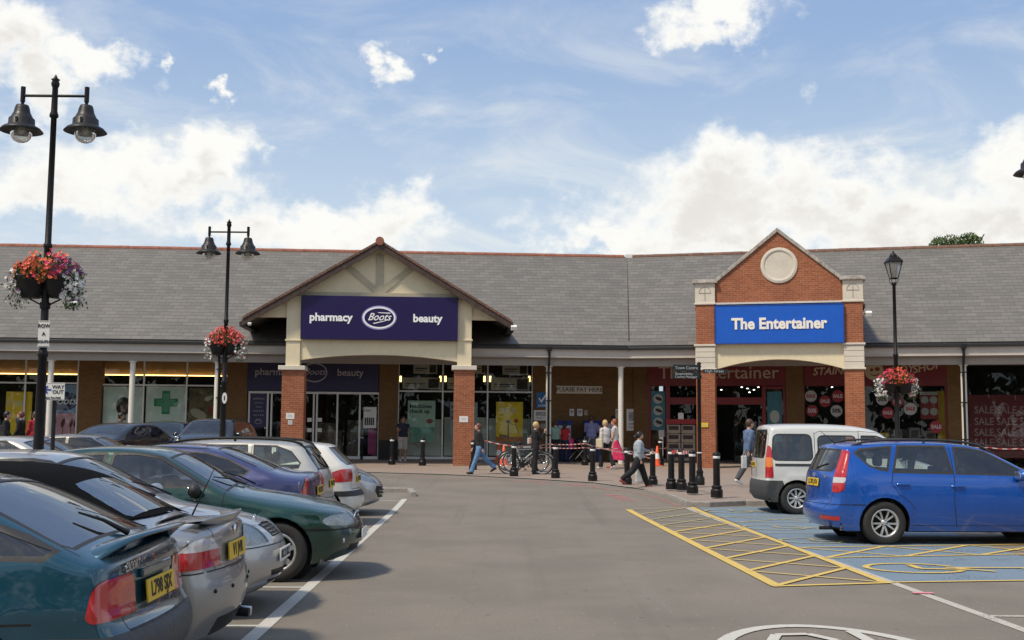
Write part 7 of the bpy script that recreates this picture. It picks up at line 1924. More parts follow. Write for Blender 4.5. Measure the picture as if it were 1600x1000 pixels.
# ---------------------------------------------------------------- street furniture
def pole_lamp(name, label, x, y, z0, H, arm, heads=True, group='twin armed lamp posts', rz=0.0, lean=0.0):
    r = thing(name, label, 'street lamp', (x, y, z0), rz, group)
    m = MB(); m.lathe([(.13, 0), (.13, .25), (.115, .28), (.10, .95), (.085, 1.0), (.075, 1.05), (.060, 2.6), (.072, 2.62), (.072, 2.68), (.055, 2.70), (.049, H*.62), (.062, H*.62+.02), (.062, H*.62+.06), (.045, H*.62+.08), (.040, H-.65), (.062, H-.63), (.062, H-.60), (.045, H-.55), (.040, H-.2), (.052, H-.18), (.060, H-.14), (.045, H-.10), (.062, H-.08), (.03, H-.06), (.022, H-.04), (.001, H)], (0, 0, 0), 16)
    m.build('post', BLACK, r)
    za = H-.32
    m = MB(); m.cyl((-arm, 0, za), (arm, 0, za), .020, n=10); m.build('cross_arm', BLACK, r)
    for s in (-1, 1):
        m = MB(); m.cyl((s*arm, 0, za-.09), (s*arm, 0, za+.13), .034, n=12); m.cyl((s*arm, 0, za-.13), (s*arm, 0, za-.09), .024, n=10); m.build('hanger', BLACK, r)
        zc = za-.13
        m = MB(); m.lathe([(.03, zc), (.085, zc-.012), (.10, zc-.05), (.115, zc-.12), (.150, zc-.19), (.178, zc-.215), (.182, zc-.30), (.20, zc-.315), (.255, zc-.345), (.300, zc-.395), (.292, zc-.398), (.24, zc-.352), (.17, zc-.32), (.14, zc-.30)], (s*arm, 0, 0), 28)
        m.box(s*arm-.015, s*arm+.015, -.19, -.17, zc-.29, zc-.22)
        sh = m.build('lamp_shade', plain('lamp_shade_black', (.022, .021, .022), .42, spec=.3), r)
        m = MB(); m.lathe([(.135, zc-.32), (.150, zc-.38), (.150, zc-.43), (.132, zc-.49), (.095, zc-.535), (.05, zc-.555), (.001, zc-.56)], (s*arm, 0, 0), 24); m.build('lamp_bowl', m_glass('bowl_glass', (.80, .80, .76), 1.45, .05, .35) if 'bowl_glass' not in MATS else MATS['bowl_glass'], sh)
        m = MB(); m.ball((s*arm, 0, zc-.36), .05, 10, 0, (1, 1, 1.5)); m.build('bulb', WHITE, sh)
    return r
p = aw(-6.28, 16.4); topz = at(88, 116, p.y).z
xb = at(60, 700, p.y).x; xt = at(88, 118, p.y).x
lamp1 = pole_lamp('street_lamp', 'tall black twin armed lamp post at the left edge with flower baskets', xb, p.y, g(p.y), topz-g(p.y), .46)
p2 = at(347, 660, 27.3); topz2 = at(355, 342, 27.3).z
lamp2 = pole_lamp('street_lamp', 'black twin armed lamp post further off, left of the cream porch', p2.x+.02, 27.3, g(27.3), topz2-g(27.3), .465)
pr_ = at(1585, 272, 18.6); pole_lamp('street_lamp', 'twin armed lamp post outside the right edge, only one shade rim in view', pr_.x+.30+.46, 18.6, 0, pr_.z+.85, .46)
# lantern
def lantern_post(x, y, z0, H):
    r = thing('lantern_post', 'slim black lamp post with a four sided lantern behind the blue car', 'street lamp', (x, y, z0))
    m = MB(); m.lathe([(.12, 0), (.12, .4), (.10, .45), (.09, 1.1), (.065, 1.15), (.055, H*.55), (.07, H*.55+.02), (.07, H*.55+.06), (.05, H*.55+.08), (.042, H-.95), (.07, H-.93), (.07, H-.90), (.04, H-.87)], (0, 0, 0), 14); m.build('post', BLACK, r)
    m = MB()
    for a in (0, pi/2, pi, 3*pi/2):
        c, s = cos(a+pi/4), sin(a+pi/4); m.tube([(c*.04, s*.04, H-.90), (c*.11, s*.11, H-.88), (c*.13, s*.13, H-.80), (c*.09, s*.09, H-.75)], .010, 6)
    m.build('bracket', BLACK, r)
    zb, zt = H-.76, H-.32
    m = MB()
    for a in range(4):
        t = pi/4+a*pi/2; t2 = t+pi/2; c, s = cos(t), sin(t)
        m.tube([(c*.12, s*.12, zb), (c*.255, s*.255, zt)], .012, 6); m.tube([(c*.12, s*.12, zb), (cos(t2)*.12, sin(t2)*.12, zb)], .014, 6); m.tube([(c*.26, s*.26, zt), (cos(t2)*.26, sin(t2)*.26, zt)], .018, 6)
    fr = m.build('lantern_frame', BLACK, r)
    m = MB(); m.lathe([(.115, zb), (.245, zt)], (0, 0, 0), 4, 0, 'z', False, pi/4); m.build('lantern_glass', m_glass('lantern_pane', (.75, .76, .76), 1.45, .03, .5), fr)
    m = MB(); m.lathe([(.29, zt), (.27, zt+.02), (.16, zt+.13), (.14, zt+.14)], (0, 0, 0), 4, 0, 'z', False, pi/4); m.lathe([(.10, zt+.13), (.11, zt+.16), (.07, zt+.22), (.03, zt+.24), (.035, zt+.27), (.015, zt+.29), (.001, H)], (0, 0, 0), 14); m.build('lantern_roof', BLACK, r)
    return r
p = at(1402, 660, 30.5); tz = at(1399, 391, 30.5).z; lantern_post(p.x, 30.5, g(30.5)+.05, tz-g(30.5)-.05)

# flower baskets
FOL = plain('basket_foliage', (.035, .070, .018), .6, var=.4); FOL2 = plain('basket_foliage_light', (.10, .14, .03), .6, var=.3)
FR_ = plain('flower_scarlet', (.62, .055, .035), .5, var=.2); FO_ = plain('flower_orange', (.70, .13, .03), .5, var=.2); FP_ = plain('flower_pink', (.62, .03, .10), .5, var=.2); FV_ = plain('flower_violet', (.12, .03, .12), .5, var=.2); FW_ = plain('flower_white', (.72, .71, .68), .5, var=.05); FK_ = plain('flower_coral', (.70, .10, .09), .5, var=.2)
def basket(label, x, y, z, w, tops, trail, seed, trailside=(1, 1), parent_r=.06):
    r = thing('flower_basket', label, 'flower basket', (x, y, z), 0, 'flower baskets on the lamp posts'); rr = random.Random(seed)
    for s in (-1, 1):
        m = MB(); R_ = w*.26; c = s*w*.22
        m.lathe([(.001, -.30), (R_*.55, -.30), (R_*.80, -.18), (R_, -.01), (R_*1.03, 0), (R_*.96, .012), (.001, 0)], (c, 0, 0), 18); m.build('planter', BLACK2, r)
    m = MB(); m.tube([(-w*.25, .0, -.31), (-.05, 0, -.40), (.05, 0, -.40), (w*.25, 0, -.31)], .012, 6); m.cyl((0, 0, -.45), (0, 0, -.36), parent_r+.012, n=14); m.build('bracket', BLACK, r)
    def leaf(m, p, s, k=0):
        q = Euler((rr.uniform(0, 6.3), rr.uniform(0, 6.3), rr.uniform(0, 6.3))).to_matrix(); m.add([p+q@Vector(v) for v in ((-s, 0, 0), (0, -s*.55, .01), (s, 0, 0), (0, s*.55, .01))], [(0, 1, 2, 3)], k)
    m = MB()
    for k in range(1500):
        a = rr.uniform(0, 2*pi); q = rr.random()**.5; X = cos(a)*w*.50*q; Y = sin(a)*w*.30*q; Z = rr.uniform(-.12, .33)*(1.05-q*q*.7)
        leaf(m, Vector((X, Y, Z)), rr.uniform(.018, .035), 0 if rr.random() < .65 else 1)
    for s in (0, 1):
        for k in range(int(420*trailside[s])):
            X = (w*.50+rr.gauss(0, .05))*(1 if s else -1)*rr.uniform(.72, 1.06); leaf(m, Vector((X, rr.uniform(-.16, .16), .05-rr.random()**1.3*.50)), rr.uniform(.015, .028), 0 if rr.random() < .6 else 1)
    m.build('foliage', [FOL, FOL2], r)
    def bloom(m, p, s, k):
        n = (p+Vector((0, -.35, -.05))).normalized() if rr.random() < .75 else Vector((rr.gauss(0, 1), rr.gauss(0, 1), rr.gauss(0, 1))).normalized()
        n = (n+Vector((rr.gauss(0, .35), rr.gauss(0, .35), rr.gauss(0, .35)))).normalized(); q = n.to_track_quat('Z', 'Y').to_matrix()
        for i in range(5):
            a = 2*pi*i/5; m.add([p, p+q@Vector((cos(a-.5)*s*.8, sin(a-.5)*s*.8, .006)), p+q@Vector((cos(a)*s*1.15, sin(a)*s*1.15, .012)), p+q@Vector((cos(a+.5)*s*.8, sin(a+.5)*s*.8, .006))], [(0, 1, 2, 3)], k)
    m = MB()
    for k in range(620):
        a = rr.uniform(0, 2*pi); q = rr.uniform(.30, 1.0); X = cos(a)*w*.54*q; Y = sin(a)*w*.36*q; Z = rr.uniform(-.10, .38)*(1.08-q*q*.70)
        t = X/w+.5+rr.gauss(0, .12); kk = max(0, min(len(tops)-1, int(t*len(tops)))); bloom(m, Vector((X, Y, Z)), rr.uniform(.020, .034), kk)
    m.build('flowers', tops, r)
    m = MB()
    for s in (0, 1):
        for k in range(int(150*trailside[s])):
            X = (w*.50+rr.gauss(0, .05))*(1 if s else -1)*rr.uniform(.70, 1.08); bloom(m, Vector((X, rr.uniform(-.20, .14), .08-rr.random()**1.1*.46)), rr.uniform(.022, .036), 0 if rr.random() < .88 else 1)
    m.build('trailing_flowers', [FW_, tops[-1]], r)
b1 = at(67.5, 433, lamp1.location.y); basket('full basket of orange, pink and white flowers on the nearest lamp post', xb, lamp1.location.y, b1.z, .90, [FO_, FR_, FO_, FO_, FP_, FV_], None, 1, (.7, 1.5))
b2 = at(350, 535, 27.3); basket('basket of coral red flowers on the second lamp post, left of the cream porch', lamp2.location.x, 27.3, b2.z, .82, [FK_, FR_, FK_], None, 2, (.3, .8))
b3 = at(1403, 597, 30.5); basket('basket of pink and white flowers on the lantern post behind the blue car', p.x, 30.5, b3.z, .92, [FP_, FR_, FO_, FP_], None, 3, (1.3, 1.1))

# signs on posts
SGW = plain('sign_white', (.66, .65, .62), .45, var=.04); ARB = plain('arrow_blue', (.02, .05, .28), .5)
def plate_sign(name, label, px0, px1, py0, py1, Y, lines, cat='sign', rz=0.0, th=.012, dy=-.08):
    c = at((px0+px1)/2, (py0+py1)/2, Y); a = at(px0, (py0+py1)/2, Y); b_ = at(px1, (py0+py1)/2, Y); t = at((px0+px1)/2, py0, Y); u = at((px0+px1)/2, py1, Y)
    w, h = (b_.x-a.x)/cos(rz), t.z-u.z
    r = thing(name, label, cat, (c.x, Y+dy, c.z-h/2), rz)
    m = MB(); m.box(-w/2, w/2, 0, th, 0, h); m.build('plate', SGW, r, bevel=.003)
    m = MB(); e = .012
    m.box(-w/2+.01, w/2-.01, -.002, -.0005, .01, .01+e*.5); m.box(-w/2+.01, w/2-.01, -.002, -.0005, h-.01-e*.5, h-.01); m.build('border', BLACK2, r)
    for (t_, fx, fz, s_) in lines: text(t_, LETK, 'lettering', r, (w*fx, -.003, h*fz), size=h*s_, offset=.0015)
    return r, w, h
plate_sign('row_sign', 'narrow white sign reading ROW A SOUTH on the nearest lamp post', 63, 81, 502, 543, lamp1.location.y, [('ROW', 0, .80, .19), ('A', 0, .50, .19), ('SOUTH', 0, .20, .145)])
wo, w, h = plate_sign('way_out_sign', 'white WAY OUT sign with a blue arrow on a thin dark post', 67, 103.5, 598.5, 625.5, 21.5, [('WAY', .22, .76, .30), ('OUT', .22, .47, .30), ('Have You Paid?', 0, .14, .15)])
m = MB(); m.prism([(-w*.42, h*.60), (-w*.24, h*.84), (-w*.20, h*.78), (-w*.28, h*.645), (-w*.06, h*.645), (-w*.06, h*.555), (-w*.28, h*.555), (-w*.20, h*.42), (-w*.24, h*.36)], -.006, -.001); m.build('arrow', ARB, wo)
pp = at(86, 640, 21.6); sp_ = thing('sign_post', 'thin dark post that carries the WAY OUT sign', 'post', (pp.x, 21.56, g(21.5))); m = MB(); m.cyl((0, 0, 0), (0, 0, at(86, 600, 21.5).z-g(21.5)), .038, n=12); m.build('shaft', BLACK2, sp_)
q = at(351, 622, 27.2); o_ = thing('round_sign', 'small white oval sign on the second lamp post', 'sign', (q.x, 27.2, q.z)); m = MB(); m.lathe([(.001, -.02), (.13, -.02), (.13, 0)], (0, 0, 0), 20, 0, 'y', False); d_ = m.build('disc', SGW, o_); d_.scale = (.45, 1, 1); m = MB(); m.box(-.012, .012, -.026, -.021, -.05, .05); m.build('mark', BLACK2, o_)

# finger post
fpz = gp(1093.5, 758, .09); FY = fpz.y; s = thing('finger_post', 'black finger post sign with dark direction boards between the bollards', 'sign post', (fpz.x, FY, fpz.z), 0)
H = at(1093, 565, FY).z-fpz.z
m = MB(); m.lathe([(.13, 0), (.13, .18), (.10, .22), (.085, .30), (.10, .34), (.062, .42), (.052, .9), (.050, H-.45), (.075, H-.43), (.075, H-.38), (.05, H-.36), (.045, H-.16), (.075, H-.14), (.045, H-.11), (.055, H-.08), (.06, H-.05), (.03, H-.015), (.001, H)], (0, 0, 0), 14); m.build('post', BLACK, s)
m = MB(); m.cyl((0, 0, .84), (0, 0, .87), .075, n=14); m.build('white_band', WHITE, s)
DG = plain('finger_board', (.012, .018, .018), .4); 
def arm(x0, x1, y0, y1, lines, rz=0):
    a = at(x0, y0, FY); b_ = at(x1, y1, FY); bo = MB(); xx0, xx1 = a.x-fpz.x, b_.x-fpz.x; z1, z0 = a.z-fpz.z, b_.z-fpz.z
    bo.prism([(xx0, (z0+z1)/2 if x1 < 1094 and False else z0), (xx1, z0), (xx1, z1), (xx0, z1)], -.09, -.06); o = bo.build('direction_board', DG, s)
    for (t_, fz, s_) in lines: text(t_, LETG, 'lettering', o, (xx0+.05 if x1 < 1094 else xx0+.04, -.095, z0+(z1-z0)*fz), size=s_, align='LEFT')
arm(1051, 1092, 570, 580.5, [('Town Centre', .5, .11)]); arm(1051, 1092, 581.5, 592, [('Shopmobility', .72, .09), ('Centre Manager', .26, .09)]); arm(1098, 1136, 577, 583.5, [('High Street', .5, .11)])

# bollards
def bollard_proto(label):
    r = thing('bollard', label, 'bollard', (0, 0, 0), 0, 'black bollards with a white band')
    m = MB(); m.lathe([(.135, 0), (.135, .15), (.115, .185), (.10, .20), (.115, .215), (.115, .24), (.085, .27)], (0, 0, 0), 12, 0, 'z', False); m.build('base', BLACK, r)
    m = MB(); m.lathe([(.078, .26), (.074, .86), (.074, .93), (.088, .94), (.088, .96), (.075, .985), (.045, 1.01), (.001, 1.018)], (0, 0, 0), 16); m.build('shaft', BLACK, r)
    m = MB(); m.lathe([(.0755, .865), (.079, .87), (.079, .918), (.0755, .923)], (0, 0, 0), 16); m.build('white_band', WHITE, r)
    return r
bl = [(565, 718, 0, 'black bollard in front of the shop doors, leftmost of all'), (612, 726, 0, 'black bollard beside the man leaning at the window, on his left'), (660, 727.5, 0, 'black bollard alone between the leaning man and the right brick pier'), (739, 734, 0, 'black bollard half hidden behind the right brick pier and walking woman'),
      (803, 744, 0, 'black bollard in front of the bicycles'), (868, 747, 0, 'black bollard between the bicycles and the pay machines'), (926, 751.5, 0, 'black bollard in front of the woman with the cream bag'), (914, 727, 0, 'far black bollard behind the tape near the pushchair'),
      (980, 757, 0, 'black bollard just left of the walking woman in grey'), (1020, 759, 0, 'black bollard just right of the walking woman in grey'), (1032, 728, 0, 'far black bollard behind the traffic cone'),
      (1049, 764.5, .09, 'left bollard of the cluster of three by the kerb'), (1065, 765.5, .09, 'middle bollard of the cluster of three by the kerb'), (1082, 771, .10, 'right and nearest bollard of the cluster of three'), (1120, 777, .11, 'largest bollard, alone near the kerb corner left of the van'),
      (1586, 730, 0, 'black bollard behind the bonnet of the blue car'), (1180, 770, .10, 'black bollard hidden behind the white van')]
proto = bollard_proto(bl[0][3])
for i, (x, y, lift, lb) in enumerate(bl):
    o = proto if i == 0 else copy_tree(proto); q = gp(x, y, lift+PAVL); o.location = q; o['label'] = lb
    if x in (1120, 1082, 1049, 1065): o.scale = (1.02, 1.02, 1.0)
def bz_(i, up=.90): x, y, l, _ = bl[i]; q = gp(x, y, l+PAVL); return q+Vector((0, -.085, up))
# red and white tape
def tape_mat():
    m = NT('red_white_tape'); uv = m.coord('UV'); sx = m.n('ShaderNodeSeparateXYZ'); m.set(sx, 0, uv); f = m.math('FRACT', m.math('MULTIPLY', sx.outputs[0], 3.3)); m.col(m.mix(m.math('GREATER_THAN', f, .5), (.36, .04, .045), (.42, .40, .37))); m.rough(.5); return m.mat
TAPE = tape_mat()
def tape(label, pts, w=.034, sag=.03):
    r = thing('barrier_tape', label, 'barrier tape', pts[0], 0, 'red and white barrier tapes'); m = MB(); L_ = 0; vs = []; us = []
    for i in range(len(pts)-1):
        a, b_ = Vector(pts[i]), Vector(pts[i+1]); k = 8
        for j in range(k+1):
            if i and j == 0: continue
            t = j/k; q = a.lerp(b_, t)-Vector((0, 0, sag*4*t*(1-t))); vs.append(q-Vector(pts[0]))
    me = bpy.data.meshes.new('tape'); V_ = []
    for q in vs: V_ += [q+Vector((0, 0, w/2)), q-Vector((0, 0, w/2)), q-Vector((0, -.004, w/2)), q+Vector((0, .004, w/2))]
    F_ = [(4*i+j, 4*i+(j+1) % 4, 4*i+4+(j+1) % 4, 4*i+4+j) for i in range(len(vs)-1) for j in range(4)]
    me.from_pydata([tuple(v) for v in V_], [], F_); me.materials.append(TAPE); uv = me.uv_layers.new().data; acc = [0]
    for i in range(1, len(vs)): acc.append(acc[-1]+(vs[i]-vs[i-1]).length)
    for p_ in me.polygons:
        for li in p_.loop_indices: k = me.loops[li].vertex_index; uv[li].uv = (acc[k//4], 0)
    o = bpy.data.objects.new('tape', me); COL.objects.link(o); o.parent = r
tape('upper red and white tape strung past the bicycles and the pay machines', [at(757, 688, 36.5), bz_(4, .93), at(857, 694, 42.6), at(914, 693, 40), bz_(8, .86), bz_(9, .86)])
tape('lower red and white tape in front of the pay machines', [at(800, 697, 38), at(857, 699, 42.5), at(914, 699.5, 39.8), at(975, 700, 40), bz_(9, .72)], .03)
tape('short red and white tape round the cluster of three bollards', [bz_(11, .93), bz_(12, .93), bz_(13, .95)], .08, .0)
tape('red and white tape in front of the far right sale window', [at(1500, 697, 38), at(1545, 699, 38), at(1590, 701, 37.5), at(1680, 703, 37)])
tape('slack tape from the cone to the red toy shop frame', [at(1030, 700, 37), at(1046, 697, 42.0)], .03, .05)
# cones
def cone(label, x, y, h=.75, lift=PAVL, c=(.75, .12, .02)):
    q = gp(x, y, lift); r = thing('traffic_cone', label, 'traffic cone', q, random.uniform(0, 1), 'orange traffic cones'); OR = plain('cone_orange', (.75, .10, .025), .5)
    m = MB(); m.box(-.19, .19, -.19, .19, 0, .03); m.build('foot', OR, r, bevel=.01)
    m = MB(); m.lathe([(.15, .03), (.105, h*.36)], n=20); m.lathe([(.072, h*.64), (.028, h), (.001, h)], n=20); m.build('body', OR, r)
    m = MB(); m.lathe([(.105, h*.36), (.072, h*.64)], n=20); m.build('white_sleeve', WHITE, r)
cone('orange and white traffic cone right of the walking woman in grey', 1027, 728, 1.0*.75)
cone('orange traffic cone behind the front wheels of the bicycles', 787, 727); cone('second orange cone at the left of the bicycles, partly hidden', 779, 722)

# bicycles
def bicycle(label, px, py, rz, col, seed, lean=.06):
    q = gp(px, py, PAVL); r = thing('bicycle', label, 'bicycle', q, rz, 'bicycles chained by the tape'); r.rotation_euler = (lean, 0, rz); Rw = .335; wb = .53
    for s in (-1, 1):
        m = MB(); m.tube([(s*wb+Rw*cos(a), 0, Rw+Rw*sin(a)) for a in [2*pi*i/32 for i in range(32)]], .021, 8, closed=True); w_ = m.build('wheel', TYRE, r)
        m = MB(); m.tube([(s*wb+(Rw-.03)*cos(a), 0, Rw+(Rw-.03)*sin(a)) for a in [2*pi*i/28 for i in range(28)]], .010, 6, closed=True)
        for i in range(14): a = 2*pi*i/14; m.tube([(s*wb, .02*(-1)**i, Rw), (s*wb+(Rw-.03)*cos(a+.1), 0, Rw+(Rw-.03)*sin(a+.1))], .0022, 4)
        m.cyl((s*wb, -.04, Rw), (s*wb, .04, Rw), .02, n=8); m.build('rim', CHROME, w_)
    P_ = plain('bike_'+col[0], col[1], .3, coat=.6); bb = Vector((-.10, 0, .30)); st = Vector((-.24, 0, .78)); hd = Vector((.34, 0, .80)); hl = Vector((.37, 0, .68)); rw = Vector((-wb, 0, Rw)); fw = Vector((wb, 0, Rw))
    m = MB(); m.tube([st, hd], .017); m.tube([bb, hl], .021); m.tube([bb, st], .017)
    for y in (-.05, .05): o = Vector((0, y, 0)); m.tube([bb+o*.5, rw+o], .011, 6); m.tube([st, rw+o], .010, 6)
    m.tube([hd+Vector((-.01, 0, .06)), hl], .02); m.build('frame', P_, r)
    m = MB()
    for y in (-.045, .045): m.tube([hl+Vector((0, y, 0)), fw+Vector((0, y, 0))], .013, 6)
    m.build('fork', BLACK2, r)
    m = MB(); m.tube([hd+Vector((0, 0, .05)), hd+Vector((-.03, 0, .16)), hd+Vector((.03, 0, .17))], .014); m.tube([hd+Vector((-.06, -.30, .20)), hd+Vector((.04, -.12, .17)), hd+Vector((.04, .12, .17)), hd+Vector((-.06, .30, .20))], .013); m.build('handlebar', BLACK2, r)
    m = MB(); m.tube([st, st+Vector((-.04, 0, .14))], .012); m.ball(st+Vector((-.06, 0, .17)), .13, 12, 0, (1.0, .5, .28)); m.build('saddle', BLACK2, r)
    m = MB(); m.lathe([(.001, -.06), (.095, -.06), (.095, -.052)], bb, 20, 0, 'y', False); m.tube([bb+Vector((0, -.07, 0)), bb+Vector((.10, -.08, -.13))], .010, 6); m.tube([bb+Vector((0, .07, 0)), bb+Vector((-.10, .08, .13))], .010, 6); m.box(-.05, .05, -.16, -.07, .155, .175); m.build('crank', BLACK2, r)
bicycle('dark silver bicycle nearest the camera, leaning by the bollard', 821, 741, -.04, ('grey', (.16, .16, .17)), 1)
bicycle('black bicycle directly behind the dark silver one', 826, 737.5, .02, ('black', (.02, .02, .022)), 2, -.05)
bicycle('third bicycle at the back, its wheel showing left of the others', 818, 735.5, .05, ('white', (.45, .45, .45)), 3, .03)

# pushchair by the tape
q = gp(905, 722, PAVL); r = thing('pushchair', 'dark folding pushchair behind the tape beside the woman in white', 'pushchair', q, .5)
m = MB()
for y in (-.24, .24):
    m.tube([(-.35, y, .10), (.10, y, .55), (.42, y, 1.02), (.50, y, 1.03)], .014, 6); m.tube([(.34, y, .10), (.0, y, .60), (-.12, y, .80)], .014, 6)
m.tube([(.50, -.24, 1.03), (.50, .24, 1.03)], .018, 6); m.build('frame', ALU, r)
m = MB(); m.prism([(-.30, .42), (.08, .40), (.28, .85), (.20, .88), (.02, .48), (-.30, .50)], -.21, .21); m.build('seat', BLACK2, r, bevel=.02)
m = MB(); m.ball((.05, 0, .82), .26, 14, 0, (1, .85, .7)); m.build('hood', BLACK2, r)
for x in (-.36, .35):
    for y in (-.24, .24): m = MB(); m.tube([(x+.085*cos(a), y, .10+.085*sin(a)) for a in [2*pi*i/16 for i in range(16)]], .015, 6, closed=True); m.cyl((x, y-.02, .1), (x, y+.02, .1), .03, n=8); m.build('wheel', BLACK2, r)

# ---------------------------------------------------------------- people
def fuse(name, m, mat, parent, voxel=.013, smooth=4, loc=None):
    me = bpy.data.meshes.new('f'); me.from_pydata(m.v, [], m.f)
    ob = bpy.data.objects.new('f', me); COL.objects.link(ob)
    md = ob.modifiers.new('r', 'REMESH'); md.mode = 'VOXEL'; md.voxel_size = voxel
    ms = ob.modifiers.new('s', 'SMOOTH'); ms.iterations = smooth; ms.factor = .5
    dg = bpy.context.evaluated_depsgraph_get(); dg.update(); out = bpy.data.meshes.new_from_object(ob.evaluated_get(dg))
    bpy.data.objects.remove(ob); out.name = name; out.materials.clear(); out.materials.append(mat)
    out.polygons.foreach_set('use_smooth', [True]*len(out.polygons)); out.polygons.foreach_set('material_index', [0]*len(out.polygons))
    o = bpy.data.objects.new(name, out); COL.objects.link(o); o.parent = parent; return o
def cloth(name, c, scale=9):
    if name in MATS: return MATS[name]
    m = NT(name); oc = m.coord(); n = m.noise(scale, 4, .6, oc, 1.2); m.col(m.mix(m.ramp(n, .3, .7), tuple(x*.72 for x in c), tuple(min(1, x*1.15) for x in c))); m.rough(.9); m.bump(n, .6, .03); return m.mat
def ell(m, pts, n=18):
    """lofted torso: (x, y, z, rx, ry)"""
    vs = []
    for (x, y, z, rx, ry) in pts:
        for i in range(n): a = 2*pi*i/n; vs.append((x+rx*cos(a), y+ry*sin(a), z))
    k = len(pts); m.add(vs, [(j*n+i, j*n+(i+1) % n, (j+1)*n+(i+1) % n, (j+1)*n+i) for j in range(k-1) for i in range(n)] + [tuple(range(n-1, -1, -1)), tuple((k-1)*n+i for i in range(n))])
def person(label, px, py, pyh, rz, legs=(0, 0, 0, 0), arms=((0, .2), (0, .2)), top=None, bottom=None, hair=None, shoes=None, skin=None, kind='trousers', sleeve=1.0, build=1.0, hairlen=.0, lean=0.0, hunch=.0, topz=.90, lift=None, dz=0, armout=(.06, .06), hem=None):
    q = gp(px, py, PAVL if lift is None else lift); Y = q.y; H = at(px, pyh, Y).z-q.z; H = max(1.45, min(1.86, H)); s = H/1.70
    skin = skin or SKIN; r = thing('person', label, 'person', q, rz); b = build
    aL, kL, aR, kR = [R(v) for v in legs]
    pel = Vector((0, 0, .90)); J = {}
    low = 9
    for sd_, a, k in ((1, aL, kL), (-1, aR, kR)):
        hip = pel+Vector((0, sd_*.085*b, 0)); kn = hip+Vector((sin(a), 0, -cos(a)))*.43; an = kn+Vector((sin(a-k), 0, -cos(a-k)))*.41; J[sd_] = (hip, kn, an, a-k); low = min(low, an.z-.075 if a-k > -.3 else an.z-.14)
    off = -low
    def U(v): return (Vector(v)+Vector((0, 0, off)))*s
    fw = Vector((lean*.5, 0, 0))
    ch = Vector((.02+lean*.30, 0, 1.22)); nk = Vector((.0+lean*.55+hunch*.03, 0, 1.43)); hd = nk+Vector((.035+hunch*.05, 0, .135))
    m = MB()
    ell(m, [tuple(U((x+lean*(z-.9), 0, z)))+(rx*s*b, ry*s*b) for (x, z, rx, ry) in ((0, .84, .085, .14), (0, .93, .10, .155), (.0, 1.05, .085, .13), (.01, 1.2, .10, .155), (.0, 1.33, .095, .165), (0, 1.39, .07, .13), (0, 1.43, .05, .06))])
    m.tube([U(nk+Vector((0, 0, -.03))), U(nk+Vector((.012, 0, .06)))], .052*s, 12)
    m.ball(U(hd), .098*s, 18, 0, (1.0, .80, 1.18)); m.ball(U(hd+Vector((.03, 0, -.06))), .06*s, 12, 0, (.9, .85, .9))
    m.ball(U(hd+Vector((.105, 0, -.015))), .017*s, 8, 0, (1, .8, 1.4)); m.ball(U(hd+Vector((.085, 0, .025))), .02*s, 8, 0, (.5, 2.2, .4)); m.ball(U(hd+Vector((.092, 0, -.055))), .014*s, 8, 0, (.6, 1.7, .6))
    for e in (-1, 1): m.ball(U(hd+Vector((.0, e*.082, -.01))), .026*s, 8, 0, (.6, .4, 1))
    hands = []
    for i, sd_ in enumerate((1, -1)):
        hip, kn, an, sh = J[sd_]
        m.tube([U(hip), U(hip.lerp(kn, .5)), U(kn), U(kn.lerp(an, .35)), U(an)], [.088*s*b, .072*s*b, .052*s, .053*s, .036*s], 12)
        fd = Vector((cos(sh*.6), 0, sin(sh*.6)-.0)); m.tube([U(an+Vector((-.04, 0, -.03))), U(an+Vector((.02, 0, -.045))), U(an+fd*.13+Vector((0, 0, -.055)))], [.034*s, .040*s, .028*s], 10)
        a1, f1 = arms[i]; a1 = R(a1); f1 = R(f1); shd = Vector((lean*.45, sd_*.175*b, 1.37)); el = shd+Vector((sin(a1), sd_*armout[i]*1.2, -cos(a1)))*.28; wr = el+Vector((sin(a1+f1), -sd_*armout[i]*.3, -cos(a1+f1)))*.24
        m.tube([U(shd+Vector((0, -sd_*.03, .0))), U(shd), U(shd.lerp(el, .5)), U(el), U(el.lerp(wr, .4)), U(wr)], [.045*s, .052*s*b, .042*s*b, .036*s, .034*s, .024*s], 10)
        d = (wr-el).normalized(); pc_ = wr+d*.045; m.ball(U(pc_), .04*s, 10, 0, (.62, .42, 1.1)) if abs(d.z) > .6 else m.ball(U(pc_), .04*s, 10, 0, (1.1, .42, .62))
        side_ = Vector((d.z, 0, -d.x))
        for k in range(4):
            o_ = side_*(k-1.5)*.019; L_ = (.060, .072, .068, .052)[k]; c0 = pc_+d*.025+o_; c1 = c0+d*L_*.55; c2 = c1+(d+Vector((0, -sd_*.5, 0))).normalized()*L_*.5; m.tube([U(c0), U(c1), U(c2)], [.0098*s, .009*s, .007*s], 6)
        m.tube([U(pc_+side_*(-.028)), U(pc_+side_*(-.048)+d*.03)], [.011*s, .008*s], 6)
        hands.append((shd, el, wr, pc_))
    body = fuse('body', m, skin, r, .0115, 3)
    m = MB()
    for e in (-1, 1): m.ball(U(hd+Vector((.086, e*.032, .004))), .010*s, 6)
    m.build('eyes', LETK, r)
    m = MB(); m.ball(U(hd+Vector((.094, 0, -.056))), .012*s, 6, 0, (.5, 1.8, .4)); m.build('lips', plain('lips', (.32, .10, .09), .6), r)
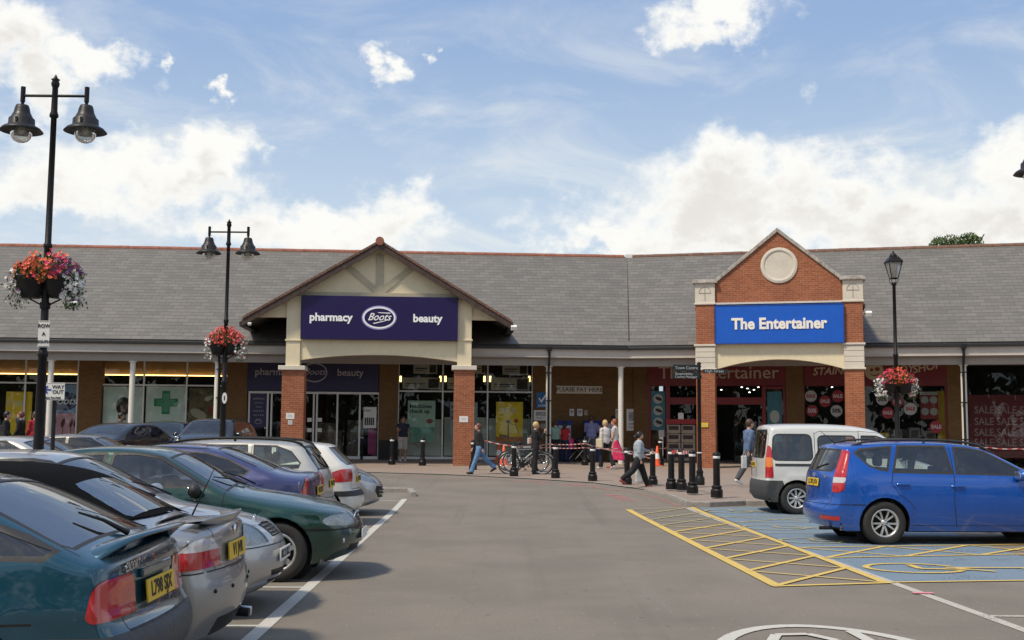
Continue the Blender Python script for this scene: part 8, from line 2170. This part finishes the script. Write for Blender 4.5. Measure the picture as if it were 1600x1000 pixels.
    # hair
    if hair:
        m = MB(); m.ball(U(hd+Vector((-.018, 0, .022))), .108*s, 16, 0, (.98, .86, 1.10))
        if hairlen > 0: m.tube([U(hd+Vector((-.05, 0, .0))), U(hd+Vector((-.075, 0, -.08))), U(hd+Vector((-.08, 0, -.08-hairlen)))], [.085*s, .08*s, .045*s], 12)
        if hairlen > .05: 
            for e in (-1, 1): m.tube([U(hd+Vector((.0, e*.065, .04))), U(hd+Vector((-.02, e*.078, -.08)))], [.035*s, .03*s], 8)
        o = fuse('hair', m, hair, r, .014, 3)
        bm = bmesh.new(); bm.from_mesh(o.data); c = U(hd+Vector((.075, 0, -.03))); kill = [v for v in bm.verts if (v.co-c).length < .074*s and v.co.x > U(hd).x+.02*s]
        for v in bm.verts:
            dd = v.co-c
            if v.co.x > U(hd).x+.0 and dd.length < .088*s: v.co += Vector((-.06*s, 0, 0))
        bm.to_mesh(o.data); bm.free()
    # top
    if top:
        m = MB(); t0 = topz
        zz = [z for z in (t0, 1.0, 1.08, 1.2, 1.33, 1.39, 1.435)]; prof = {1.0: (.125, .175), 1.08: (.115, .160), 1.2: (.128, .178), 1.33: (.115, .185), 1.39: (.085, .15), 1.435: (.058, .068)}
        ell(m, [tuple(U((lean*(z-.9)+.005, 0, z)))+tuple(v*s*b for v in prof.get(z, (.130, .178))) for z in zz])
        for i, sd_ in enumerate((1, -1)):
            shd, el, wr, pc_ = hands[i]; e_ = shd.lerp(el, sleeve*2) if sleeve < .5 else el
            pts = [U(shd+Vector((0, -sd_*.04, .0))), U(shd), U(shd.lerp(e_, .5)), U(e_)]; rs = [.06*s, .066*s*b, .058*s*b, .052*s*b]
            if sleeve >= .5: w_ = el.lerp(wr, min(1, (sleeve-.5)*2)*.97); pts += [U(el.lerp(w_, .5)), U(w_)]; rs += [.047*s, .038*s]
            m.tube(pts, rs, 12)
        fuse('top', m, top, r, .014, 3)
    if bottom:
        m = MB()
        if kind == 'skirt':
            hz = hem if hem else .25; mid = (J[1][2]+J[-1][2])/2
            ell(m, [tuple(U((mid.x*(1-(z-hz)/(1.0-hz))*.8, 0, z)))+(rx*s*b, ry*s*b) for z, rx, ry in ((hz, .25, .21), (hz+.03, .25, .21), (.6, .19, .19), (.85, .13, .18), (1.02, .11, .155))])
            if legs[0]-legs[2]: pass
        else:
            ell(m, [tuple(U((0, 0, z)))+(rx*s*b, ry*s*b) for z, rx, ry in ((.82, .115, .165), (.90, .125, .175), (.98, .115, .165), (1.03, .108, .155))])
            for sd_ in (1, -1):
                hip, kn, an, sh = J[sd_]
                if kind == 'shorts': m.tube([U(hip), U(hip.lerp(kn, .5)), U(kn.lerp(an, .12))], [.105*s*b, .098*s*b, .092*s*b], 12)
                else: m.tube([U(hip), U(hip.lerp(kn, .5)), U(kn), U(kn.lerp(an, .5)), U(an+Vector((0, 0, -.005)))], [.108*s*b, .092*s*b, .074*s*b, .072*s*b, (.085 if kind == 'flared' else .066)*s], 12)
        fuse('skirt' if kind == 'skirt' else 'shorts' if kind == 'shorts' else 'trousers', m, bottom, r, .014, 3)
    if shoes:
        for sd_ in (1, -1):
            hip, kn, an, sh = J[sd_]; m = MB(); fd = Vector((cos(sh*.6), 0, sin(sh*.6))); u_ = Vector((0, 0, -.055))
            m.tube([U(an+Vector((-.06, 0, -.045))), U(an+Vector((-.02, 0, -.03))), U(an+fd*.07+u_*.9), U(an+fd*.17+u_*1.1)], [.038*s, .047*s, .044*s, .028*s], 10); fuse('shoe', m, shoes, r, .014, 2)
    return r, U, hands
HB = plain('hair_black', (.010, .009, .009), .45, var=.3, scale=20); HBL = plain('hair_blonde', (.50, .34, .15), .5, var=.3, scale=20); HR = plain('hair_auburn', (.22, .07, .025), .5, var=.3, scale=20); HBR = plain('hair_brown', (.06, .03, .018), .5, var=.3, scale=20); HG = plain('hair_redbrown', (.13, .045, .03), .5, var=.3, scale=20)
CK = cloth('black_cloth', (.012, .012, .014)); CJ = cloth('blue_jeans', (.12, .23, .42)); CW = cloth('white_cloth', (.62, .60, .57)); CS = cloth('stone_shorts', (.42, .38, .34)); CSA = cloth('sage_vest', (.22, .36, .30)); CR = cloth('red_cloth', (.40, .02, .03)); CP = cloth('pink_skirt', (.62, .03, .12)); CB = cloth('pale_blue_shirt', (.20, .22, .42)); CD = cloth('denim_shirt', (.10, .15, .26)); CG = cloth('grey_jeans', (.075, .08, .09)); CN = cloth('navy_cloth', (.02, .025, .05))
def stripe_cloth():
    m = NT('striped_top'); oc = m.coord(); sx = m.n('ShaderNodeSeparateXYZ'); m.set(sx, 0, oc); f = m.math('FRACT', m.math('MULTIPLY', sx.outputs[2], 28)); n = m.noise(8, 4, .6, oc, 1); m.col(m.mix(m.math('GREATER_THAN', f, .5), (.20, .24, .28), (.40, .46, .50))); m.rough(.9); m.bump(n, .5, .03); return m.mat
CST = stripe_cloth(); SHK = plain('shoe_black', (.015, .013, .013), .5); SHW = plain('shoe_white', (.6, .6, .58), .5); SHR = plain('sandal_red', (.35, .06, .05), .5)
def bag(r, U, name, c, size, mat, strap=None):
    m = MB(); m.cbox(U(c), size); o = m.build(name, mat, r, bevel=.025)
    if strap: m = MB(); m.tube([U(v) for v in strap], .008, 6); m.build('strap', mat, o)
    return o
r, U, h = person('woman in black jumper and flared blue jeans walking left past the right pier', 749, 741, 659.5, pi+.15, (20, 2, -28, 22), ((-18, 12), (14, 12)), CK, CJ, HG, SHK, kind='flared', lean=.06, topz=.96)
r, U, h = person('man in dark T-shirt and stone shorts leaning at the shop window', 629, 720.5, 651, -pi/2+.3, (2, 4, 10, 25), ((-10, 40), (10, 95)), CN, CS, HBR, SHW, kind='shorts', sleeve=.2, skin=SKIND, build=1.08)
r, U, h = person('blonde woman in black on the phone with a pink handbag, by the bicycles', 836, 741, 659, .3, (4, 2, -4, 2), ((15, 20), (30, 125)), CK, CK, HBL, SHK, hairlen=.0, kind='flared', build=1.08)
bag(r, U, 'handbag', (-.02, .27, 1.06), (.30, .10, .20), plain('bag_pink', (.66, .48, .42), .5), [(-.12, .24, 1.12), (.0, .17, 1.44), (.10, .24, 1.12)])
r, U, h = person('person in a sage green vest at the left pay machine, back turned', 868, 722, 657, pi/2, (2, 2, -3, 2), ((20, 70), (15, 70)), CSA, CK, HBR, SHK, sleeve=.08)
r, U, h = person('woman with long dark hair in red beside the left pay machine', 882, 722, 659, pi/2-.4, (2, 2, -3, 2), ((25, 60), (15, 50)), CR, CN, HB, SHK, hairlen=.18, sleeve=.3)
bag(r, U, 'shopping_bag', (.05, -.30, .75), (.25, .14, .40), plain('bag_magenta', (.55, .03, .18), .5), [(.0, -.28, .95), (.02, -.26, 1.02), (.08, -.28, .95)])
r, U, h = person('tall man in a pale blue shirt at the right pay machine, back turned', 924, 722, 649, pi/2, (2, 2, -3, 2), ((20, 80), (20, 60)), CB, CG, HBR, SHK, build=1.12, topz=.84)
r, U, h = person('blonde woman in white cardigan and black trousers with a cream bag', 946, 733, 656.5, pi*.72, (12, 4, -16, 12), ((0, 25), (30, 60)), CW, CK, HBL, SHW, build=1.06, topz=.86, kind='flared')
bag(r, U, 'shoulder_bag', (-.02, .30, .88), (.30, .10, .32), plain('bag_cream', (.52, .46, .32), .6), [(-.10, .27, 1.0), (-.02, .18, 1.43), (.08, .27, 1.0)])
r, U, h = person('auburn haired woman in white top and long bright pink skirt', 961, 731, 654.5, pi*.9, (10, 4, -24, 16), ((5, 30), (-15, 20)), CW, CP, HR, SHR, sleeve=.25, kind='skirt', hem=.26)
r, U, h = person('dark haired person in a lilac top behind the two women', 958, 722, 650, pi*.6, (3, 2, -3, 2), ((5, 30), (5, 30)), cloth('lilac_cloth', (.36, .33, .42)), CG, HB, SHK)
r, U, h = person('woman with tied black hair in a striped grey top striding right past the bollards', 998, 762, 672, .12, (22, 4, -30, 24), ((38, 40), (-8, 20)), CST, CK, HB, SHR, build=1.26, topz=.90, skin=SKIN)
m = MB(); m.ball((0, 0, 0), .052, 12, 0, (1, .9, 1.1)); o = m.build('hair_bun', HB, r); o.location = U(Vector((-.10, 0, 1.53)))
bag(r, U, 'carrier_bag', (.10, .26, .40), (.24, .09, .40), plain('bag_white', (.50, .52, .53), .5, var=.35, scale=8), [(.05, .26, .60), (.08, .25, .74), (.15, .26, .60)])
r, U, h = person('dark haired man in denim shirt and grey jeans walking right behind the van', 1171, 757, 653, .25, (26, 4, -22, 12), ((10, 20), (-20, 16)), CD, CG, HBR, SHW, build=1.1, topz=.86, lift=.10)
bag(r, U, 'carrier_bag', (-.26, -.24, .60), (.15, .08, .34), MATS['bag_white'], [(-.29, -.24, .76), (-.25, -.23, .88), (-.22, -.24, .76)])
r, U, h = person('woman in a red sundress and white top behind the blue car', 1524, 727, 651, -.2, (6, 3, -8, 5), ((35, 40), (30, 30)), CW, CR, HBR, SHK, sleeve=.1, kind='skirt', hem=.45)
r, U, h = person('man in a black T-shirt pushing something beyond the blue car bonnet', 1573, 730, 648, .15, (6, 3, -8, 5), ((55, 25), (50, 25)), CK, CG, HBR, SHK, sleeve=.22, lean=.12)
r, U, h = person('person in grey standing half hidden between the two by the sale window', 1556, 722, 653, pi/2, (2, 2, -3, 2), ((5, 30), (5, 30)), CG, CK, HBR, SHK)
r, U, h = person('dark haired person behind the black saloon by the white post', 185, 727, 645, 0.2, (2, 2, -3, 2), ((5, 30), (5, 30)), CN, CK, HB, SHK, skin=SKIND)
r, U, h = person('dark haired shopper at the left edge before the yellow poster', 6, 730, 640, .3, (2, 2, -3, 2), ((5, 30), (5, 30)), CK, CK, HB, SHK)
r, U, h = person('shopper with brown hair before the yellow poster, second from the left edge', 30, 728, 641, pi, (2, 2, -3, 2), ((5, 30), (5, 30)), CK, CK, HG, SHK)
r, U, h = person('person with fair brown hair just left of the big lamp post', 52, 728, 640, pi*.8, (2, 2, -3, 2), ((5, 30), (5, 30)), CR, CN, HBR, SHK)
r, U, h = person('person reaching from inside the toy shop doorway', 1150, 722, 655, 0, (2, 2, -3, 2), ((60, 30), (5, 30)), CK, CK, HBR, SHK, skin=SKIN)
